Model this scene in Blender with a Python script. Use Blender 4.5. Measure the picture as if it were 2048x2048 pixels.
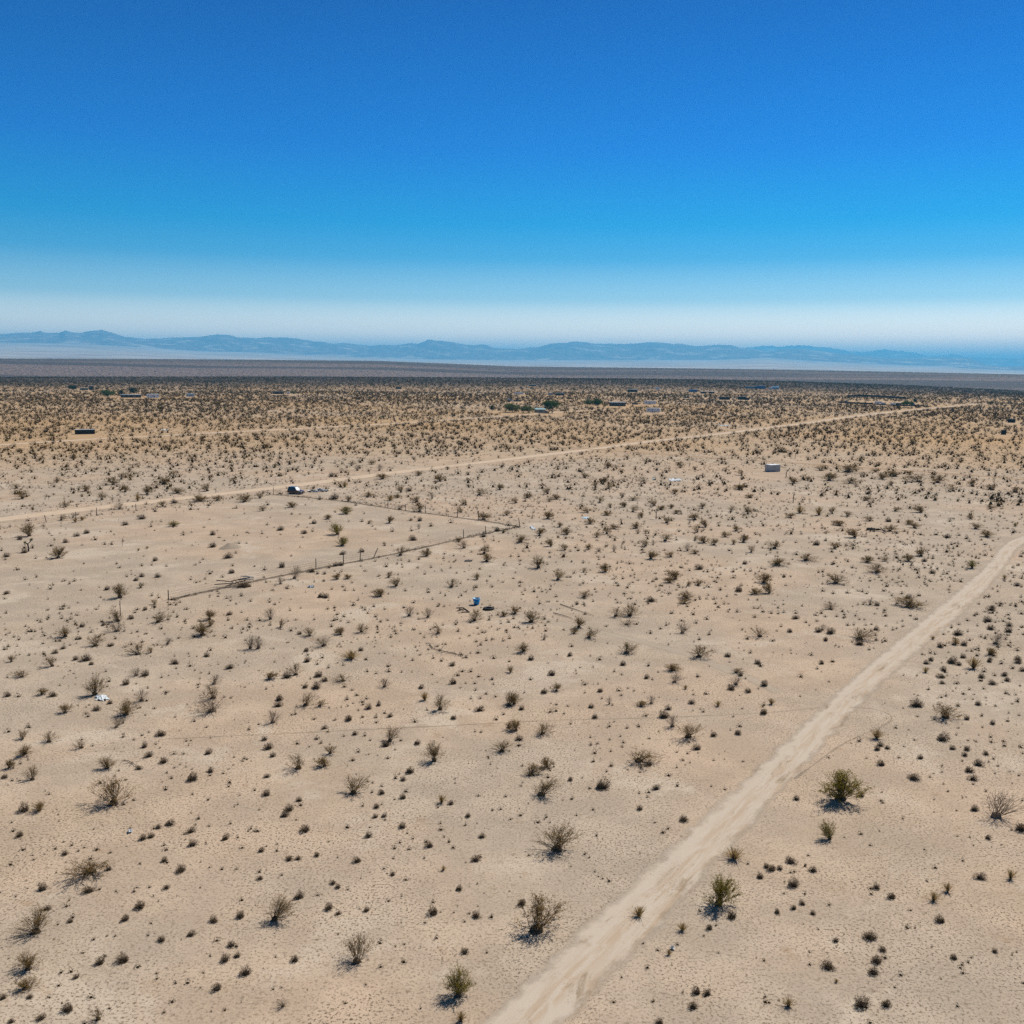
import bpy, math, random
import numpy as np
from mathutils import Matrix, Vector

for o in list(bpy.data.objects):
    bpy.data.objects.remove(o)
scene = bpy.context.scene
col = scene.collection

# ------------------------------------------------------------------ camera
CAM_HEIGHT = 35.0
cam_data = bpy.data.cameras.new('camera')
cam = bpy.data.objects.new('camera', cam_data); col.objects.link(cam)
ax = [[0.999962, 0.001242, 0.008638], [-0.008727, 0.142312, 0.989783], [-0.0, -0.989821, 0.142318]]
cam.matrix_world = Matrix(((ax[0][0], ax[1][0], ax[2][0], 0), (ax[0][1], ax[1][1], ax[2][1], 0),
                           (ax[0][2], ax[1][2], ax[2][2], CAM_HEIGHT), (0, 0, 0, 1)))
cam_data.sensor_width = 36; cam_data.sensor_fit = 'HORIZONTAL'; cam_data.lens = 2010 / 2048 * 36
cam_data.clip_start = 0.5; cam_data.clip_end = 300000
scene.camera = cam

# ------------------------------------------------------------------ sky, sun, exposure
SUN_AZ, SUN_EL = 42.0, 50.0          # degrees to the right of the view, degrees up
world = bpy.data.worlds.new('World'); scene.world = world; world.use_nodes = True
wn, wl = world.node_tree.nodes, world.node_tree.links
wn.clear()
sky = wn.new('ShaderNodeTexSky'); sky.sky_type = 'NISHITA'; sky.sun_disc = False
sky.sun_elevation = math.radians(SUN_EL); sky.sun_rotation = math.radians(SUN_AZ)
sky.altitude = 800; sky.air_density = 1.0; sky.dust_density = 0.6; sky.ozone_density = 2.0
tc = wn.new('ShaderNodeTexCoord'); sep = wn.new('ShaderNodeSeparateXYZ'); wl.new(tc.outputs['Generated'], sep.inputs[0])
ramp = wn.new('ShaderNodeValToRGB'); wl.new(sep.outputs['Z'], ramp.inputs[0])
SKY_TINT = [(0.0, (2.1, 1.45, 0.95)), (0.031, (1.75, 1.22, 0.90)), (0.065, (0.45, 0.54, 0.565)), (0.103, (0.075, 0.32, 0.475)), (0.135, (0.0, 0.275, 0.465)),
            (0.155, (0.0, 0.25, 0.465)), (0.20, (0.0, 0.19, 0.46)), (0.315, (0.0, 0.13, 0.355)), (0.47, (0.035, 0.06, 0.15)), (0.7, (0.045, 0.05, 0.075)), (1.0, (0.045, 0.045, 0.055))]
cr = ramp.color_ramp
while len(cr.elements) < len(SKY_TINT): cr.elements.new(0.5)
for e, (pos, c) in zip(cr.elements, SKY_TINT): e.position = pos; e.color = (c[0], c[1], c[2], 1)
mul = wn.new('ShaderNodeVectorMath'); mul.operation = 'MULTIPLY'; gain = wn.new('ShaderNodeVectorMath'); gain.operation = 'SCALE'; gain.inputs['Scale'].default_value = 1.53; wl.new(ramp.outputs[0], gain.inputs[0])
wl.new(sky.outputs[0], mul.inputs[0]); wl.new(gain.outputs[0], mul.inputs[1])
bg = wn.new('ShaderNodeBackground'); bg.inputs['Strength'].default_value = 0.15
wl.new(mul.outputs[0], bg.inputs['Color'])
wo = wn.new('ShaderNodeOutputWorld'); wl.new(bg.outputs[0], wo.inputs[0])

sun_data = bpy.data.lights.new('sun', 'SUN'); sun_data.energy = 4.9; sun_data.angle = math.radians(0.53)
sun_data.color = (1.0, 0.945, 0.85)
sun = bpy.data.objects.new('sun', sun_data); col.objects.link(sun)
a, e = math.radians(SUN_AZ), math.radians(SUN_EL)
sun.rotation_euler = Vector((math.sin(a) * math.cos(e), math.cos(a) * math.cos(e), math.sin(e))).to_track_quat('Z', 'Y').to_euler()
sun.location = (60, 60, 90)

scene.view_settings.view_transform = 'Standard'; scene.view_settings.look = 'None'
scene.view_settings.exposure = 0.0; scene.view_settings.gamma = 1.0; scene.view_settings.use_curve_mapping = False
cy = scene.cycles
cy.use_denoising = False
cy.max_bounces = 4; cy.diffuse_bounces = 1; cy.glossy_bounces = 2; cy.transmission_bounces = 2
cy.transparent_max_bounces = 6; cy.volume_bounces = 1
cy.caustics_reflective = False; cy.caustics_refractive = False
cy.sample_clamp_indirect = 4

# ------------------------------------------------------------------ helpers
rng = np.random.default_rng(11)
random.seed(11)

class NB:
    """Small node builder for one material."""
    def __init__(self, name):
        self.m = bpy.data.materials.new(name); self.m.use_nodes = True
        self.t = self.m.node_tree; self.t.nodes.clear()
        self.out = self.t.nodes.new('ShaderNodeOutputMaterial')
    def n(self, kind, **kw):
        nd = self.t.nodes.new(kind)
        for k, v in kw.items(): setattr(nd, k, v)
        return nd
    def link(self, a, b): self.t.links.new(a, b)
    def put(self, sock, v):
        if hasattr(v, 'is_linked') or isinstance(v, bpy.types.NodeSocket): self.link(v, sock)
        elif isinstance(v, (tuple, list)) and len(v) == 3 and sock.type == 'RGBA': sock.default_value = (*v, 1)
        else: sock.default_value = v
    def pos(self): return self.n('ShaderNodeNewGeometry').outputs['Position']
    def noise(self, scale, detail=3.0, rough=0.55, vec=None, dist=0.0):
        nd = self.n('ShaderNodeTexNoise'); nd.inputs['Scale'].default_value = scale; nd.inputs['Detail'].default_value = detail
        nd.inputs['Roughness'].default_value = rough; nd.inputs['Distortion'].default_value = dist
        if vec is not None: self.link(vec, nd.inputs['Vector'])
        return nd.outputs['Fac']
    def voro(self, scale, vec=None):
        nd = self.n('ShaderNodeTexVoronoi'); nd.inputs['Scale'].default_value = scale
        if vec is not None: self.link(vec, nd.inputs['Vector'])
        return nd.outputs['Distance']
    def scalev(self, vec, s):
        nd = self.n('ShaderNodeVectorMath', operation='MULTIPLY'); self.link(vec, nd.inputs[0]); nd.inputs[1].default_value = s
        return nd.outputs[0]
    def step(self, v, lo, hi, a=0.0, b=1.0):
        nd = self.n('ShaderNodeMapRange', interpolation_type='SMOOTHSTEP'); self.put(nd.inputs[0], v)
        for i, q in enumerate((lo, hi, a, b)): nd.inputs[1 + i].default_value = q
        return nd.outputs[0]
    def math(self, op, a, b=0.0, c=0.0):
        nd = self.n('ShaderNodeMath', operation=op); self.put(nd.inputs[0], a); self.put(nd.inputs[1], b); self.put(nd.inputs[2], c)
        return nd.outputs[0]
    def mix(self, fac, a, b, mode='MIX'):
        nd = self.n('ShaderNodeMixRGB', blend_type=mode); self.put(nd.inputs[0], fac); self.put(nd.inputs[1], a); self.put(nd.inputs[2], b)
        return nd.outputs[0]
    def bump(self, h, strength, dist):
        nd = self.n('ShaderNodeBump'); nd.inputs['Strength'].default_value = strength; nd.inputs['Distance'].default_value = dist
        self.link(h, nd.inputs['Height']); return nd.outputs[0]
    def principled(self, color, rough=0.9, metal=0.0, normal=None, spec=0.2, coat=0.0):
        nd = self.n('ShaderNodeBsdfPrincipled'); self.put(nd.inputs['Base Color'], color); self.put(nd.inputs['Roughness'], rough)
        nd.inputs['Metallic'].default_value = metal; nd.inputs['Specular IOR Level'].default_value = spec; nd.inputs['Coat Weight'].default_value = coat
        if normal is not None: self.link(normal, nd.inputs['Normal'])
        return nd.outputs[0]
    def finish(self, sh): self.link(sh, self.out.inputs['Surface']); return self.m

def simple_mat(name, color, rough=0.8, metal=0.0, var=0.25, scale=1.5, spec=0.2, coat=0.0):
    b = NB(name); tcn = b.n('ShaderNodeTexCoord')
    nz = b.noise(scale, 4, 0.6, tcn.outputs['Object'])
    dark = tuple(c * (1 - var) for c in color); lite = tuple(min(1, c * (1 + var)) for c in color)
    return b.finish(b.principled(b.mix(b.step(nz, 0.3, 0.7), dark, lite), rough, metal, None, spec, coat))

def mesh_from(name, V, F, mats=(), tint=None, mat_index=None, smooth=False):
    V = np.asarray(V, np.float32).reshape(-1, 3); F = np.asarray(F, np.int32)
    k = F.shape[1]; me = bpy.data.meshes.new(name)
    me.vertices.add(len(V)); me.vertices.foreach_set('co', V.ravel())
    me.loops.add(F.size); me.loops.foreach_set('vertex_index', F.ravel())
    me.polygons.add(len(F)); me.polygons.foreach_set('loop_start', np.arange(0, F.size, k, dtype=np.int32))
    for m in mats: me.materials.append(m)
    if mat_index is not None: me.polygons.foreach_set('material_index', np.asarray(mat_index, np.int32))
    if smooth: me.polygons.foreach_set('use_smooth', np.ones(len(F), bool))
    if tint is not None:
        at = me.color_attributes.new('tint', 'FLOAT_COLOR', 'POINT')
        at.data.foreach_set('color', np.c_[tint, np.ones(len(tint))].astype(np.float32).ravel())
    me.update(calc_edges=True); return me

def add(name, me, parent=None, loc=None, rotz=None):
    o = bpy.data.objects.new(name, me); col.objects.link(o)
    if parent: o.parent = parent
    if loc is not None: o.location = loc
    if rotz is not None: o.rotation_euler = (0, 0, rotz)
    return o
def tag(o, label, cat=None, group=None):
    o['label'] = label
    if cat: o['category'] = cat
    if group: o['group'] = group
    return o
def kind(o, k, label=None):
    o['kind'] = k
    if label: o['label'] = label
    return o
def thing(name, label, cat, loc, rotz=0.0, group=None):
    return tag(add(name, None, None, loc, rotz), label, cat, group)

class MB:
    """Collects boxes, tubes and prisms, then links them as one mesh object."""
    def __init__(self): self.v = []; self.f = []
    def quadmesh(self, V, F):
        b = len(self.v); self.v += [tuple(p) for p in V]; self.f += [tuple(i + b for i in q) for q in F]; return self
    def box(self, c, s, rot=None, taper=(1, 1)):
        hx, hy, hz = s[0] / 2, s[1] / 2, s[2] / 2; P = []
        for z in (-1, 1):
            tx, ty = (1, 1) if z < 0 else taper
            for x, y in ((-1, -1), (1, -1), (1, 1), (-1, 1)): P.append(Vector((x * hx * tx, y * hy * ty, z * hz)))
        if rot is not None: P = [rot @ q for q in P]
        P = [q + Vector(c) for q in P]
        return self.quadmesh(P, [(3, 2, 1, 0), (4, 5, 6, 7), (0, 1, 5, 4), (1, 2, 6, 5), (2, 3, 7, 6), (3, 0, 4, 7)])
    def tube(self, pts, radii, n=6, cap=True):
        pts = [Vector(q) for q in pts]; V = []; F = []
        for i, q in enumerate(pts):
            d = (pts[min(i + 1, len(pts) - 1)] - pts[max(i - 1, 0)]).normalized()
            u = d.orthogonal().normalized(); w = d.cross(u)
            r = radii[i] if isinstance(radii, (list, tuple)) else radii
            for k in range(n):
                an = 2 * math.pi * k / n; V.append(q + u * math.cos(an) * r + w * math.sin(an) * r)
        for i in range(len(pts) - 1):
            for k in range(n): F.append((i * n + k, i * n + (k + 1) % n, (i + 1) * n + (k + 1) % n, (i + 1) * n + k))
        if cap: F.append(tuple(reversed(range(n)))); F.append(tuple((len(pts) - 1) * n + k for k in range(n)))
        return self.quadmesh(V, F)
    def prism(self, prof, y0, y1):
        """A profile in x,z extruded along y."""
        n = len(prof); V = [(x, y0, z) for x, z in prof] + [(x, y1, z) for x, z in prof]
        F = [tuple(range(n)), tuple(reversed(range(n, 2 * n)))] + [(k, k + n, (k + 1) % n + n, (k + 1) % n) for k in range(n)]
        return self.quadmesh(V, F)
    def build(self, name, mat, parent=None, loc=None, rotz=None, bevel=0.0, smooth=False):
        me = bpy.data.meshes.new(name); me.from_pydata(self.v, [], self.f); me.materials.append(mat); me.update()
        import bmesh
        bm = bmesh.new(); bm.from_mesh(me); bmesh.ops.recalc_face_normals(bm, faces=bm.faces)
        if bevel: bmesh.ops.bevel(bm, geom=list(bm.edges), offset=bevel, segments=2, affect='EDGES', profile=0.6)
        bm.to_mesh(me); bm.free()
        if smooth:
            for q in me.polygons: q.use_smooth = True
        return add(name, me, parent, loc, rotz)

# ------------------------------------------------------------------ terrain
CREST = [(-60.0, 2.4), (-26.861, 2.4), (-14.236, 6.0), (-0.066, 8.1), (7.687, 8.9), (14.113, 7.1), (20.899, 0.5), (26.777, -8.7), (60.0, -8.7)]
MESA = [(-60.0, 60.6), (-26.805, 60.6), (-14.211, 68.8), (-7.475, 68.5), (-3.565, 53.7), (-0.072, 41.3), (7.669, 39.4), (14.084, 36.4), (20.856, 28.4), (26.714, 20.6), (60.0, 20.6)]
FAN = [(-60.0, 564.2), (-26.758, 564.2), (-23.771, 553.4), (-20.887, 512.3), (-17.122, 406.4), (-14.2, 384.1), (-9.128, 302.1), (-5.805, 248.6), (-0.075, 246.6), (7.657, 278.4), (11.76, 307.3), (14.057, 356.1), (17.045, 270.6), (20.834, 190.2), (23.259, 160.0), (26.697, 84.6), (60.0, 84.6)]
SKY1 = [(-60.0, 881.0), (-26.735, 881.0), (-25.828, 923.4), (-25.232, 941.4), (-24.882, 994.3), (-24.656, 938.5), (-24.049, 946.2), (-23.714, 1024.5), (-23.365, 965.2), (-22.986, 959.5), (-22.431, 1026.1), (-21.972, 1051.3), (-21.516, 987.8), (-20.891, 863.6), (-20.498, 855.8), (-19.908, 802.6), (-19.182, 837.5), (-17.174, 902.4), (-16.137, 1004.3), (-15.592, 980.2), (-15.099, 909.9), (-14.179, 898.0), (-13.489, 916.7), (-12.127, 903.2), (-11.133, 809.6), (-10.645, 802.3), (-10.129, 753.5), (-9.255, 759.8), (-8.102, 692.4), (-7.355, 718.3), (-6.635, 702.1), (-5.883, 782.7), (-5.382, 774.6), (-4.796, 886.5), (-3.453, 851.0), (-2.555, 747.6), (-1.657, 775.3), (-1.065, 664.8), (-0.08, 645.5), (1.41, 709.7), (2.137, 836.3), (3.482, 881.0), (4.743, 826.2), (6.22, 810.8), (7.685, 880.1), (8.429, 882.3), (8.926, 835.6), (9.227, 852.5), (10.16, 767.2), (11.324, 826.0), (12.026, 811.7), (12.542, 717.8), (13.239, 687.9), (13.883, 610.6), (14.671, 675.5), (15.717, 693.5), (17.018, 618.2), (18.048, 543.1), (18.839, 483.4), (20.839, 412.3), (22.032, 430.8), (22.896, 448.0), (24.2, 421.4), (24.968, 231.3), (25.778, 190.4), (26.685, 194.3), (60.0, 194.3)]
SKY2 = [(-60.0, 566.8), (-26.781, 566.8), (10.385, 895.0), (12.543, 970.7), (13.236, 1017.5), (14.03, 1064.2), (14.715, 1088.0), (16.307, 1091.6), (17.212, 1049.7), (17.886, 899.2), (18.829, 815.2), (19.228, 859.3), (20.146, 925.7), (21.455, 843.0), (22.245, 654.5), (23.386, 741.8), (24.148, 639.4), (24.943, 600.4), (26.654, 605.6), (60.0, 605.6)]
HILLA = [(-60.0, 181.6), (-26.798, 181.6), (-24.853, 213.1), (-24.385, 236.8), (-23.795, 261.4), (-23.323, 248.1), (-22.848, 234.6), (-22.129, 206.0), (60.0, 206.0)]
HILLB = [(-60.0, 52.7), (14.057, 52.7), (14.575, 164.2), (15.487, 246.0), (16.4, 236.6), (17.049, 208.6), (18.083, 128.2), (18.854, 47.6), (60.0, 47.6)]
HILLC = [(-60.0, -0.1), (21.593, -0.1), (22.55, 86.2), (23.735, 137.1), (24.676, 117.4), (25.365, 154.2), (26.28, 145.9), (26.959, 125.7), (27.638, 60.7), (60.0, 60.7)]

def _table(tab, az):
    t = np.array(tab)
    return np.interp(az, t[:, 0], t[:, 1])
def _smooth(a, b, v):
    s = np.clip((v - a) / (b - a), 0, 1)
    return s * s * (3 - 2 * s)
def terrain_height(x, y):
    """Height of the desert floor: a flat near plain, a low crest, a long mesa and far alluvial fans."""
    x = np.asarray(x, float); y = np.asarray(y, float)
    r = np.hypot(x, y); az = np.degrees(np.arctan2(x, y)); az = np.where(np.abs(az) > 90, np.sign(az) * 60, az)
    c, m, f = _table(CREST, az), _table(MESA, az), _table(FAN, az)
    z = c * _smooth(1400, 2500, r)
    dip = np.minimum(c, m) - 32
    z = z + (dip - c) * _smooth(2550, 3600, r)
    z = z + (m - dip) * _smooth(3600, 6500, r)
    low = np.minimum(m - 60, f * 0.25 - 40)
    z = z + (low - m) * _smooth(6600, 11000, r)
    z = z + (f - low) * np.clip((r - 11000) / 18000, 0, 1.2)
    w = _smooth(2700, 4500, r) * (1 - _smooth(6200, 6500, r) * (1 - _smooth(6600, 7600, r)))
    return z + w * 3.0 * np.sin(x / 310 + y / 530) * np.sin(y / 270 - x / 900)


def value_noise(x, y, scale, seed=0):
    x = np.asarray(x) / scale; y = np.asarray(y) / scale
    xi = np.floor(x).astype(np.int64); yi = np.floor(y).astype(np.int64); fx = x - xi; fy = y - yi
    def h(i, j):
        n = (i * 374761393 + j * 668265263 + seed * 2147483647) & 0xffffffff
        n = ((n ^ (n >> 13)) * 1274126177) & 0xffffffff
        return ((n ^ (n >> 16)) & 0xffff) / 65535.0
    u = fx * fx * (3 - 2 * fx); v = fy * fy * (3 - 2 * fy)
    return (h(xi, yi) * (1 - u) + h(xi + 1, yi) * u) * (1 - v) + (h(xi, yi + 1) * (1 - u) + h(xi + 1, yi + 1) * u) * v
def fbm(x, y, scale, octs=4, seed=0):
    s = 0; a = 0.5; t = 0
    for i in range(octs): s = s + a * value_noise(x, y, scale / 2 ** i, seed + i); t += a; a *= 0.5
    return s / t

def ground_material():
    b = NB('desert_sand'); P = b.pos()
    ln = b.n('ShaderNodeVectorMath', operation='LENGTH'); b.link(P, ln.inputs[0]); r = ln.outputs['Value']
    big = b.noise(0.022, 4, 0.6, P); mid = b.noise(0.16, 5, 0.6, P); fine = b.noise(1.9, 4, 0.7, P); grit = b.noise(5.5, 3, 0.75, P)
    # pale tan soil with greyer gravel patches and pinker blown sand
    c = b.mix(b.step(mid, 0.36, 0.64), (0.468, 0.352, 0.256), (0.575, 0.432, 0.314))
    c = b.mix(b.step(big, 0.40, 0.58), c, b.mix(b.step(mid, 0.4, 0.62), (0.435, 0.35, 0.268), (0.525, 0.422, 0.322)))
    patch = b.noise(0.07, 5, 0.65, P, 0.4)
    c = b.mix(b.step(patch, 0.54, 0.66, 0, 0.85), c, (0.60, 0.495, 0.385))
    c = b.mix(b.step(b.noise(0.048, 5, 0.65, P, 0.5), 0.52, 0.68, 0, 0.35), c, (0.41, 0.318, 0.225))
    rust = b.noise(0.33, 4, 0.6, P)
    c = b.mix(b.step(rust, 0.62, 0.76, 0, 0.6), c, (0.37, 0.235, 0.135))
    # warmer, redder sand some hundreds of metres out
    warm = b.math('MULTIPLY', b.step(r, 280, 560), b.step(r, 2600, 1700))
    c = b.mix(b.math('MULTIPLY', warm, b.step(b.noise(0.006, 3, 0.5, P), 0.25, 0.7, 0.35, 1.0)), c, b.mix(b.step(mid, 0.35, 0.65), (0.47, 0.295, 0.148), (0.56, 0.37, 0.195)))
    # gravel and leaf litter specks
    rough = b.step(b.noise(0.085, 5, 0.65, P, 0.6), 0.36, 0.60, 0.5, 1.0)
    speck = b.math('MULTIPLY', b.step(grit, 0.535, 0.60, 0, 1), rough); speck2 = b.step(fine, 0.56, 0.68, 0, 1)
    c = b.mix(b.math('MULTIPLY', speck, b.step(mid, 0.3, 0.6, 0.6, 1.0)), c, (0.125, 0.092, 0.058))
    c = b.mix(b.math('MULTIPLY', speck2, 0.55), c, (0.20, 0.148, 0.098))
    c = b.mix(b.step(grit, 0.43, 0.33, 0, 0.55), c, (0.60, 0.50, 0.38))
    # far scrubland where single shrubs are lost
    scrubn = b.noise(0.11, 3, 0.75, P); band = b.noise(0.0011, 4, 0.6, b.scalev(P, (0.25, 1.7, 1)))
    scrub = b.mix(b.step(scrubn, 0.40, 0.58), (0.040, 0.026, 0.020), (0.15, 0.098, 0.068))
    scrub = b.mix(b.step(band, 0.42, 0.58, 0.0, 0.6), scrub, (0.055, 0.040, 0.035))
    c = b.mix(b.step(r, 1250, 2150, 0, 0.95), c, scrub)
    mesa = b.mix(b.step(scrubn, 0.42, 0.58), (0.055, 0.036, 0.030), (0.33, 0.225, 0.18))
    c = b.mix(b.math('MULTIPLY', b.step(r, 3300, 4400), b.step(r, 6100, 5300)), c, b.mix(b.step(band, 0.46, 0.56, 0.0, 0.85), mesa, scrub))
    flats = b.mix(b.step(b.noise(0.0006, 5, 0.6, b.scalev(P, (1, 3, 1))), 0.38, 0.62), (0.37, 0.305, 0.275), (0.63, 0.54, 0.475))
    c = b.mix(b.step(r, 8000, 11000), c, flats)
    h = b.math('ADD', b.math('MULTIPLY', mid, 0.5), b.math('ADD', b.math('MULTIPLY', fine, 0.16), b.math('MULTIPLY', grit, 0.07)))
    return b.finish(b.principled(c, 0.95, 0, b.bump(h, 0.42, 0.5), 0.1))

az = np.radians(np.r_[np.arange(-180, -40, 7), np.arange(-40, 40.01, 0.2), np.arange(47, 180, 7)])
rad = np.r_[0.5, 12, np.geomspace(30, 1300, 40), np.geomspace(1330, 11000, 130), np.geomspace(11200, 42000, 40)]
A, Rr = np.meshgrid(az, rad); gx, gy = Rr * np.sin(A), Rr * np.cos(A)
gz = terrain_height(gx, gy); nA, nR = len(az), len(rad)
i, j = np.meshgrid(np.arange(nR - 1), np.arange(nA), indexing='ij'); j2 = (j + 1) % nA
F = np.stack([i * nA + j, i * nA + j2, (i + 1) * nA + j2, (i + 1) * nA + j], -1).reshape(-1, 4)
ground = kind(add('ground', mesh_from('ground', np.stack([gx, gy, gz], -1), F[:, ::-1], [ground_material()], smooth=True)), 'structure', 'pale tan desert plain with gravel, running to the far fans')

def mountain_material():
    b = NB('mountain_rock'); P = b.pos(); n1 = b.noise(0.0012, 6, 0.65, P); n2 = b.noise(0.006, 5, 0.7, P)
    c = b.mix(b.step(n2, 0.35, 0.65), (0.15, 0.11, 0.115), (0.34, 0.26, 0.26))
    sep = b.n('ShaderNodeSeparateXYZ'); nrm = b.n('ShaderNodeNewGeometry'); b.link(nrm.outputs['Normal'], sep.inputs[0])
    c = b.mix(b.math('MULTIPLY', b.step(sep.outputs['Z'], 0.955, 0.99), b.step(n1, 0.52, 0.64)), c, (0.62, 0.53, 0.45))
    return b.finish(b.principled(c, 0.95, 0, b.bump(n2, 0.8, 60), 0.05))
MOUNT = mountain_material()
def range_mesh(name, label, sky, r0, r1, r2, base, azr, rough=0.85, step=0.04, seed=3):
    az = np.radians(np.arange(azr[0], azr[1], step)); rad = np.r_[np.linspace(r0, r1, 34), np.linspace(r1, r2, 12)[1:]]
    A, Rr = np.meshgrid(az, rad); x, y = Rr * np.sin(A), Rr * np.cos(A); deg = np.degrees(A)
    top = _table(sky, deg); bz = terrain_height(x, y) if base is None else np.full_like(x, base)
    bz = bz - 15
    s = np.clip((Rr - r0) / (r1 - r0), 0, 1); back = np.clip((Rr - r1) / (r2 - r1), 0, 1)
    sc = (r1 - r0)
    rid = 1 - np.abs(2 * fbm(x + 0.5 * y, y * 0.45, sc * 0.24, 5, seed) - 1); rid2 = fbm(x, y, sc * 0.12, 4, seed + 9)
    prof = s ** 0.75 * (1 - rough * (1 - s) * (1.3 - rid * 1.25)) + 0.16 * (rid2 - 0.5) * np.sin(np.pi * s)
    prof = np.where(Rr > r1, 1 - back ** 1.2, prof)
    z = bz + (top - bz) * np.clip(prof, 0, 1.02)
    lim = CAM_HEIGHT + (top - CAM_HEIGHT) / r1 * Rr          # the crest line stays the skyline
    jag = 1 + 0.16 * (fbm(x, y, sc * 0.08, 4, seed + 5) - 0.5)
    z = np.minimum(z, np.where(s < 1, lim, 1e9)); z = np.where(s >= 1, bz + (z - bz) * jag, z)
    nA, nR = len(az), len(rad); i, j = np.meshgrid(np.arange(nR - 1), np.arange(nA - 1), indexing='ij')
    F = np.stack([i * nA + j, i * nA + j + 1, (i + 1) * nA + j + 1, (i + 1) * nA + j], -1).reshape(-1, 4)
    return kind(add(name, mesh_from(name, np.stack([x, y, z], -1), F[:, ::-1], [MOUNT], smooth=True)), 'structure', label)
range_mesh('mountains', 'hazy blue mountain range along the whole horizon', SKY1, 28600, 33500, 37000, None, (-40, 40))
range_mesh('mountains', 'fainter second mountain range behind, showing at the right', SKY2, 43000, 47000, 50000, 0, (2, 40), 0.4, 0.06, 21)
range_mesh('hills', 'small dark hill on the pale fan at far left', HILLA, 23400, 24000, 24600, None, (-24.6, -21.6), 0.5, 0.02, 31)
range_mesh('hills', 'low blue hill in front of the range, right of centre', HILLB, 24500, 25800, 27000, None, (13.9, 19.6), 0.4, 0.03, 41)
range_mesh('hills', 'low blue hill at the far right below the range', HILLC, 24700, 26000, 27500, None, (21.5, 28.6), 0.4, 0.03, 51)

# ------------------------------------------------------------------ haze
b = NB('haze_air'); vol = b.n('ShaderNodeVolumePrincipled')
vol.inputs['Color'].default_value = (0.14, 0.60, 1.0, 1); vol.inputs['Density'].default_value = 5.0e-5; vol.inputs['Anisotropy'].default_value = 0.15
b.link(vol.outputs[0], b.out.inputs['Volume'])
hz = MB().box((0, 22000, 515), (150000, 130000, 1690)).build('haze', b.m); kind(hz, 'stuff', 'thin pale blue desert haze')

# ------------------------------------------------------------------ roads and tracks
def road_material(name, pale, mid_c, dark, edge=0.22, rut=1.0, soft=0.5, opacity=1.0):
    b = NB(name); uv = b.n('ShaderNodeUVMap').outputs[0]; P = b.pos()
    sp = b.n('ShaderNodeSeparateXYZ'); b.link(uv, sp.inputs[0]); u = sp.outputs['X']
    streak = b.noise(1.0, 6, 0.7, b.scalev(uv, (9, 0.22, 1)), 0.5); streak2 = b.noise(1.0, 5, 0.65, b.scalev(uv, (4.5, 0.16, 1)), 0.6)
    blot = b.noise(0.22, 6, 0.7, P); grit = b.noise(6.0, 4, 0.75, P)
    c = b.mix(b.step(streak, 0.40, 0.60), mid_c, pale)
    left = b.math('MULTIPLY', b.step(u, 0.52, 0.22), b.step(u, 0.06, 0.14))     # graded pale fines lie thicker along the left side
    c = b.mix(b.math('MULTIPLY', left, 0.75 * rut), c, pale)
    for u0 in (0.31, 0.66):                                                    # two wheel ruts, swept pale and smooth
        c = b.mix(b.math('MULTIPLY', b.step(b.math('ABSOLUTE', b.math('SUBTRACT', b.math('ADD', u, b.math('MULTIPLY', b.math('SUBTRACT', streak2, 0.5), 0.12)), u0)), 0.09, 0.035), 0.5 * rut), c, pale)
    c = b.mix(b.math('MULTIPLY', b.step(streak2, 0.53, 0.66), b.step(blot, 0.44, 0.58, 0, 0.95)), c, dark)
    c = b.mix(b.math('MULTIPLY', b.step(grit, 0.56, 0.64, 0, 0.75), b.step(blot, 0.5, 0.62, 0.12, 1.0)), c, (0.2, 0.15, 0.1))
    dist = b.math('MULTIPLY', b.math('MINIMUM', u, b.math('SUBTRACT', 1.0, u)), 2.0)
    wob = b.math('ADD', dist, b.math('MULTIPLY', b.math('SUBTRACT', b.noise(0.45, 5, 0.7, P), 0.5), soft))
    alpha = b.math('MULTIPLY', b.step(wob, edge - 0.18, edge + 0.24), opacity)
    h = b.math('ADD', b.math('MULTIPLY', streak, 0.6), b.math('MULTIPLY', grit, 0.12))
    sh = b.principled(c, 0.95, 0, b.bump(h, 0.35, 0.25), 0.1)
    tr = b.n('ShaderNodeBsdfTransparent').outputs[0]; mx = b.n('ShaderNodeMixShader')
    b.link(alpha, mx.inputs[0]); b.link(tr, mx.inputs[1]); b.link(sh, mx.inputs[2])
    return b.finish(mx.outputs[0])

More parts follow.
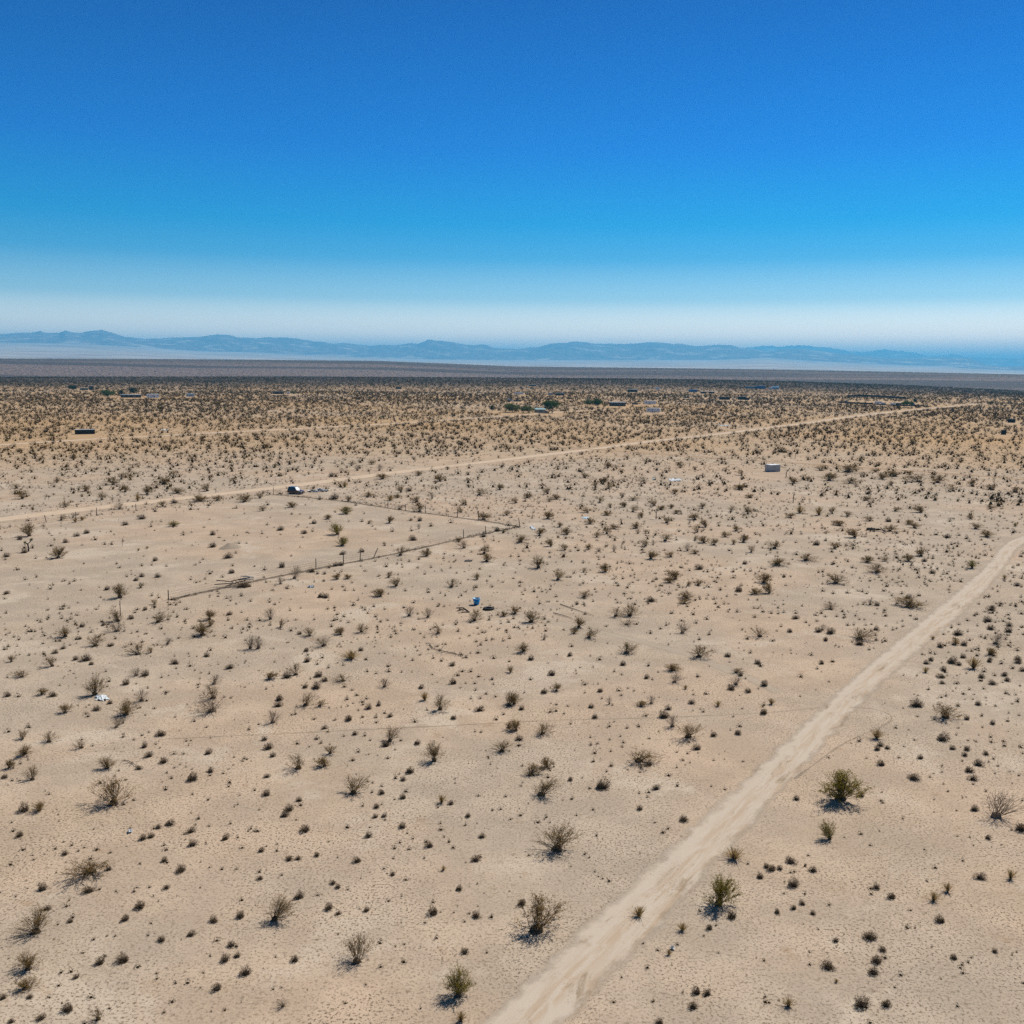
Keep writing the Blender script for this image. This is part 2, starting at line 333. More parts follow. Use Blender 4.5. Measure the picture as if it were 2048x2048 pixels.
def resample(pts, step):
    pts = np.array(pts, float); d = np.r_[0, np.cumsum(np.hypot(*np.diff(pts, axis=0).T))]
    n = max(2, int(d[-1] / step)); t = np.linspace(0, d[-1], n)
    # smooth the corners a little
    q = np.stack([np.interp(t, d, pts[:, 0]), np.interp(t, d, pts[:, 1])], -1)
    k = 7
    if n > 3 * k:
        pad = np.r_[np.repeat(q[:1], k, 0), q, np.repeat(q[-1:], k, 0)]
        sm = np.stack([np.convolve(pad[:, c], np.ones(2 * k + 1) / (2 * k + 1), 'same')[k:-k] for c in (0, 1)], -1)
        sm[0], sm[-1] = q[0], q[-1]; q = sm
    return q, t
ROADS = []
def strip(name, label, pts, width, z, mat, step=3.0, avoid=True):
    q, t = resample(pts, step); d = np.gradient(q, axis=0); d /= np.linalg.norm(d, axis=1)[:, None] + 1e-9; nrm = np.stack([-d[:, 1], d[:, 0]], -1)
    us = np.linspace(0, 1, 5); V = []; UV = []
    for k, u in enumerate(us):
        off = (0.5 - u) * width; w = off + 0.18 * width * 0.2 * np.sin(t / 17 + k)
        V.append(np.c_[q + nrm * w[:, None], np.full(len(q), z)]); UV.append(np.c_[np.full(len(q), u), t])
    V = np.stack(V, 1).reshape(-1, 3); UV = np.stack(UV, 1).reshape(-1, 2)
    n = len(q); i, j = np.meshgrid(np.arange(n - 1), np.arange(4), indexing='ij')
    F = np.stack([i * 5 + j, i * 5 + j + 1, (i + 1) * 5 + j + 1, (i + 1) * 5 + j], -1).reshape(-1, 4)
    me = mesh_from(name, V, F, [mat]); uvl = me.uv_layers.new(name='UVMap'); uvl.data.foreach_set('uv', UV[F.ravel()].astype(np.float32).ravel())
    if avoid: ROADS.append((q, width))
    return kind(add(name, me), 'structure', label)

M_ROAD = road_material('graded_dirt', (0.66, 0.555, 0.445), (0.575, 0.44, 0.32), (0.40, 0.30, 0.205), 0.28, 1.0, 0.95, 0.85)
M_ROAD2 = road_material('far_dirt', (0.62, 0.485, 0.36), (0.565, 0.425, 0.30), (0.46, 0.33, 0.22), 0.18, 0.3, 0.55)
M_TRACK = road_material('brown_track', (0.43, 0.29, 0.18), (0.37, 0.235, 0.14), (0.26, 0.165, 0.10), 0.25, 0.0, 0.8)
M_FAINT = road_material('faint_track', (0.64, 0.53, 0.41), (0.58, 0.47, 0.36), (0.50, 0.40, 0.29), 0.5, 0.0, 1.4, 0.6)
M_TYRE = road_material('tyre_mark', (0.36, 0.285, 0.21), (0.31, 0.24, 0.17), (0.25, 0.19, 0.13), 0.45, 0.0, 2.4, 0.28)
strip('dirt_road', 'pale graded dirt road crossing the lower right corner', [(-4.91, 40.79), (1.28, 49.75), (5.85, 57.63), (9.80, 63.65), (14.89, 71.15), (27.84, 90.92), (35.26, 102.83), (43.59, 115.73), (58.62, 135.59), (69.42, 152.03), (88.10, 178.84), (106.69, 210.90), (117.31, 220.48), (137.52, 226.48)], 4.7, 0.010, M_ROAD)
strip('dirt_road', 'long sandy road running from the left edge behind the parked car', [(-119.58, 219.04), (-115.69, 224.42), (-106.63, 237.73), (-96.34, 252.68), (-85.56, 266.35), (-72.33, 281.65), (-68.43, 289.10), (-54.57, 308.41), (-41.09, 331.83), (-25.04, 353.57), (-0.18, 387.33), (13.25, 409.00), (34.33, 436.52), (63.58, 484.46), (96.99, 527.77), (154.90, 611.11), (196.90, 673.33), (243.61, 748.70), (317.00, 855.28), (403.84, 969.89), (509.39, 1102.37)], 8.0, 0.008, M_ROAD2)
strip('dirt_road', 'thin sandy road leading to the house with trees', [(-225.13, 424.19), (-221.11, 432.96), (-202.76, 465.41), (-169.49, 504.62), (-139.14, 545.30), (-123.70, 556.39), (-103.52, 587.97), (-76.31, 618.47), (-47.02, 664.55), (-0.61, 735.16), (30.59, 798.88), (77.68, 856.00)], 7.0, 0.008, M_ROAD2)
strip('track', 'narrow brown two-rut track behind the white shed', [(-120.48, 556.85), (-93.45, 530.48), (-56.12, 500.77), (-0.27, 461.21), (34.55, 439.25), (55.33, 420.62), (75.46, 403.59), (98.47, 386.20), (123.33, 368.66), (145.62, 351.56), (168.26, 328.84), (173.16, 321.93)], 4.2, 0.012, M_TRACK)
strip('track', 'sandy wash running left to right below the white shed', [(71.28, 305.90), (90.45, 314.13), (105.64, 312.54), (119.63, 308.21), (133.24, 303.99), (142.86, 292.31)], 5.0, 0.010, M_FAINT)
strip('track', 'faint pale wheel track passing the blue tub', [(-2.74, 144.15), (2.65, 136.68), (8.09, 134.13), (12.07, 132.67), (16.41, 129.22), (19.74, 124.97), (24.23, 118.44), (27.63, 112.14), (29.54, 106.24)], 3.4, 0.006, M_FAINT, 2.0, False)
strip('track', 'pale curve of bare sand above the fence corner', [(-61.93, 265.88), (-47.49, 259.76), (-33.92, 255.79), (-25.75, 264.21), (-20.31, 280.75), (-14.81, 312.94)], 3.4, 0.006, M_FAINT, 2.0, False)
strip('tyre_mark', 'dark looping tyre mark right of the dirt road', [(35.64, 101.49), (38.61, 101.72), (40.24, 101.45), (40.92, 100.08), (40.48, 98.42), (38.38, 96.48), (36.21, 95.31), (32.84, 93.05), (31.24, 90.80), (28.30, 87.31), (24.62, 82.74)], 0.34, 0.014, M_TYRE, 0.8, False)
strip('tyre_mark', 'thin brown wheel line crossing the near plain', [(-32.57, 90.83), (-28.35, 90.93), (-24.36, 92.34), (-18.41, 93.28), (-12.47, 93.84), (-5.45, 95.26), (-0.51, 95.80), (5.53, 97.39), (13.70, 98.18), (21.66, 97.36), (28.04, 100.51), (32.47, 101.41)], 0.4, 0.014, M_TYRE, 1.5, False)

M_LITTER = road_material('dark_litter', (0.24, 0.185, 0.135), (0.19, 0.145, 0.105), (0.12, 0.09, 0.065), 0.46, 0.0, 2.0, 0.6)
def near_road(x, y, extra):
    bad = np.zeros(len(x), bool)
    for q, w in ROADS:
        for k in range(0, len(q) - 1, 2):
            a_, b_ = q[k], q[min(k + 2, len(q) - 1)]; ab = b_ - a_; L2 = ab @ ab + 1e-9
            t = np.clip(((x - a_[0]) * ab[0] + (y - a_[1]) * ab[1]) / L2, 0, 1)
            bad |= (x - a_[0] - t * ab[0]) ** 2 + (y - a_[1] - t * ab[1]) ** 2 < (w * 0.42 + extra + np.clip((np.hypot(x, y) - 380) * 0.008, 0, 5)) ** 2
    return bad
FENCED = [(-113.50, 220.11), (-96.27, 229.41), (-78.13, 249.19), (-65.12, 272.03), (-54.03, 266.41), (-30.98, 248.55), (-12.80, 233.56), (1.25, 221.55), (-5.60, 210.95), (-25.50, 181.75), (-34.10, 172.08), (-43.84, 159.00), (-51.46, 147.42), (-72.45, 138.88)]
def inside(poly, x, y):
    c = np.zeros(len(x), bool); n = len(poly)
    for k in range(n):
        (x0, y0), (x1, y1) = poly[k], poly[(k + 1) % n]
        c ^= ((y0 > y) != (y1 > y)) & (x < (x1 - x0) * (y - y0) / (y1 - y0 + 1e-12) + x0)
    return c

# ------------------------------------------------------------------ plant materials
def leaf_mat(name, col_a, col_b, trans=0.25):
    b = NB(name); oi = b.n('ShaderNodeObjectInfo').outputs['Random']; P = b.pos()
    c = b.mix(b.math('ADD', b.math('MULTIPLY', oi, 0.6), b.step(b.noise(5, 3, 0.6, P), 0.35, 0.65, 0, 0.4)), col_a, col_b)
    d = b.n('ShaderNodeBsdfDiffuse'); b.link(c, d.inputs[0]); t = b.n('ShaderNodeBsdfTranslucent'); b.link(c, t.inputs[0])
    mx = b.n('ShaderNodeMixShader'); mx.inputs[0].default_value = trans; b.link(d.outputs[0], mx.inputs[1]); b.link(t.outputs[0], mx.inputs[2])
    return b.finish(mx.outputs[0])
M_LEAF = leaf_mat('creosote_leaf', (0.195, 0.120, 0.034), (0.27, 0.172, 0.055), 0.4)
M_GREEN = leaf_mat('green_creosote_leaf', (0.24, 0.19, 0.024), (0.31, 0.245, 0.045), 0.45)
M_STEM = leaf_mat('creosote_stem', (0.085, 0.060, 0.038), (0.14, 0.105, 0.072), 0.0)
M_GREY = leaf_mat('dry_twig', (0.175, 0.125, 0.085), (0.25, 0.19, 0.135), 0.1)
M_BURS = leaf_mat('bursage_twig', (0.115, 0.074, 0.040), (0.215, 0.155, 0.100), 0.06)
M_CORE_SHADE = leaf_mat('core_shade', (0.042, 0.031, 0.021), (0.06, 0.045, 0.032), 0.0)  # dark colour of the added core paints a shrub's self-shadow
M_TUFT = leaf_mat('golden_tuft', (0.30, 0.20, 0.075), (0.40, 0.28, 0.12), 0.4)
b = NB('scrub_mixed'); at = b.n('ShaderNodeVertexColor', layer_name='tint').outputs['Color']
d = b.n('ShaderNodeBsdfDiffuse'); b.link(at, d.inputs[0]); tl = b.n('ShaderNodeBsdfTranslucent'); b.link(at, tl.inputs[0])
mx = b.n('ShaderNodeMixShader'); mx.inputs[0].default_value = 0.05; b.link(d.outputs[0], mx.inputs[1]); b.link(tl.outputs[0], mx.inputs[2])
M_SCRUB = b.finish(mx.outputs[0])

# ------------------------------------------------------------------ plant shapes (unit width, unit height)
def ribbon(p, w, g):
    """Tapered flat twig along the points p -> triangles."""
    p = np.asarray(p); n = len(p); d = np.gradient(p, axis=0); s = np.cross(d, g.normal(size=3)); s /= np.linalg.norm(s, axis=1)[:, None] + 1e-9
    ww = w * np.linspace(1, 0.35, n)[:, None]; L, R_ = p - s * ww, p + s * ww; T = []
    for k in range(n - 1): T += [(L[k], R_[k], R_[k + 1]), (L[k], R_[k + 1], L[k + 1])]
    return T
def leaf_tris(c, n, spread, size, g):
    c = c + g.normal(size=(n, 3)) * spread; u = g.normal(size=(n, 3)); v = g.normal(size=(n, 3))
    u *= size / np.linalg.norm(u, axis=1)[:, None]; v *= size / np.linalg.norm(v, axis=1)[:, None]
    t = np.stack([c - u * 0.6, c + u * 0.6 + v * 0.2, c + v], 1); t[..., 2] = np.maximum(t[..., 2], 0.004); return t
def soup(T): 
    T = np.asarray(T, float).reshape(-1, 3, 3); return T.reshape(-1, 3), np.arange(len(T) * 3).reshape(-1, 3)

def creosote_shape(seed, stems=30, lf=1.0, leafsize=0.022, lean=72, full=0.0):
    g = np.random.default_rng(seed); ST = []; LF = []
    skew = g.normal(size=2) * 0.10
    for k in range(stems):
        th = math.radians(g.uniform(3, lean) ** 1.0); ph = g.uniform(0, 2 * math.pi)
        rmax = 0.54 * (th / math.radians(lean)) ** 0.85 * g.uniform(0.8, 1.05); hmax = (0.98 - 0.62 * (th / math.radians(lean)) ** 2.2) * g.uniform(0.72, 1.04)
        t = np.linspace(0, 1, 5)[:, None]; wob = np.cumsum(g.normal(size=(5, 3)) * 0.014, 0); wob[0] = 0
        dirn = np.array([math.cos(ph), math.sin(ph), 0.])
        p = dirn * rmax * t ** 0.95 + np.array([0, 0, 1.]) * hmax * t ** 0.92 + wob + np.r_[skew, 0] * t
        p += np.r_[g.normal(size=2) * 0.035, 0]
        ST += ribbon(p, 0.0062, g) + ribbon(p, 0.0062, g)
        for q in range(g.integers(5, 9)):
            s = g.uniform(0.22, 0.97); o = np.array([np.interp(s, t[:, 0], p[:, c]) for c in range(3)])
            dv = (p[-1] - p[1]) * 0.5 + g.normal(size=3) * 0.14; dv *= g.uniform(0.16, 0.34) / (np.linalg.norm(dv) + 1e-9); dv[2] = abs(dv[2])
            br = o + dv * np.linspace(0, 1, 3)[:, None]; ST += ribbon(br, 0.0036, g)
            for e in np.linspace(0.3 - full * 0.3, 1.0, 4):
                LF.append(leaf_tris(o + dv * e, max(1, int(round(g.poisson(2.6 * lf)))), 0.017, leafsize * g.uniform(0.7, 1.3), g))
    ST = np.concatenate([np.array(ST), core_tris(g, 7, 2, 0.13, 0.20)])
    return ST, (np.concatenate(LF) if LF else np.zeros((0, 3, 3)))
def bare_shape(seed):
    g = np.random.default_rng(seed); ST, _ = creosote_shape(seed, 34, 0, 0.02, 66); E = []
    for k in range(130):
        th = g.uniform(0.1, 1.15); ph = g.uniform(0, 6.28); o = np.array([math.cos(ph) * math.sin(th) * 0.5, math.sin(ph) * math.sin(th) * 0.5, math.cos(th) * 0.9]) * g.uniform(0.55, 0.95)
        dv = o * 0.22 + g.normal(size=3) * 0.05; E += ribbon(o + dv * np.linspace(0, 1, 3)[:, None], 0.0042, g)
    T = np.concatenate([ST, np.array(E), leaf_tris(np.zeros(3), 1, 0.0, 0.01, g)]); T[..., 2] = np.maximum(T[..., 2], 0); return T
CORE = {}; KEEP = []      # triangles past this index are an added core with inner shade in its colour
def core_tris(g, n, rings, rx, rz):
    """Rough low dome added inside a plant to block light."""
    P = [[(math.cos(6.2832 * k / n + i * 0.4) * rx * math.cos(1.45 * i / rings) * g.uniform(0.75, 1.15), math.sin(6.2832 * k / n + i * 0.4) * rx * math.cos(1.45 * i / rings) * g.uniform(0.75, 1.15), rz * math.sin(1.45 * i / rings) * g.uniform(0.8, 1.1)) for k in range(n)] for i in range(rings + 1)]
    T = []
    for i in range(rings):
        for k in range(n): a_, b_, c_, d_ = P[i][k], P[i][(k + 1) % n], P[i + 1][(k + 1) % n], P[i + 1][k]; T += [(a_, b_, c_), (a_, c_, d_)]
    return np.array(T)
def dome_shape(seed, twigs=130, tips=360, tw=0.011, ts=0.06, core=(9, 3)):
    g = np.random.default_rng(seed); T = []; TP = []; sx = 1 + g.normal() * 0.12
    lump = g.normal(size=(5, 3)); lump[:, 2] = abs(lump[:, 2]); lump /= np.linalg.norm(lump, axis=1)[:, None]
    def radius(d): return 0.66 + 0.40 * np.max(d @ lump.T, axis=-1) ** 5 - 0.14 * g.random()
    for k in range(twigs):
        d = g.normal(size=3); d[2] = abs(d[2]) * 0.9 + 0.05; d /= np.linalg.norm(d); r_ = radius(d) * g.uniform(0.7, 1.25)
        e = np.array([d[0] * 0.5 * sx, d[1] * 0.5 / sx, d[2]]) * r_; m = e * 0.5 + g.normal(size=3) * 0.03; m[2] *= 0.82
        T += ribbon(np.array([e * 0.02, m, e]), tw, g)
    for k in range(tips):
        d = g.normal(size=3); d[2] = abs(d[2]); d /= np.linalg.norm(d); r_ = radius(d) * g.uniform(0.7, 1.0)
        TP.append(leaf_tris(np.array([d[0] * 0.5 * sx, d[1] * 0.5 / sx, d[2]]) * r_, 1, 0.02, ts, g))
    nt = len(T); T = np.concatenate([np.array(T)] + TP + ([core_tris(g, core[0], core[1], 0.24, 0.28)] if core else [])); T[..., 2] = np.maximum(T[..., 2], 0)
    CORE[id(T)] = (len(TP) + nt); KEEP.append(T); return T
def tuft_shape(seed, blades=120):
    g = np.random.default_rng(seed); T = []
    for k in range(blades):
        ph = g.uniform(0, 6.28); th = abs(g.normal()) * 0.45; e = np.array([math.cos(ph) * math.sin(th) * 0.72, math.sin(ph) * math.sin(th) * 0.72, math.cos(th) * g.uniform(0.6, 1.0)])
        o = np.r_[g.normal(size=2) * 0.02, 0]; m = o + e * 0.5; m[2] *= 1.12
        T += ribbon(np.array([o, m, o + e]), 0.012, g)
    T = np.concatenate([np.array(T), leaf_tris(np.array([0, 0, 0.5]), 60, 0.14, 0.06, g)]); T[..., 2] = np.maximum(T[..., 2], 0); return T
def coarse_creosote(seed, n, size, stems):
    g = np.random.default_rng(seed); T = []
    for k in range(stems):
        ph = g.uniform(0, 6.28); th = g.uniform(0.1, 1.0); e = np.array([math.cos(ph) * math.sin(th) * 0.5, math.sin(ph) * math.sin(th) * 0.5, math.cos(th) * 0.85])
        T += ribbon(np.array([[0, 0, 0], e]), 0.014, g)
    C_ = []
    for k in range(n):
        ph = g.uniform(0, 6.28); th = math.acos(1 - 0.75 * g.random()); rr = g.uniform(0.45, 1.0) ** 0.6
        C_.append([math.cos(ph) * math.sin(th) * 0.52 * rr, math.sin(ph) * math.sin(th) * 0.52 * rr, math.cos(th) * 0.92 * rr])
    L_ = np.concatenate([leaf_tris(np.array(c), 1, 0.01, size * g.uniform(0.6, 1.2), g) for c in C_] + ([core_tris(g, 5, 1, 0.22, 0.45)] if stems else []))
    return (np.concatenate([np.array(T), L_]) if stems else L_)

# ------------------------------------------------------------------ single plants, each a thing of its own
def joined_creosote(seed, leafm, name, **kw):
    st, lf = creosote_shape(seed, **kw); V, F = soup(np.concatenate([st, lf]))
    return mesh_from(name, V, F, [M_STEM, leafm], mat_index=np.r_[np.zeros(len(st), int), np.ones(len(lf), int)])
CRE = []; CREJ = []
for k in range(12):
    kw = dict(stems=[30, 24, 38, 28][k % 4], lf=[1.15, 0.8, 1.5, 1.0][k % 4], lean=[74, 68, 78, 82][k % 4])
    st, lf = creosote_shape(100 + k, **kw); CRE.append((mesh_from('stem', *soup(st), [M_STEM]), mesh_from('foliage', *soup(lf), [M_LEAF])))
    if k < 8: CREJ.append(joined_creosote(200 + k, M_LEAF, 'creosote_bush', leafsize=0.032, **kw))
GRE = []
for k in range(4):
    st, lf = creosote_shape(300 + k, stems=46, lf=2.0, leafsize=0.024, lean=84, full=0.6); GRE.append((mesh_from('stem', *soup(st), [M_STEM]), mesh_from('foliage', *soup(lf), [M_GREEN])))
DRY = [mesh_from('dry_shrub', *soup(bare_shape(400 + k)), [M_GREY]) for k in range(6)]
DOME = []
for k in range(12):
    T = dome_shape(500 + k); DOME.append(mesh_from('bursage_shrub', *soup(T), [M_BURS, M_CORE_SHADE], mat_index=(np.arange(len(T)) >= CORE[id(T)]).astype(int)))
TUFT = [mesh_from('grass_tuft', *soup(tuft_shape(600 + k)), [M_TUFT]) for k in range(5)]
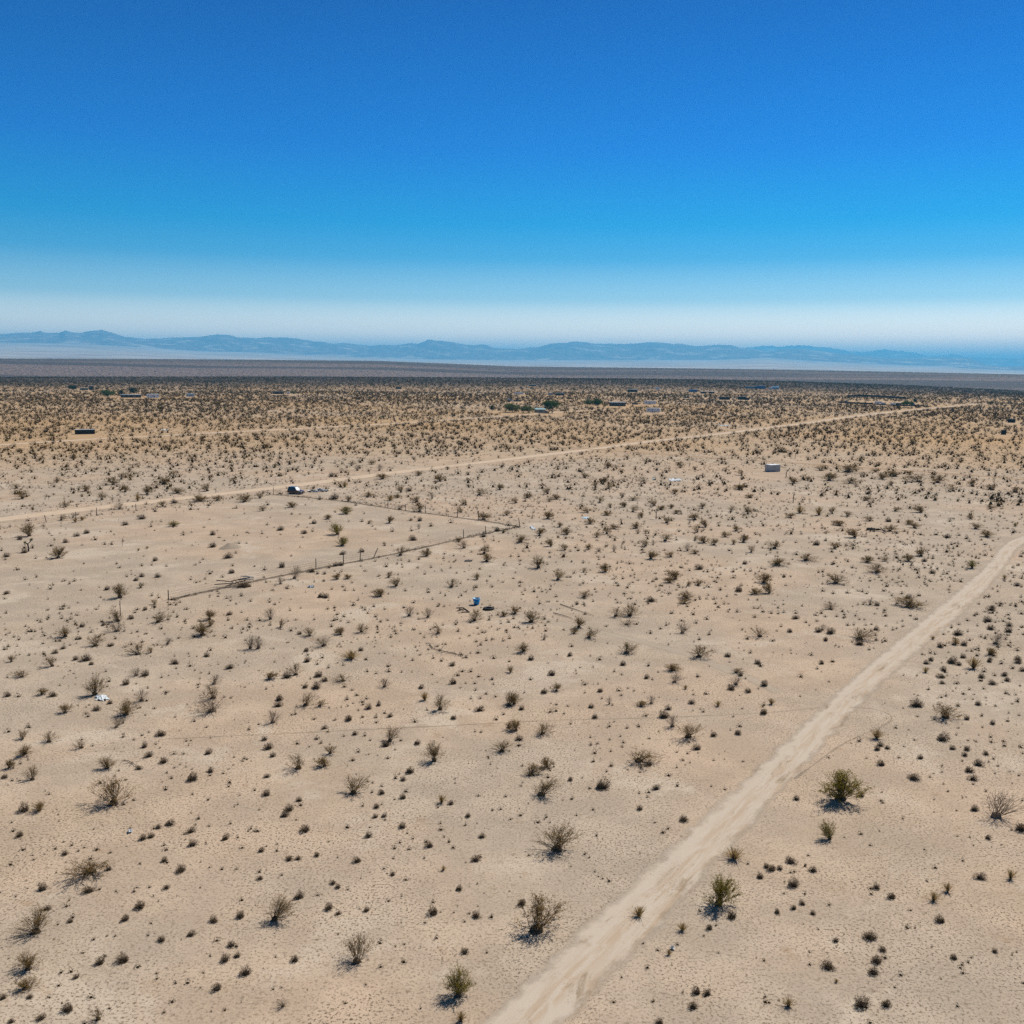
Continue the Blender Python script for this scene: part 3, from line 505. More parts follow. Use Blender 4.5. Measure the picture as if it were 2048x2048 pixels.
PLANTS = """c|-53.97|134.50|1.82|1.75|brown creosote bush, third nearest in front and left of the brush pile
c|-48.36|134.19|2.27|1.62|brown creosote bush, second nearest in front of the brush pile
c|-41.91|136.03|1.66|1.68|brown creosote bush, nearest in front of the brush pile
c|-40.29|127.71|2.43|1.53|brown creosote bush, third nearest behind the white sheet
c|-40.75|132.45|1.08|1.09|brown creosote bush, third nearest in front of the brush pile
c|-57.71|126.48|1.72|1.28|brown creosote bush, fourth nearest in front and left of the brush pile
c|-52.01|122.16|1.91|1.40|brown creosote bush, fifth nearest behind and left of the white sheet
c|-45.43|118.66|2.42|1.14|brown creosote bush, nearest behind the white sheet
c|-44.14|119.56|0.98|0.81|brown creosote bush, second nearest behind the white sheet
c|-53.50|113.49|1.47|1.33|brown creosote bush, third nearest behind and left of the white sheet
c|-55.07|109.38|1.57|0.86|brown creosote bush, second nearest behind and left of the white sheet
c|-59.13|115.19|0.78|0.88|brown creosote bush, fourth nearest behind and left of the white sheet
c|-44.40|103.42|2.12|2.16|brown creosote bush, nearest behind and left of the white sheet
c|-50.05|103.49|1.27|0.83|brown creosote bush, nearest left of the white sheet
c|-45.09|97.78|1.21|1.01|brown creosote bush, nearest in front of the white sheet
c|-38.76|97.36|2.00|1.45|brown creosote bush, nearest in front and right of the white sheet
c|-31.51|102.68|2.11|1.53|brown creosote bush, nearest behind the largest bare shrub
c|-45.84|90.44|1.00|0.88|brown creosote bush, second nearest in front of the white sheet
c|-43.07|89.83|1.49|1.17|brown creosote bush, second nearest in front and left of the largest bare shrub
c|-39.44|88.43|1.34|0.96|brown creosote bush, nearest in front and left of the largest bare shrub
c|-43.88|86.88|1.56|0.92|brown creosote bush, fourth nearest in front and left of the largest bare shrub
c|-43.73|83.69|0.69|0.71|brown creosote bush, third nearest behind and left of the tall two-tiered creosote
c|-40.52|81.19|1.35|1.13|brown creosote bush, second nearest behind and left of the tall two-tiered creosote
c|-35.20|83.73|1.27|1.11|brown creosote bush, nearest behind and left of the tall two-tiered creosote
c|-31.77|76.53|2.45|2.52|tall two-tiered creosote, tallest on the lower left plain
c|-37.17|75.32|1.15|0.71|brown creosote bush, nearest left of the tall two-tiered creosote
c|-52.62|144.71|0.98|0.89|brown creosote bush, nearest in front and left of the brush pile
c|-31.12|132.08|0.98|1.10|brown creosote bush, nearest in front and right of the brush pile
c|-26.34|127.84|1.73|1.29|brown creosote bush, second nearest in front and right of the brush pile
c|-22.40|128.63|1.22|0.96|brown creosote bush, second nearest in front and left of the blue tub
c|-19.90|130.05|1.85|1.21|brown creosote bush, nearest in front and left of the blue tub
c|-5.08|136.58|2.03|1.77|brown creosote bush, nearest in front of the blue tub
c|-9.65|129.72|1.76|1.31|brown creosote bush, second nearest in front of the blue tub
c|-24.55|111.00|1.67|1.45|brown creosote bush, nearest behind and right of the largest bare shrub
c|-27.20|109.45|1.20|0.72|brown creosote bush, nearest behind and right of the white sheet
c|-18.76|108.96|1.79|0.75|brown creosote bush, second nearest behind and right of the largest bare shrub
c|-21.29|100.63|1.79|1.37|brown creosote bush, nearest right of the largest bare shrub
c|-19.81|100.46|1.10|0.74|brown creosote bush, second nearest right of the largest bare shrub
c|-7.23|99.76|1.64|1.52|brown creosote bush, fourth nearest right of the largest bare shrub
c|-11.34|90.75|1.37|1.55|brown creosote bush, third nearest right of the largest bare shrub
c|-16.41|87.67|1.09|0.91|brown creosote bush, nearest in front and right of the largest bare shrub
c|-18.55|84.10|1.74|1.53|brown creosote bush, nearest behind and right of the tall two-tiered creosote
c|-16.35|84.74|1.00|0.82|brown creosote bush, second nearest behind and right of the tall two-tiered creosote
c|-6.78|86.01|1.54|1.72|brown creosote bush, second nearest left of the silvery mound shrub
c|-0.75|88.51|1.59|1.08|brown creosote bush, third nearest behind and left of the silvery mound shrub
c|-0.13|101.18|1.52|1.40|brown creosote bush, third nearest behind the silvery mound shrub
c|-12.92|78.95|1.97|1.66|brown creosote bush, nearest right of the tall two-tiered creosote
c|-0.02|112.72|0.77|0.95|brown creosote bush, third nearest behind and right of the largest bare shrub
c|-1.04|139.37|0.94|0.75|brown creosote bush, second nearest in front and right of the blue tub
c|0.51|140.59|1.33|1.15|brown creosote bush, nearest in front and right of the blue tub
c|2.80|136.12|2.21|1.65|brown creosote bush, second nearest left of the twin creosotes
c|9.26|133.46|1.63|1.46|brown creosote bush, nearest in front and left of the twin creosotes
c|8.44|130.32|1.06|0.79|brown creosote bush, second nearest in front and left of the twin creosotes
c|10.22|128.06|2.08|1.27|brown creosote bush, third nearest in front and left of the twin creosotes
c|14.98|139.94|2.08|1.40|brown creosote bush, nearest left of the twin creosotes
c|16.98|140.01|2.27|1.90|brown creosote bush, nearest right of the twin creosotes
c|15.96|135.12|2.01|0.86|brown creosote bush, nearest in front of the twin creosotes
c|1.64|121.58|1.57|1.05|brown creosote bush, third nearest in front of the blue tub
c|14.39|121.09|2.30|1.44|brown creosote bush, second nearest in front of the twin creosotes
c|23.09|119.63|2.28|1.52|brown creosote bush, second nearest left of the wide olive bush
c|32.97|129.47|1.93|1.39|brown creosote bush, nearest left of the wide olive bush
c|19.04|114.05|2.02|0.71|brown creosote bush, second nearest behind and left of the looping tyre mark
c|26.30|113.49|1.39|0.57|brown creosote bush, nearest behind and left of the looping tyre mark
c|5.03|106.11|1.02|0.95|brown creosote bush, fourth nearest left of the looping tyre mark
c|0.38|101.61|1.25|1.28|brown creosote bush, fourth nearest behind the silvery mound shrub
c|3.13|93.00|1.54|1.28|brown creosote bush, nearest behind the silvery mound shrub
c|13.64|101.33|0.97|0.53|brown creosote bush, nearest behind the paired golden tufts
c|17.11|92.46|2.04|1.65|brown creosote bush, nearest behind and left of the big green creosote
c|11.59|86.43|2.39|1.37|brown creosote bush, nearest behind and right of the silvery mound shrub
c|0.57|93.83|1.16|0.97|brown creosote bush, fourth nearest behind and left of the silvery mound shrub
c|3.31|84.88|0.82|0.98|brown creosote bush, nearest behind and left of the silvery mound shrub
c|1.81|83.09|1.50|0.88|brown creosote bush, second nearest behind and left of the silvery mound shrub
c|2.62|79.01|1.97|1.53|brown creosote bush, nearest left of the silvery mound shrub
c|26.10|148.09|1.80|0.75|brown creosote bush, nearest behind and right of the twin creosotes
c|47.28|145.09|1.96|0.94|brown creosote bush, nearest behind the wide olive bush
c|59.77|147.22|3.97|1.39|brown creosote bush, nearest behind and right of the wide olive bush
c|45.86|128.57|3.31|1.48|wide olive bush left of the road bend
c|44.47|98.69|2.71|1.71|large creosote beside the looping tyre marks
c|59.91|121.91|1.66|0.97|brown creosote bush, nearest in front and right of the wide olive bush
c|-29.11|65.56|2.67|1.27|wide low creosote with feathery top at lower left
c|-29.35|58.02|1.73|1.52|brown creosote bush, nearest in front of the feathery low creosote
c|-27.98|54.22|1.16|1.14|brown creosote bush, second nearest in front of the feathery low creosote
c|-27.27|52.34|1.12|0.65|brown creosote bush, second nearest left of the bottom golden-olive creosote
c|-22.09|49.73|0.86|0.84|brown creosote bush, nearest in front and right of the feathery low creosote
c|-14.91|59.69|1.44|1.42|brown creosote bush, nearest right of the feathery low creosote
c|-8.97|55.17|1.49|1.80|brown creosote bush, nearest behind and left of the bottom golden-olive creosote
c|3.52|69.45|2.62|1.94|dark-based creosote left of the dirt road
c|1.77|58.73|2.75|2.11|wide spreading creosote with radiating shadow on the left edge of the road
c|-118.43|276.77|2.76|2.25|brown creosote bush, seventh nearest left of the parked dark car
c|-106.72|259.21|2.24|2.30|brown creosote bush, third nearest behind and left of the round bright-green bush
c|-139.63|281.39|2.43|1.51|brown creosote bush, third nearest behind and left of the Joshua tree
c|-128.01|260.44|2.77|2.11|brown creosote bush, second nearest behind and left of the Joshua tree
c|-110.03|245.20|1.63|1.50|brown creosote bush, second nearest behind and left of the round bright-green bush
c|-86.94|247.87|1.98|1.50|brown creosote bush, nearest behind and left of the round bright-green bush
c|-108.17|319.20|2.12|1.73|brown creosote bush, nearest behind and left of the parked dark car
c|-99.16|270.77|2.88|2.19|brown creosote bush, third nearest left of the parked dark car
c|-107.13|276.08|2.20|2.07|brown creosote bush, fifth nearest left of the parked dark car
c|-85.31|279.15|2.97|2.06|brown creosote bush, nearest left of the parked dark car
c|-80.92|258.30|3.09|1.71|brown creosote bush, second nearest behind the round bright-green bush
c|-76.91|259.88|2.42|1.57|brown creosote bush, third nearest in front and left of the parked dark car
c|-69.10|257.78|2.74|2.08|brown creosote bush, nearest behind the round bright-green bush
c|-92.01|274.18|4.01|1.61|brown creosote bush, second nearest left of the parked dark car
c|-101.72|223.99|1.79|1.52|brown creosote bush, nearest left of the round bright-green bush
c|-98.68|202.56|2.57|2.63|brown creosote bush, nearest behind and left of the Joshua tree
c|-82.38|179.51|2.05|2.34|brown creosote bush, nearest in front and right of the Joshua tree
c|-59.19|148.55|2.20|2.03|brown creosote bush, second nearest in front and left of the brush pile
c|-58.64|155.50|1.26|0.83|brown creosote bush, nearest left of the brush pile
c|-180.88|379.39|1.76|2.08|brown creosote bush, fourth nearest behind and left of the parked dark car
c|-135.24|296.58|1.97|1.82|brown creosote bush, tenth nearest left of the parked dark car
c|-120.06|306.72|2.44|2.08|brown creosote bush, second nearest behind and left of the parked dark car
c|-117.03|292.83|3.11|1.76|brown creosote bush, eighth nearest left of the parked dark car
c|-102.83|293.91|2.73|2.19|brown creosote bush, fourth nearest left of the parked dark car
c|-161.04|367.53|2.43|2.51|brown creosote bush, third nearest behind and left of the parked dark car
c|-172.85|411.09|2.17|2.24|brown creosote bush, fifth nearest behind and left of the parked dark car
c|-192.17|412.36|2.18|1.68|brown creosote bush, sixth nearest behind and left of the parked dark car
c|-55.04|248.69|2.15|1.50|brown creosote bush, nearest in front of the parked dark car
c|-60.51|241.33|2.09|1.29|brown creosote bush, nearest behind and right of the round bright-green bush
c|-42.87|260.82|1.73|1.59|brown creosote bush, nearest in front and right of the parked dark car
c|-27.72|224.30|1.50|1.53|brown creosote bush, nearest left of the fence corner
c|-42.58|229.45|1.38|1.25|brown creosote bush, nearest right of the round bright-green bush
c|-20.81|185.01|2.36|1.87|brown creosote bush, nearest right of the tall fence post
c|-15.81|184.58|1.73|1.50|brown creosote bush, second nearest right of the tall fence post
c|-10.74|200.72|1.48|1.08|brown creosote bush, nearest in front and left of the fence corner
c|-5.27|187.78|2.01|1.65|brown creosote bush, third nearest right of the tall fence post
c|-4.56|179.91|2.17|1.44|brown creosote bush, third nearest behind and right of the brush pile
c|-28.83|163.27|1.65|1.09|brown creosote bush, nearest right of the brush pile
c|-27.28|163.87|1.21|0.88|brown creosote bush, nearest in front of the tall fence post
c|-20.61|165.22|1.44|1.11|brown creosote bush, nearest in front and right of the tall fence post
c|-18.52|158.59|1.82|1.39|brown creosote bush, nearest behind and left of the blue tub
c|-9.62|157.96|2.02|1.37|brown creosote bush, nearest behind the blue tub
c|-5.69|164.24|1.22|1.00|brown creosote bush, second nearest behind the blue tub
c|-20.08|150.95|1.63|1.22|brown creosote bush, nearest left of the blue tub
c|-22.52|242.53|3.23|2.11|brown creosote bush, third nearest behind and left of the fence corner
c|-24.89|260.70|2.43|1.57|brown creosote bush, second nearest in front and right of the parked dark car
c|-31.18|279.97|2.23|2.29|brown creosote bush, second nearest right of the parked dark car
c|-39.14|270.64|2.88|1.43|brown creosote bush, nearest right of the parked dark car
c|-11.80|255.14|2.38|1.71|brown creosote bush, second nearest behind the fence corner
c|-12.32|242.02|1.93|1.47|brown creosote bush, second nearest behind and left of the fence corner
c|-6.50|230.53|2.77|1.85|brown creosote bush, nearest behind and left of the fence corner
c|-30.79|268.40|1.78|1.07|brown creosote bush, third nearest right of the parked dark car
c|-56.98|354.33|2.34|2.17|brown creosote bush, nearest behind the parked dark car
c|-50.71|359.81|2.86|1.69|brown creosote bush, second nearest behind the parked dark car
c|-40.88|314.89|3.34|1.67|brown creosote bush, nearest behind and right of the parked dark car
c|-30.61|325.57|3.02|1.51|brown creosote bush, third nearest behind and right of the parked dark car
c|-22.29|308.89|2.46|2.09|brown creosote bush, second nearest behind and right of the parked dark car
c|-32.19|223.08|1.49|0.89|brown creosote bush, nearest behind the tall fence post
c|-3.58|288.14|2.30|1.95|brown creosote bush, fifth nearest right of the parked dark car
c|-1.33|238.25|1.75|1.28|brown creosote bush, nearest behind the fence corner
c|-9.27|275.58|2.93|1.84|brown creosote bush, fourth nearest right of the parked dark car
c|-67.29|265.92|2.48|1.60|brown creosote bush, nearest in front and left of the parked dark car
c|4.76|174.21|2.22|2.14|brown creosote bush, third nearest behind the blue tub
c|7.72|164.27|1.88|1.91|brown creosote bush, nearest behind and right of the blue tub
c|12.50|171.06|0.92|0.81|brown creosote bush, second nearest behind and right of the blue tub
c|16.31|171.23|1.61|1.52|brown creosote bush, second nearest behind the twin creosotes
c|11.26|151.71|1.94|1.09|brown creosote bush, nearest behind and left of the twin creosotes
c|25.84|183.88|2.10|1.61|brown creosote bush, fifth nearest behind the twin creosotes
c|30.00|186.06|1.87|1.11|brown creosote bush, sixth nearest behind the twin creosotes
c|35.14|189.71|2.03|0.85|brown creosote bush, ninth nearest behind the twin creosotes
c|10.35|192.04|1.54|1.30|brown creosote bush, fourth nearest in front of the fence corner
c|15.05|192.99|1.55|1.17|brown creosote bush, fourth nearest in front and right of the fence corner
c|26.72|197.24|1.58|1.33|brown creosote bush, sixth nearest in front and right of the fence corner
c|31.51|203.67|2.32|1.64|brown creosote bush, fifth nearest in front and right of the fence corner
c|39.17|201.69|1.89|1.35|brown creosote bush, eighth nearest in front and right of the fence corner
c|40.75|199.45|1.60|1.35|brown creosote bush, eighth nearest in front and left of the fallen dead trunk
c|37.84|204.79|1.37|1.11|brown creosote bush, sixth nearest left of the fallen dead trunk
c|11.74|210.91|1.83|1.42|brown creosote bush, nearest in front and right of the fence corner
c|5.77|208.89|1.68|1.41|brown creosote bush, nearest in front of the fence corner
c|1.80|201.36|2.69|1.46|brown creosote bush, second nearest in front of the fence corner
c|7.81|196.30|1.58|1.33|brown creosote bush, third nearest in front of the fence corner
c|20.31|212.23|2.13|1.57|brown creosote bush, second nearest in front and right of the fence corner
c|22.50|218.59|2.19|1.15|brown creosote bush, third nearest right of the fence corner
c|17.83|207.85|1.53|1.26|brown creosote bush, third nearest in front and right of the fence corner
c|27.61|219.79|2.20|1.62|brown creosote bush, fourth nearest right of the fence corner
c|28.74|212.68|1.14|0.86|brown creosote bush, fifth nearest right of the fence corner
c|35.44|227.90|2.28|1.52|brown creosote bush, sixth nearest right of the fence corner
c|17.80|225.91|1.81|1.53|brown creosote bush, second nearest right of the fence corner
c|10.63|220.72|1.47|1.35|brown creosote bush, nearest right of the fence corner
c|8.42|233.48|2.02|1.57|brown creosote bush, nearest behind and right of the fence corner
c|18.52|243.91|2.44|1.63|brown creosote bush, third nearest behind and right of the fence corner
c|22.84|239.70|2.08|1.28|brown creosote bush, second nearest behind and right of the fence corner
c|29.78|245.75|2.13|1.66|brown creosote bush, fifth nearest behind and right of the fence corner
c|30.82|235.85|1.26|1.29|brown creosote bush, fourth nearest behind and right of the fence corner
c|36.75|257.01|2.39|1.73|brown creosote bush, fourth nearest in front of the blue-white panel
c|25.03|252.55|1.68|1.36|brown creosote bush, sixth nearest behind and right of the fence corner
c|28.72|254.01|1.69|1.19|brown creosote bush, seventh nearest behind and right of the fence corner
c|23.02|262.54|1.92|1.78|brown creosote bush, sixth nearest in front and left of the blue-white panel
c|32.30|267.16|2.84|1.03|brown creosote bush, third nearest in front of the blue-white panel
c|48.28|252.80|1.68|1.54|brown creosote bush, fifth nearest behind and left of the fallen dead trunk
c|37.56|249.74|1.99|1.16|brown creosote bush, eighth nearest behind and left of the fallen dead trunk
c|40.29|252.30|1.34|1.20|brown creosote bush, sixth nearest in front of the blue-white panel
c|40.13|242.96|1.62|0.97|brown creosote bush, sixth nearest behind and left of the fallen dead trunk
c|42.96|233.41|2.80|1.38|brown creosote bush, fourth nearest left of the fallen dead trunk
c|43.39|222.54|1.63|1.51|brown creosote bush, third nearest left of the fallen dead trunk
c|40.25|215.05|1.44|1.62|brown creosote bush, fifth nearest left of the fallen dead trunk
c|49.07|217.31|2.03|1.15|brown creosote bush, nearest left of the fallen dead trunk
c|45.07|209.27|1.68|1.27|brown creosote bush, second nearest left of the fallen dead trunk
c|47.40|202.89|1.63|1.66|brown creosote bush, fourth nearest in front and left of the fallen dead trunk
c|44.83|200.42|1.21|0.95|brown creosote bush, fifth nearest in front and left of the fallen dead trunk
c|46.40|191.65|1.54|1.43|brown creosote bush, seventh nearest in front and left of the fallen dead trunk
c|27.60|165.64|2.00|1.32|brown creosote bush, fifth nearest behind and right of the blue tub
c|26.19|162.95|1.75|0.96|brown creosote bush, fourth nearest behind and right of the twin creosotes
c|30.56|161.08|1.95|0.94|brown creosote bush, third nearest behind and left of the wide olive bush
c|28.92|161.02|1.30|0.86|brown creosote bush, third nearest behind and right of the twin creosotes
c|26.96|151.42|2.25|0.97|brown creosote bush, second nearest behind and right of the twin creosotes
c|41.91|163.60|1.98|1.78|brown creosote bush, fourth nearest behind the wide olive bush
c|38.45|155.07|1.46|0.93|brown creosote bush, second nearest behind the wide olive bush
c|54.32|247.25|1.81|1.50|brown creosote bush, fourth nearest behind and left of the fallen dead trunk
c|57.86|244.04|1.95|2.00|brown creosote bush, third nearest behind and left of the fallen dead trunk
c|40.82|308.33|2.86|2.29|brown creosote bush, nearest in front and left of the blue-white panel
c|30.03|272.54|1.63|1.86|brown creosote bush, fourth nearest in front and left of the blue-white panel
c|9.99|279.87|2.23|1.89|brown creosote bush, fifth nearest in front and left of the blue-white panel
c|11.93|268.53|2.14|1.44|brown creosote bush, fifth nearest behind the fence corner
c|9.77|262.99|1.75|1.24|brown creosote bush, fourth nearest behind the fence corner
c|4.11|270.78|2.16|1.45|brown creosote bush, sixth nearest behind the fence corner
c|1.02|259.80|2.42|1.38|brown creosote bush, third nearest behind the fence corner
c|23.37|321.97|2.56|1.96|brown creosote bush, second nearest left of the blue-white panel
c|28.58|311.01|2.06|1.68|brown creosote bush, nearest left of the blue-white panel
c|28.40|293.70|1.95|2.00|brown creosote bush, second nearest in front and left of the blue-white panel
c|24.75|296.73|1.97|1.60|brown creosote bush, third nearest in front and left of the blue-white panel
c|45.90|282.39|2.25|1.51|brown creosote bush, nearest in front of the blue-white panel
c|66.50|293.22|2.72|1.56|brown creosote bush, nearest in front and right of the blue-white panel
c|65.74|274.97|2.92|1.06|brown creosote bush, second nearest in front of the blue-white panel
c|76.75|334.40|2.66|2.27|brown creosote bush, nearest in front and left of the white shed
c|59.95|357.54|3.31|2.16|brown creosote bush, nearest behind and left of the white shed
c|33.95|355.24|2.82|2.66|brown creosote bush, nearest behind and left of the blue-white panel
c|64.37|173.31|3.72|1.68|brown creosote bush, fifth nearest in front of the fallen dead trunk
c|53.83|163.57|2.75|1.62|brown creosote bush, fifth nearest behind the wide olive bush
c|72.60|209.87|2.38|1.69|brown creosote bush, nearest in front and left of the fallen dead trunk
c|64.27|196.85|2.11|1.45|brown creosote bush, second nearest in front and left of the fallen dead trunk
c|52.13|196.26|2.10|1.86|brown creosote bush, third nearest in front and left of the fallen dead trunk
c|78.24|189.00|2.15|1.79|brown creosote bush, nearest in front of the fallen dead trunk
c|73.69|183.49|1.72|1.36|brown creosote bush, second nearest in front of the fallen dead trunk
c|65.59|182.48|1.96|1.21|brown creosote bush, fourth nearest in front of the fallen dead trunk
c|69.31|183.29|1.60|0.97|brown creosote bush, second nearest behind and right of the wide olive bush
c|74.62|226.19|2.72|1.18|brown creosote bush, nearest behind and left of the fallen dead trunk
c|84.21|233.73|2.18|1.24|brown creosote bush, nearest behind the fallen dead trunk
c|83.48|219.17|2.34|1.46|brown creosote bush, nearest right of the fallen dead trunk
c|90.89|224.22|2.39|1.34|brown creosote bush, nearest behind and right of the fallen dead trunk
c|91.44|229.10|1.83|1.07|brown creosote bush, second nearest behind and right of the fallen dead trunk
c|104.13|223.07|2.38|1.33|brown creosote bush, third nearest right of the fallen dead trunk
c|102.01|213.10|2.56|1.41|brown creosote bush, second nearest right of the fallen dead trunk
c|48.37|179.80|3.38|1.38|brown creosote bush, seventh nearest behind the wide olive bush
c|54.87|183.92|3.45|1.21|brown creosote bush, sixth nearest in front and left of the fallen dead trunk
c|40.83|155.63|1.47|1.72|brown creosote bush, third nearest behind the wide olive bush
c|81.30|241.00|2.09|1.29|brown creosote bush, second nearest behind the fallen dead trunk
c|66.67|237.96|2.22|1.26|brown creosote bush, second nearest behind and left of the fallen dead trunk
c|96.64|251.03|2.01|1.35|brown creosote bush, fourth nearest behind and right of the fallen dead trunk
c|102.35|249.04|2.49|1.67|brown creosote bush, fifth nearest behind and right of the fallen dead trunk
c|78.97|245.32|1.63|1.67|brown creosote bush, third nearest behind the fallen dead trunk
c|116.71|348.55|6.92|2.99|brown creosote bush, nearest right of the white shed
c|108.65|352.40|5.13|2.09|brown creosote bush, nearest behind and right of the white shed
c|105.94|313.31|4.99|1.84|brown creosote bush, second nearest in front and right of the white shed
c|101.51|320.43|3.82|2.36|brown creosote bush, nearest in front and right of the white shed
c|87.90|311.93|2.90|2.10|brown creosote bush, nearest right of the blue-white panel
c|120.44|325.79|3.45|1.73|brown creosote bush, third nearest in front and right of the white shed
c|127.56|334.40|4.43|1.99|brown creosote bush, third nearest right of the white shed
c|129.76|318.85|5.92|2.52|brown creosote bush, fifth nearest in front and right of the white shed
c|135.07|317.39|4.21|2.77|brown creosote bush, sixth nearest in front and right of the white shed
c|142.17|308.90|2.46|2.10|brown creosote bush, seventh nearest in front and right of the white shed
c|130.23|294.59|3.13|1.98|brown creosote bush, seventh nearest behind and right of the fallen dead trunk
c|143.96|298.83|3.17|1.80|brown creosote bush, ninth nearest in front and right of the white shed
c|96.56|271.44|2.16|1.27|brown creosote bush, second nearest in front and right of the blue-white panel
c|117.13|308.78|2.46|1.45|brown creosote bush, fourth nearest in front and right of the white shed
c|135.59|341.37|2.71|1.60|brown creosote bush, fourth nearest right of the white shed
c|126.70|349.40|2.78|1.39|brown creosote bush, second nearest right of the white shed
c|94.55|319.88|1.70|1.52|brown creosote bush, nearest in front of the white shed
c|148.88|295.93|2.36|1.59|brown creosote bush, tenth nearest in front and right of the white shed
c|109.98|238.37|1.91|1.11|brown creosote bush, third nearest behind and right of the fallen dead trunk
c|123.17|256.29|2.05|1.38|brown creosote bush, sixth nearest behind and right of the fallen dead trunk
d|-52.09|129.31|2.63|1.16|pale twiggy shrub, nearest in front of the brush pile
d|-43.44|123.47|1.17|1.01|pale twiggy shrub, second nearest behind the white sheet
d|-42.47|110.24|1.65|0.94|pale twiggy shrub, nearest behind the white sheet
d|-38.72|101.63|1.53|1.41|pale twiggy shrub, nearest right of the white sheet
d|-38.32|93.79|1.16|1.04|pale twiggy shrub, nearest behind the tall two-tiered creosote
d|-38.08|94.90|0.65|0.67|pale twiggy shrub, nearest in front and left of the largest bare shrub
d|-32.82|107.37|1.47|1.01|pale twiggy shrub, nearest behind the largest bare shrub
d|-30.43|98.56|3.11|1.22|large bare grey shrub with long thin branches
d|-32.50|121.69|1.49|1.87|pale twiggy shrub, second nearest behind and right of the white sheet
d|-33.48|136.33|1.84|1.78|pale twiggy shrub, nearest in front and right of the brush pile
d|-31.48|121.73|1.82|1.85|pale twiggy shrub, second nearest behind the largest bare shrub
d|-23.56|123.19|2.18|1.48|pale twiggy shrub, second nearest in front and left of the twin creosotes
d|-14.46|138.89|1.78|1.51|pale twiggy shrub, second nearest in front and left of the blue tub
d|-11.69|138.22|1.59|1.51|pale twiggy shrub, nearest in front and left of the blue tub
d|-13.89|106.97|1.46|1.09|pale twiggy shrub, nearest behind and right of the largest bare shrub
d|-23.51|95.45|1.70|1.45|pale twiggy shrub, nearest in front and right of the largest bare shrub
d|4.29|127.22|0.95|0.78|pale twiggy shrub, nearest in front and left of the twin creosotes
d|22.92|130.81|1.77|1.42|pale twiggy shrub, nearest in front and right of the twin creosotes
d|18.48|109.53|1.50|0.95|pale twiggy shrub, nearest in front of the twin creosotes
d|25.32|109.00|1.64|0.85|pale twiggy shrub, nearest behind and left of the looping tyre mark
d|14.87|102.20|1.12|0.99|pale twiggy shrub, second nearest behind the silvery mound shrub
d|16.03|95.31|1.44|1.33|pale twiggy shrub, nearest behind and right of the silvery mound shrub
d|10.43|101.88|0.63|0.87|pale twiggy shrub, nearest behind the silvery mound shrub
d|54.18|148.28|1.60|0.98|pale twiggy shrub, nearest behind and right of the wide olive bush
d|38.66|75.63|2.42|1.89|pale twiggy shrub, nearest right of the big green creosote
d|62.93|126.88|2.07|1.45|pale twiggy shrub, nearest right of the wide olive bush
d|42.38|133.18|1.08|0.91|pale twiggy shrub, nearest behind and left of the wide olive bush
d|-12.39|51.00|0.66|0.44|pale twiggy shrub, nearest left of the bottom golden-olive creosote
d|-95.63|242.59|2.91|1.95|pale twiggy shrub, nearest in front and left of the parked dark car
d|-100.81|228.08|1.22|1.25|pale twiggy shrub, nearest behind and left of the round bright-green bush
d|-9.31|193.24|2.33|1.82|pale twiggy shrub, nearest behind and right of the tall fence post
d|-36.02|163.50|1.98|2.25|pale twiggy shrub, nearest behind and right of the brush pile
d|-37.37|159.32|1.50|1.07|pale twiggy shrub, nearest right of the brush pile
d|-28.01|246.82|2.63|1.30|pale twiggy shrub, nearest behind and left of the fence corner
d|-21.45|267.65|2.14|1.81|pale twiggy shrub, nearest right of the parked dark car
d|-52.45|338.56|2.69|2.06|pale twiggy shrub, nearest behind the parked dark car
d|-45.13|339.19|2.70|2.30|pale twiggy shrub, second nearest behind the parked dark car
d|-20.24|216.24|1.01|1.19|pale twiggy shrub, nearest left of the fence corner
d|34.22|192.48|1.55|1.44|pale twiggy shrub, nearest in front and left of the fallen dead trunk
d|19.77|191.07|1.15|1.45|pale twiggy shrub, second nearest behind and right of the blue tub
d|16.82|190.93|1.53|0.88|pale twiggy shrub, nearest in front and right of the fence corner
d|28.39|198.83|1.06|1.09|pale twiggy shrub, second nearest in front and right of the fence corner
d|27.02|212.58|1.42|1.15|pale twiggy shrub, nearest right of the fence corner
d|116.17|333.48|2.21|1.81|pale twiggy shrub, nearest right of the white shed
d|102.93|233.78|1.56|1.10|pale twiggy shrub, nearest behind and right of the fallen dead trunk
g|27.25|78.62|3.17|2.51|big round green creosote bush beside the dirt road
g|-2.80|52.08|1.42|1.82|upright golden-olive creosote at the bottom, left of the road
g|13.89|62.08|1.93|1.72|green creosote with lacy shadow just right of the road
g|24.16|71.51|1.10|1.31|small green shrub on a thin stem, its shadow a dark oval
g|-73.95|216.94|2.46|1.29|round bright green bush inside the fenced ground
g|-39.72|238.12|3.01|2.07|green creosote bush, nearest behind and right of the round bright-green bush
g|-36.63|208.34|2.92|2.10|green creosote bush, nearest right of the round bright-green bush
g|-33.41|195.00|2.35|1.56|green creosote bush, nearest behind the tall fence post
g|82.87|177.66|1.91|1.44|green creosote bush, nearest in front of the fallen dead trunk
g|115.25|227.49|1.06|0.85|green creosote bush, nearest right of the fallen dead trunk
s|7.80|80.58|1.56|0.97|large silvery mound shrub in the lower middle
s|19.73|51.50|1.03|0.64|small grey shrub, sixth nearest right of the bottom golden-olive creosote
s|-22.79|55.09|0.94|0.58|small grey shrub, seventh nearest in front and right of the feathery low creosote
s|-27.05|81.48|1.30|0.81|small grey shrub, nearest behind and right of the tall two-tiered creosote
s|41.45|92.34|1.46|0.91|small grey shrub, nearest in front and left of the looping tyre mark
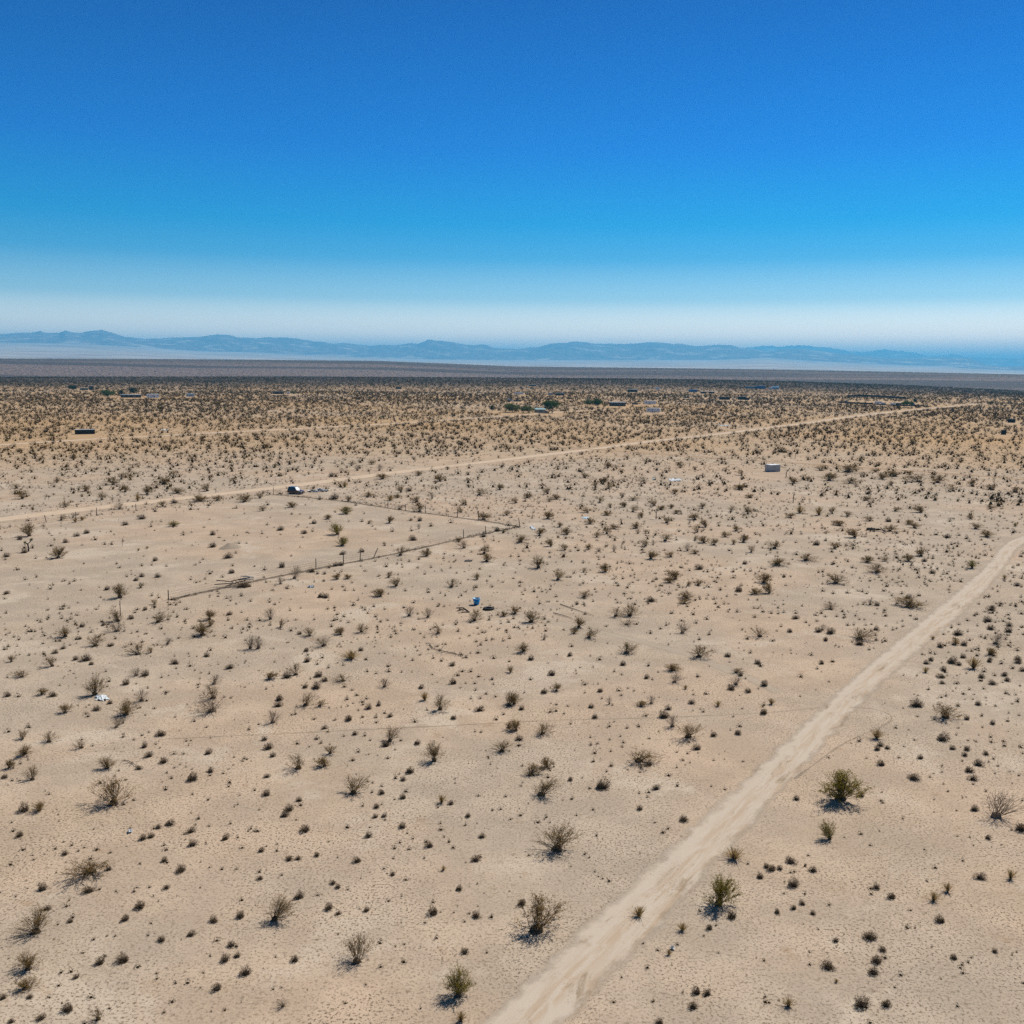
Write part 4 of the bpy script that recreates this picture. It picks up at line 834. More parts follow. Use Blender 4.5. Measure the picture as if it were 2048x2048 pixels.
s|22.54|58.24|0.95|0.59|small grey shrub, second nearest in front and left of the paired golden tufts
s|-38.30|75.18|1.15|0.71|small grey shrub, nearest left of the tall two-tiered creosote
s|42.85|102.10|1.54|0.95|small grey shrub, nearest behind and left of the looping tyre mark
s|-24.03|50.49|0.80|0.49|small grey shrub, seventh nearest in front of the feathery low creosote
s|-4.85|60.64|0.94|0.58|small grey shrub, second nearest left of the widest roadside creosote
s|39.51|73.34|1.13|0.70|small grey shrub, second nearest in front and right of the big green creosote
s|19.50|64.58|1.00|0.62|small grey shrub, second nearest behind and right of the roadside green creosote
s|18.95|55.05|0.86|0.53|small grey shrub, second nearest in front and right of the roadside green creosote
s|-50.60|115.99|1.58|0.98|small grey shrub, second nearest behind and left of the white sheet
s|15.57|97.96|1.34|0.83|small grey shrub, fourth nearest behind and right of the silvery mound shrub
s|35.02|82.96|1.15|0.71|small grey shrub, nearest behind and right of the big green creosote
s|-28.13|62.98|0.89|0.55|small grey shrub, nearest in front of the feathery low creosote
s|-22.90|65.85|0.93|0.57|small grey shrub, second nearest right of the feathery low creosote
s|-24.00|61.05|0.86|0.53|small grey shrub, nearest in front and right of the feathery low creosote
s|-15.23|53.96|0.77|0.48|small grey shrub, second nearest left of the bottom golden-olive creosote
s|-16.46|52.49|0.75|0.47|small grey shrub, third nearest left of the bottom golden-olive creosote
s|-15.48|72.18|1.01|0.62|small grey shrub, fifth nearest right of the tall two-tiered creosote
s|14.42|60.47|0.85|0.53|small grey shrub, nearest in front of the roadside green creosote
s|20.26|67.86|0.95|0.59|small grey shrub, nearest in front and left of the thin-stemmed green shrub
s|22.04|55.70|0.79|0.49|small grey shrub, fifth nearest in front and right of the roadside green creosote
s|-31.33|63.19|0.85|0.52|small grey shrub, nearest in front and left of the feathery low creosote
s|-16.79|55.25|0.75|0.46|small grey shrub, fifth nearest left of the bottom golden-olive creosote
s|32.87|65.81|0.88|0.54|small grey shrub, nearest behind and right of the paired golden tufts
s|27.75|60.22|0.81|0.50|small grey shrub, nearest in front and left of the paired golden tufts
s|21.44|54.56|0.74|0.46|small grey shrub, sixth nearest in front and right of the roadside green creosote
s|-33.28|91.77|1.14|0.70|small grey shrub, nearest in front and left of the largest bare shrub
s|-11.56|89.57|1.11|0.69|small grey shrub, fifth nearest in front and right of the largest bare shrub
s|-17.52|75.72|0.95|0.59|small grey shrub, third nearest right of the tall two-tiered creosote
s|42.93|131.47|1.60|0.99|small grey shrub, nearest behind and left of the wide olive bush
s|44.98|125.99|1.54|0.95|small grey shrub, nearest in front of the wide olive bush
s|53.43|118.02|1.45|0.90|small grey shrub, third nearest in front and right of the wide olive bush
s|-17.17|60.04|0.76|0.47|small grey shrub, seventh nearest behind and left of the bottom golden-olive creosote
s|-13.93|62.46|0.79|0.49|small grey shrub, fifth nearest behind and left of the bottom golden-olive creosote
s|-11.70|61.09|0.78|0.48|small grey shrub, third nearest behind and left of the bottom golden-olive creosote
s|0.88|61.87|0.79|0.49|small grey shrub, nearest behind the widest roadside creosote
s|13.64|74.44|0.93|0.58|small grey shrub, nearest left of the thin-stemmed green shrub
s|10.71|52.51|0.68|0.42|small grey shrub, nearest in front and right of the widest roadside creosote
s|10.26|51.20|0.66|0.41|small grey shrub, second nearest right of the bottom golden-olive creosote
s|18.60|66.77|0.84|0.52|small grey shrub, third nearest behind and right of the roadside green creosote
s|21.07|51.52|0.66|0.41|small grey shrub, eighth nearest in front and right of the roadside green creosote
s|-51.95|180.92|2.18|1.35|small grey shrub, nearest left of the tall fence post
s|-21.29|106.30|1.23|0.77|small grey shrub, third nearest behind and right of the largest bare shrub
s|-22.27|88.66|1.04|0.64|small grey shrub, second nearest in front and right of the largest bare shrub
s|-8.72|83.44|0.98|0.61|small grey shrub, third nearest left of the silvery mound shrub
s|60.08|131.37|1.51|0.94|small grey shrub, third nearest right of the wide olive bush
s|67.53|138.75|1.59|0.99|small grey shrub, third nearest behind and right of the wide olive bush
s|42.13|86.19|1.01|0.63|small grey shrub, fifth nearest in front of the looping tyre mark
s|-26.10|72.98|0.87|0.54|small grey shrub, second nearest in front and right of the tall two-tiered creosote
s|-18.71|59.47|0.72|0.44|small grey shrub, fifth nearest in front and right of the feathery low creosote
s|-24.07|54.87|0.66|0.41|small grey shrub, fourth nearest in front and right of the feathery low creosote
s|-2.09|60.29|0.72|0.45|small grey shrub, nearest left of the widest roadside creosote
s|-41.50|110.27|1.20|0.75|small grey shrub, second nearest behind the white sheet
s|-48.61|102.87|1.13|0.70|small grey shrub, nearest left of the white sheet
s|-32.53|86.51|0.96|0.59|small grey shrub, third nearest behind the tall two-tiered creosote
s|-30.75|85.17|0.94|0.58|small grey shrub, second nearest behind the tall two-tiered creosote
s|-25.31|109.99|1.20|0.74|small grey shrub, second nearest behind and right of the white sheet
s|-21.89|110.58|1.21|0.75|small grey shrub, fifth nearest right of the white sheet
s|-16.12|96.39|1.06|0.66|small grey shrub, third nearest right of the largest bare shrub
s|-20.00|78.54|0.87|0.54|small grey shrub, nearest right of the tall two-tiered creosote
s|21.25|149.21|1.61|1.00|small grey shrub, nearest behind and right of the twin creosotes
s|26.08|99.41|1.09|0.68|small grey shrub, nearest left of the looping tyre mark
s|37.51|76.82|0.85|0.53|small grey shrub, second nearest right of the big green creosote
s|-36.59|70.90|0.79|0.49|small grey shrub, nearest in front and left of the tall two-tiered creosote
s|-24.09|71.79|0.80|0.50|small grey shrub, fourth nearest behind and right of the feathery low creosote
s|-23.27|69.68|0.78|0.48|small grey shrub, third nearest behind and right of the feathery low creosote
s|-24.37|59.54|0.67|0.42|small grey shrub, second nearest in front and right of the feathery low creosote
s|-25.17|49.74|0.57|0.35|small grey shrub, eighth nearest in front of the feathery low creosote
s|-5.86|69.79|0.78|0.48|small grey shrub, third nearest left of the dark-based creosote
s|-2.37|67.74|0.76|0.47|small grey shrub, second nearest left of the dark-based creosote
s|-10.81|67.40|0.76|0.47|small grey shrub, fifth nearest behind and left of the widest roadside creosote
s|11.29|52.40|0.60|0.37|small grey shrub, third nearest in front of the roadside green creosote
s|8.22|49.81|0.57|0.35|small grey shrub, nearest right of the bottom golden-olive creosote
s|25.72|63.12|0.71|0.44|small grey shrub, nearest left of the paired golden tufts
s|-20.11|201.82|2.16|1.34|small grey shrub, second nearest behind and right of the tall fence post
s|-47.24|264.54|2.81|1.74|small grey shrub, nearest in front and right of the parked dark car
s|36.24|156.88|1.69|1.05|small grey shrub, nearest behind the wide olive bush
s|-42.48|107.10|1.10|0.68|small grey shrub, nearest behind the white sheet
s|-39.68|114.96|1.17|0.73|small grey shrub, third nearest behind the white sheet
s|-24.42|102.23|1.05|0.65|small grey shrub, nearest behind and right of the largest bare shrub
s|-24.05|100.35|1.03|0.64|small grey shrub, nearest right of the largest bare shrub
s|-6.37|108.35|1.11|0.69|small grey shrub, fourth nearest in front of the blue tub
s|-3.19|99.46|1.02|0.63|small grey shrub, seventh nearest behind and left of the silvery mound shrub
s|12.43|85.53|0.89|0.55|small grey shrub, nearest behind and right of the silvery mound shrub
s|24.39|107.10|1.10|0.68|small grey shrub, fourth nearest behind and left of the looping tyre mark
s|28.42|108.61|1.11|0.69|small grey shrub, second nearest behind and left of the looping tyre mark
s|17.39|89.42|0.92|0.57|small grey shrub, nearest behind and left of the big green creosote
s|71.21|145.55|1.47|0.91|small grey shrub, fifth nearest behind and right of the wide olive bush
s|65.83|134.32|1.36|0.85|small grey shrub, fifth nearest right of the wide olive bush
s|54.53|109.82|1.12|0.70|small grey shrub, second nearest behind and right of the looping tyre mark
s|33.31|86.00|0.89|0.55|small grey shrub, second nearest behind and right of the big green creosote
s|40.61|84.67|0.88|0.54|small grey shrub, sixth nearest in front of the looping tyre mark
s|40.11|82.93|0.86|0.53|small grey shrub, third nearest right of the big green creosote
s|-27.25|70.55|0.74|0.46|small grey shrub, nearest behind the feathery low creosote
s|-21.16|70.66|0.74|0.46|small grey shrub, fifth nearest behind and right of the feathery low creosote
s|-19.67|57.88|0.62|0.38|small grey shrub, sixth nearest in front and right of the feathery low creosote
s|-16.86|56.77|0.60|0.38|small grey shrub, sixth nearest left of the bottom golden-olive creosote
s|-21.27|57.27|0.61|0.38|small grey shrub, third nearest in front and right of the feathery low creosote
s|-17.64|74.64|0.78|0.48|small grey shrub, second nearest right of the tall two-tiered creosote
s|-12.66|55.31|0.59|0.37|small grey shrub, nearest left of the bottom golden-olive creosote
s|17.47|65.63|0.69|0.43|small grey shrub, nearest behind and right of the roadside green creosote
s|21.47|66.63|0.70|0.43|small grey shrub, second nearest in front and left of the thin-stemmed green shrub
s|25.13|64.32|0.68|0.42|small grey shrub, nearest in front of the thin-stemmed green shrub
s|-32.72|113.32|1.08|0.67|small grey shrub, nearest behind the largest bare shrub
s|-42.23|98.65|0.95|0.59|small grey shrub, nearest in front of the white sheet
s|-33.75|88.72|0.86|0.53|small grey shrub, nearest in front of the largest bare shrub
s|-27.44|87.26|0.84|0.52|small grey shrub, second nearest in front of the largest bare shrub
s|-24.33|116.23|1.11|0.69|small grey shrub, second nearest behind the largest bare shrub
s|-20.83|108.90|1.04|0.65|small grey shrub, fifth nearest behind and right of the largest bare shrub
s|-14.62|99.77|0.96|0.59|small grey shrub, fourth nearest right of the largest bare shrub
s|-8.71|90.14|0.87|0.54|small grey shrub, fourth nearest behind and left of the silvery mound shrub
s|-8.72|78.13|0.76|0.47|small grey shrub, second nearest left of the silvery mound shrub
s|4.74|111.85|1.07|0.66|small grey shrub, third nearest in front and left of the twin creosotes
s|22.10|93.46|0.90|0.56|small grey shrub, nearest behind the big green creosote
s|0.88|91.38|0.88|0.55|small grey shrub, second nearest behind and left of the silvery mound shrub
s|12.36|80.41|0.78|0.48|small grey shrub, nearest right of the silvery mound shrub
s|41.52|132.11|1.25|0.78|small grey shrub, second nearest behind and left of the wide olive bush
s|67.63|132.99|1.26|0.78|small grey shrub, sixth nearest right of the wide olive bush
s|29.17|79.30|0.77|0.48|small grey shrub, nearest right of the big green creosote
s|-29.92|60.71|0.60|0.37|small grey shrub, second nearest in front of the feathery low creosote
s|-26.77|70.87|0.69|0.43|small grey shrub, second nearest behind and right of the feathery low creosote
s|-28.08|51.48|0.52|0.32|small grey shrub, fifth nearest in front of the feathery low creosote
s|-8.20|72.87|0.71|0.44|small grey shrub, fifth nearest left of the dark-based creosote
s|-10.56|71.29|0.70|0.43|small grey shrub, sixth nearest left of the dark-based creosote
s|-15.73|67.60|0.66|0.41|small grey shrub, sixth nearest right of the feathery low creosote
s|-3.38|63.66|0.63|0.39|small grey shrub, nearest behind and left of the widest roadside creosote
s|-2.62|56.29|0.56|0.35|small grey shrub, nearest behind the bottom golden-olive creosote
s|12.71|59.13|0.59|0.36|small grey shrub, nearest right of the widest roadside creosote
s|22.83|56.88|0.57|0.35|small grey shrub, third nearest in front and left of the paired golden tufts
s|26.86|56.11|0.56|0.35|small grey shrub, second nearest in front of the paired golden tufts
s|-84.59|226.99|2.12|1.31|small grey shrub, nearest behind and left of the round bright-green bush
s|-58.03|192.01|1.80|1.12|small grey shrub, second nearest left of the tall fence post
s|-40.23|172.81|1.62|1.01|small grey shrub, nearest in front and left of the tall fence post
s|-34.26|169.04|1.59|0.99|small grey shrub, nearest behind and right of the brush pile
s|-29.09|150.16|1.42|0.88|small grey shrub, nearest in front and right of the brush pile
s|33.20|174.28|1.64|1.02|small grey shrub, nearest behind and right of the blue tub
s|61.67|200.49|1.88|1.16|small grey shrub, nearest in front and left of the fallen dead trunk
s|-53.33|102.74|0.91|0.57|small grey shrub, second nearest left of the white sheet
s|-25.99|83.21|0.75|0.46|small grey shrub, second nearest behind and right of the tall two-tiered creosote
s|-10.57|79.00|0.71|0.44|small grey shrub, fifth nearest behind and left of the dark-based creosote
s|2.40|117.87|1.04|0.65|small grey shrub, nearest in front of the blue tub
s|3.63|105.39|0.94|0.58|small grey shrub, fourth nearest behind the silvery mound shrub
s|40.48|139.31|1.22|0.76|small grey shrub, second nearest right of the twin creosotes
s|58.54|126.11|1.11|0.69|small grey shrub, second nearest right of the wide olive bush
s|55.82|120.34|1.06|0.66|small grey shrub, fourth nearest in front and right of the wide olive bush
s|49.74|112.13|0.99|0.62|small grey shrub, second nearest behind the looping tyre mark
s|54.39|112.27|1.00|0.62|small grey shrub, third nearest behind and right of the looping tyre mark
s|61.58|118.27|1.05|0.65|small grey shrub, ninth nearest in front and right of the wide olive bush
s|-31.98|68.10|0.62|0.38|small grey shrub, nearest behind and left of the feathery low creosote
s|-23.11|63.50|0.58|0.36|small grey shrub, third nearest right of the feathery low creosote
s|-16.20|55.67|0.51|0.32|small grey shrub, fourth nearest left of the bottom golden-olive creosote
s|-9.21|60.89|0.56|0.35|small grey shrub, nearest behind and left of the bottom golden-olive creosote
s|36.25|71.85|0.65|0.40|small grey shrub, nearest in front and right of the big green creosote
s|-47.53|167.57|1.46|0.91|small grey shrub, nearest behind the brush pile
s|-49.64|212.84|1.85|1.15|small grey shrub, nearest right of the round bright-green bush
s|-52.77|136.02|1.10|0.68|small grey shrub, second nearest in front and left of the brush pile
s|-57.71|131.52|1.07|0.66|small grey shrub, fourth nearest in front and left of the brush pile
s|-51.97|116.22|0.95|0.59|small grey shrub, third nearest behind and left of the white sheet
s|-39.91|138.75|1.13|0.70|small grey shrub, nearest in front of the brush pile
s|-32.37|83.65|0.69|0.43|small grey shrub, nearest behind the tall two-tiered creosote
s|-43.07|81.55|0.68|0.42|small grey shrub, nearest behind and left of the tall two-tiered creosote
s|-5.71|97.03|0.80|0.50|small grey shrub, fifth nearest behind and left of the silvery mound shrub
s|-18.11|93.92|0.77|0.48|small grey shrub, second nearest right of the largest bare shrub
s|-23.16|90.81|0.75|0.47|small grey shrub, nearest in front and right of the largest bare shrub
s|-21.45|86.77|0.72|0.45|small grey shrub, third nearest in front and right of the largest bare shrub
s|-9.11|81.73|0.68|0.42|small grey shrub, fourth nearest left of the silvery mound shrub
s|-10.65|76.34|0.64|0.40|small grey shrub, fourth nearest behind and left of the dark-based creosote
s|-17.09|77.45|0.65|0.40|small grey shrub, fourth nearest right of the tall two-tiered creosote
s|13.35|116.01|0.95|0.59|small grey shrub, nearest in front of the twin creosotes
s|26.76|120.02|0.98|0.61|small grey shrub, nearest in front and right of the twin creosotes
s|29.71|117.04|0.96|0.59|small grey shrub, second nearest in front and left of the wide olive bush
s|26.09|106.23|0.87|0.54|small grey shrub, third nearest behind and left of the looping tyre mark
s|8.39|100.78|0.83|0.51|small grey shrub, second nearest behind the silvery mound shrub
s|1.14|99.98|0.82|0.51|small grey shrub, third nearest behind the silvery mound shrub
s|19.16|102.32|0.84|0.52|small grey shrub, third nearest behind the big green creosote
s|16.41|100.37|0.83|0.51|small grey shrub, fifth nearest behind and left of the big green creosote
s|19.61|92.87|0.77|0.48|small grey shrub, second nearest behind and left of the big green creosote
s|10.46|76.40|0.64|0.40|small grey shrub, nearest in front and right of the silvery mound shrub
s|55.14|147.89|1.20|0.74|small grey shrub, second nearest behind and right of the wide olive bush
s|49.78|133.43|1.08|0.67|small grey shrub, nearest behind and right of the wide olive bush
s|37.64|131.98|1.07|0.67|small grey shrub, nearest right of the twin creosotes
s|55.02|125.07|1.02|0.63|small grey shrub, nearest right of the wide olive bush
s|69.30|136.23|1.11|0.69|small grey shrub, seventh nearest right of the wide olive bush
s|60.44|122.52|1.00|0.62|small grey shrub, fourth nearest right of the wide olive bush
s|51.37|119.07|0.97|0.60|small grey shrub, nearest in front and right of the wide olive bush
s|50.22|117.65|0.96|0.60|small grey shrub, second nearest in front and right of the wide olive bush
s|51.18|114.99|0.94|0.58|small grey shrub, second nearest in front of the wide olive bush
s|57.47|113.11|0.93|0.57|small grey shrub, fifth nearest behind and right of the looping tyre mark
s|62.28|119.68|0.98|0.61|small grey shrub, eighth nearest in front and right of the wide olive bush
s|60.58|115.01|0.94|0.58|small grey shrub, eighth nearest behind and right of the looping tyre mark
s|49.62|102.70|0.84|0.52|small grey shrub, nearest behind and right of the looping tyre mark
s|34.93|90.66|0.75|0.46|small grey shrub, second nearest in front and left of the looping tyre mark
s|34.26|89.65|0.74|0.46|small grey shrub, third nearest behind and right of the big green creosote
s|41.38|89.98|0.74|0.46|small grey shrub, second nearest in front of the looping tyre mark
s|42.69|89.84|0.74|0.46|small grey shrub, nearest in front of the looping tyre mark
s|37.47|87.63|0.73|0.45|small grey shrub, fourth nearest in front and left of the looping tyre mark
s|23.62|78.54|0.65|0.41|small grey shrub, nearest left of the big green creosote
s|-27.74|59.25|0.50|0.31|small grey shrub, third nearest in front of the feathery low creosote
s|-26.76|72.40|0.61|0.38|small grey shrub, nearest in front and right of the tall two-tiered creosote
s|-24.53|67.25|0.57|0.35|small grey shrub, nearest right of the feathery low creosote
s|-27.98|65.95|0.56|0.34|small grey shrub, nearest behind and right of the feathery low creosote
s|-24.86|53.43|0.46|0.28|small grey shrub, fourth nearest in front of the feathery low creosote
s|-26.64|51.56|0.44|0.27|small grey shrub, sixth nearest in front of the feathery low creosote
s|-26.63|49.44|0.43|0.26|small grey shrub, ninth nearest in front of the feathery low creosote
s|-2.05|71.34|0.60|0.37|small grey shrub, nearest left of the dark-based creosote
s|-18.03|68.85|0.58|0.36|small grey shrub, fourth nearest right of the feathery low creosote
s|-15.09|67.71|0.57|0.35|small grey shrub, seventh nearest right of the feathery low creosote
s|-17.12|64.85|0.55|0.34|small grey shrub, fifth nearest right of the feathery low creosote
s|-12.01|64.31|0.54|0.34|small grey shrub, sixth nearest behind and left of the bottom golden-olive creosote
s|-11.56|63.79|0.54|0.33|small grey shrub, fourth nearest behind and left of the bottom golden-olive creosote
s|18.30|67.14|0.57|0.35|small grey shrub, second nearest right of the dark-based creosote
s|19.19|66.87|0.56|0.35|small grey shrub, third nearest in front and left of the thin-stemmed green shrub
s|19.45|62.17|0.53|0.33|small grey shrub, third nearest right of the roadside green creosote
s|17.50|61.08|0.52|0.32|small grey shrub, nearest right of the roadside green creosote
s|20.27|57.84|0.49|0.31|small grey shrub, nearest in front and right of the roadside green creosote
s|-85.00|218.18|1.75|1.08|small grey shrub, nearest left of the round bright-green bush
s|-86.22|254.10|2.03|1.26|small grey shrub, nearest in front and left of the parked dark car
s|-88.65|206.75|1.66|1.03|small grey shrub, nearest in front and left of the round bright-green bush
s|-98.63|198.57|1.59|0.99|small grey shrub, nearest behind and left of the Joshua tree
s|-90.87|184.38|1.48|0.92|small grey shrub, nearest in front of the Joshua tree
s|-92.19|180.34|1.45|0.90|small grey shrub, second nearest in front of the Joshua tree
s|-62.21|206.14|1.65|1.03|small grey shrub, nearest in front and right of the round bright-green bush
s|-58.75|163.61|1.32|0.82|small grey shrub, nearest left of the brush pile
s|-31.11|174.41|1.41|0.87|small grey shrub, second nearest in front of the tall fence post
s|-30.28|175.04|1.41|0.87|small grey shrub, nearest in front of the tall fence post
s|-28.30|149.74|1.21|0.75|small grey shrub, nearest left of the blue tub
s|-3.17|214.48|1.72|1.07|small grey shrub, nearest in front and left of the fence corner
s|-57.75|319.35|2.54|1.57|small grey shrub, nearest behind the parked dark car
s|-29.27|283.16|2.26|1.40|small grey shrub, nearest right of the parked dark car
s|92.54|210.91|1.69|1.05|small grey shrub, nearest in front and right of the fallen dead trunk
s|73.61|172.56|1.39|0.86|small grey shrub, second nearest in front of the fallen dead trunk
s|61.62|152.75|1.24|0.77|small grey shrub, fourth nearest behind and right of the wide olive bush
s|83.56|162.73|1.31|0.81|small grey shrub, third nearest in front of the fallen dead trunk
s|88.28|232.94|1.86|1.16|small grey shrub, nearest behind and right of the fallen dead trunk
s|-31.75|185.44|1.44|0.89|small grey shrub, nearest behind the tall fence post
s|-55.59|118.92|0.89|0.55|small grey shrub, fourth nearest behind and left of the white sheet
s|-36.86|118.07|0.88|0.55|small grey shrub, third nearest behind the largest bare shrub
s|-41.69|100.71|0.76|0.47|small grey shrub, nearest in front and right of the white sheet
s|-27.81|128.65|0.96|0.59|small grey shrub, nearest in front and left of the blue tub
s|-18.67|121.24|0.91|0.56|small grey shrub, second nearest in front and left of the blue tub
s|-25.32|120.73|0.90|0.56|small grey shrub, third nearest in front and left of the blue tub
s|-22.57|106.49|0.80|0.50|small grey shrub, second nearest behind and right of the largest bare shrub
s|-9.84|106.62|0.80|0.50|small grey shrub, fifth nearest in front of the blue tub
s|-6.93|115.13|0.86|0.53|small grey shrub, second nearest in front of the blue tub
s|-13.73|100.82|0.76|0.47|small grey shrub, sixth nearest right of the largest bare shrub
s|-12.15|97.45|0.74|0.46|small grey shrub, seventh nearest right of the largest bare shrub
s|-14.90|92.39|0.70|0.43|small grey shrub, fifth nearest right of the largest bare shrub
s|-4.74|77.08|0.59|0.37|small grey shrub, nearest left of the silvery mound shrub
s|-20.82|82.18|0.63|0.39|small grey shrub, third nearest behind and right of the tall two-tiered creosote
s|-0.10|94.73|0.72|0.44|small grey shrub, third nearest behind and left of the silvery mound shrub
s|7.24|119.71|0.90|0.56|small grey shrub, nearest in front and left of the twin creosotes
s|15.52|110.91|0.83|0.52|small grey shrub, second nearest in front of the twin creosotes
s|26.56|112.22|0.84|0.52|small grey shrub, third nearest in front of the twin creosotes
s|9.81|106.01|0.80|0.49|small grey shrub, fifth nearest behind the silvery mound shrub
s|8.55|97.59|0.74|0.46|small grey shrub, nearest behind the silvery mound shrub
s|5.20|82.03|0.62|0.39|small grey shrub, nearest behind and left of the silvery mound shrub
s|41.17|127.77|0.95|0.59|small grey shrub, nearest left of the wide olive bush
s|37.46|117.27|0.88|0.54|small grey shrub, nearest in front and left of the wide olive bush
s|53.95|117.21|0.88|0.54|small grey shrub, fifth nearest in front and right of the wide olive bush
s|48.87|109.90|0.82|0.51|small grey shrub, nearest behind the looping tyre mark
s|56.80|111.09|0.83|0.52|small grey shrub, fourth nearest behind and right of the looping tyre mark
s|58.33|118.72|0.89|0.55|small grey shrub, sixth nearest in front and right of the wide olive bush
s|46.40|98.15|0.74|0.46|small grey shrub, nearest right of the looping tyre mark
s|48.41|96.86|0.73|0.45|small grey shrub, second nearest right of the looping tyre mark
s|35.32|90.00|0.68|0.42|small grey shrub, third nearest in front and left of the looping tyre mark
s|41.84|88.37|0.67|0.42|small grey shrub, fourth nearest in front of the looping tyre mark
s|43.97|88.74|0.67|0.42|small grey shrub, third nearest in front of the looping tyre mark
s|-10.51|74.55|0.57|0.35|small grey shrub, seventh nearest right of the tall two-tiered creosote
s|-9.85|74.68|0.57|0.35|small grey shrub, sixth nearest left of the silvery mound shrub
s|-3.25|74.81|0.57|0.36|small grey shrub, nearest behind and left of the dark-based creosote
s|-13.86|68.23|0.53|0.33|small grey shrub, eighth nearest behind and left of the widest roadside creosote
s|-10.99|60.46|0.47|0.29|small grey shrub, second nearest behind and left of the bottom golden-olive creosote
s|-8.09|65.55|0.51|0.31|small grey shrub, third nearest behind and left of the widest roadside creosote
s|18.72|61.59|0.48|0.30|small grey shrub, second nearest right of the roadside green creosote
s|19.79|60.96|0.47|0.29|small grey shrub, third nearest in front of the thin-stemmed green shrub
s|29.64|56.84|0.44|0.28|small grey shrub, nearest in front of the paired golden tufts
s|-89.14|203.07|1.49|0.93|small grey shrub, second nearest behind the Joshua tree
s|-88.14|195.56|1.44|0.89|small grey shrub, nearest behind the Joshua tree
s|-64.20|177.81|1.31|0.81|small grey shrub, nearest right of the Joshua tree
s|-61.55|164.02|1.21|0.75|small grey shrub, nearest in front and right of the Joshua tree
s|-61.37|160.88|1.19|0.74|small grey shrub, second nearest left of the brush pile
s|-63.33|153.88|1.14|0.71|small grey shrub, fourth nearest left of the brush pile
s|-77.32|150.54|1.12|0.69|small grey shrub, third nearest in front of the Joshua tree
s|-44.40|222.38|1.63|1.01|small grey shrub, nearest in front of the parked dark car
s|-43.69|208.81|1.53|0.95|small grey shrub, nearest behind and left of the tall fence post
s|-21.15|227.65|1.67|1.04|small grey shrub, nearest left of the fence corner
s|-28.46|188.06|1.39|0.86|small grey shrub, nearest behind and right of the tall fence post
s|-5.95|206.60|1.52|0.94|small grey shrub, second nearest in front and left of the fence corner
s|42.35|179.53|1.32|0.82|small grey shrub, second nearest in front and left of the fallen dead trunk
s|76.70|183.62|1.35|0.84|small grey shrub, nearest in front of the fallen dead trunk
s|-52.66|141.03|0.95|0.59|small grey shrub, nearest in front and left of the brush pile
s|-55.14|132.31|0.90|0.56|small grey shrub, third nearest in front and left of the brush pile
s|-55.36|125.27|0.85|0.53|small grey shrub, second nearest in front of the brush pile
s|-50.12|122.34|0.83|0.52|small grey shrub, third nearest in front of the brush pile
s|-55.52|120.85|0.82|0.51|small grey shrub, fourth nearest in front of the brush pile
s|-49.32|114.41|0.78|0.48|small grey shrub, nearest behind and left of the white sheet
t|-19.22|117.49|1.92|0.90|golden tuft, nearest behind and right of the largest bare shrub
t|-9.06|102.63|0.91|0.78|golden tuft, nearest right of the largest bare shrub
t|-5.51|77.31|0.70|0.56|golden tuft, nearest behind and left of the dark-based creosote
t|19.36|107.19|0.51|0.41|golden tuft, nearest in front of the twin creosotes
t|21.81|101.55|0.70|0.56|golden tuft, nearest behind the big green creosote
t|55.12|115.90|1.42|1.19|golden tuft, nearest in front and right of the wide olive bush
t|55.67|128.89|0.52|0.42|golden tuft, nearest right of the wide olive bush
t|57.55|126.39|1.03|0.82|golden tuft, second nearest right of the wide olive bush
t|48.72|114.14|0.78|0.62|golden tuft, nearest in front of the wide olive bush
t|35.23|92.54|1.08|0.87|golden tuft, nearest in front and left of the looping tyre mark
t|27.60|102.33|0.70|0.56|golden tuft, nearest left of the looping tyre mark
t|-4.59|66.27|0.37|0.30|golden tuft, nearest left of the dark-based creosote
t|-2.50|49.88|0.57|0.46|golden tuft, nearest in front of the bottom golden-olive creosote
t|16.29|68.28|1.24|0.74|golden tuft, nearest behind the roadside green creosote
t|10.95|58.88|0.58|0.47|golden tuft, nearest in front and left of the roadside green creosote
t|9.71|56.26|0.36|0.29|golden tuft, nearest right of the bottom golden-olive creosote
t|8.44|60.54|0.77|0.62|golden tuft, nearest left of the roadside green creosote
t|29.82|63.96|0.68|0.54|golden tuft, nearest behind and right of the paired golden tufts
t|28.37|62.74|0.71|0.57|golden tuft, nearest in front and left of the paired golden tufts
t|34.97|65.75|0.69|0.55|golden tuft, nearest right of the paired golden tufts
t|18.97|53.62|0.27|0.21|golden tuft, nearest in front and right of the roadside green creosote
t|15.61|51.39|0.59|0.47|golden tuft, nearest in front of the roadside green creosote
t|-96.69|257.26|1.37|2.13|golden tuft, nearest in front and left of the parked dark car
t|-97.05|224.26|1.20|0.91|golden tuft, second nearest left of the round bright-green bush
t|-97.27|221.30|1.33|0.89|golden tuft, nearest left of the round bright-green bush
t|-69.87|189.56|0.63|0.51|golden tuft, nearest in front of the round bright-green bush
t|-70.73|187.41|0.63|0.50|golden tuft, nearest right of the Joshua tree
t|-32.09|262.87|2.10|1.22|golden tuft, nearest in front and right of the parked dark car
t|-48.86|291.28|1.93|1.58|golden tuft, nearest behind and right of the parked dark car
t|74.95|242.83|2.26|1.98|golden tuft, nearest behind the fallen dead trunk
t|71.15|245.98|2.29|1.65|golden tuft, second nearest behind the fallen dead trunk
t|84.30|168.55|0.91|0.72|golden tuft, nearest in front of the fallen dead trunk"""
GROUPS = {'c': 'brown creosote bushes on the plain', 'g': 'green creosote bushes', 'd': 'bare grey shrubs', 's': 'small dome shrubs', 't': 'golden tufts'}
TAKEN = []
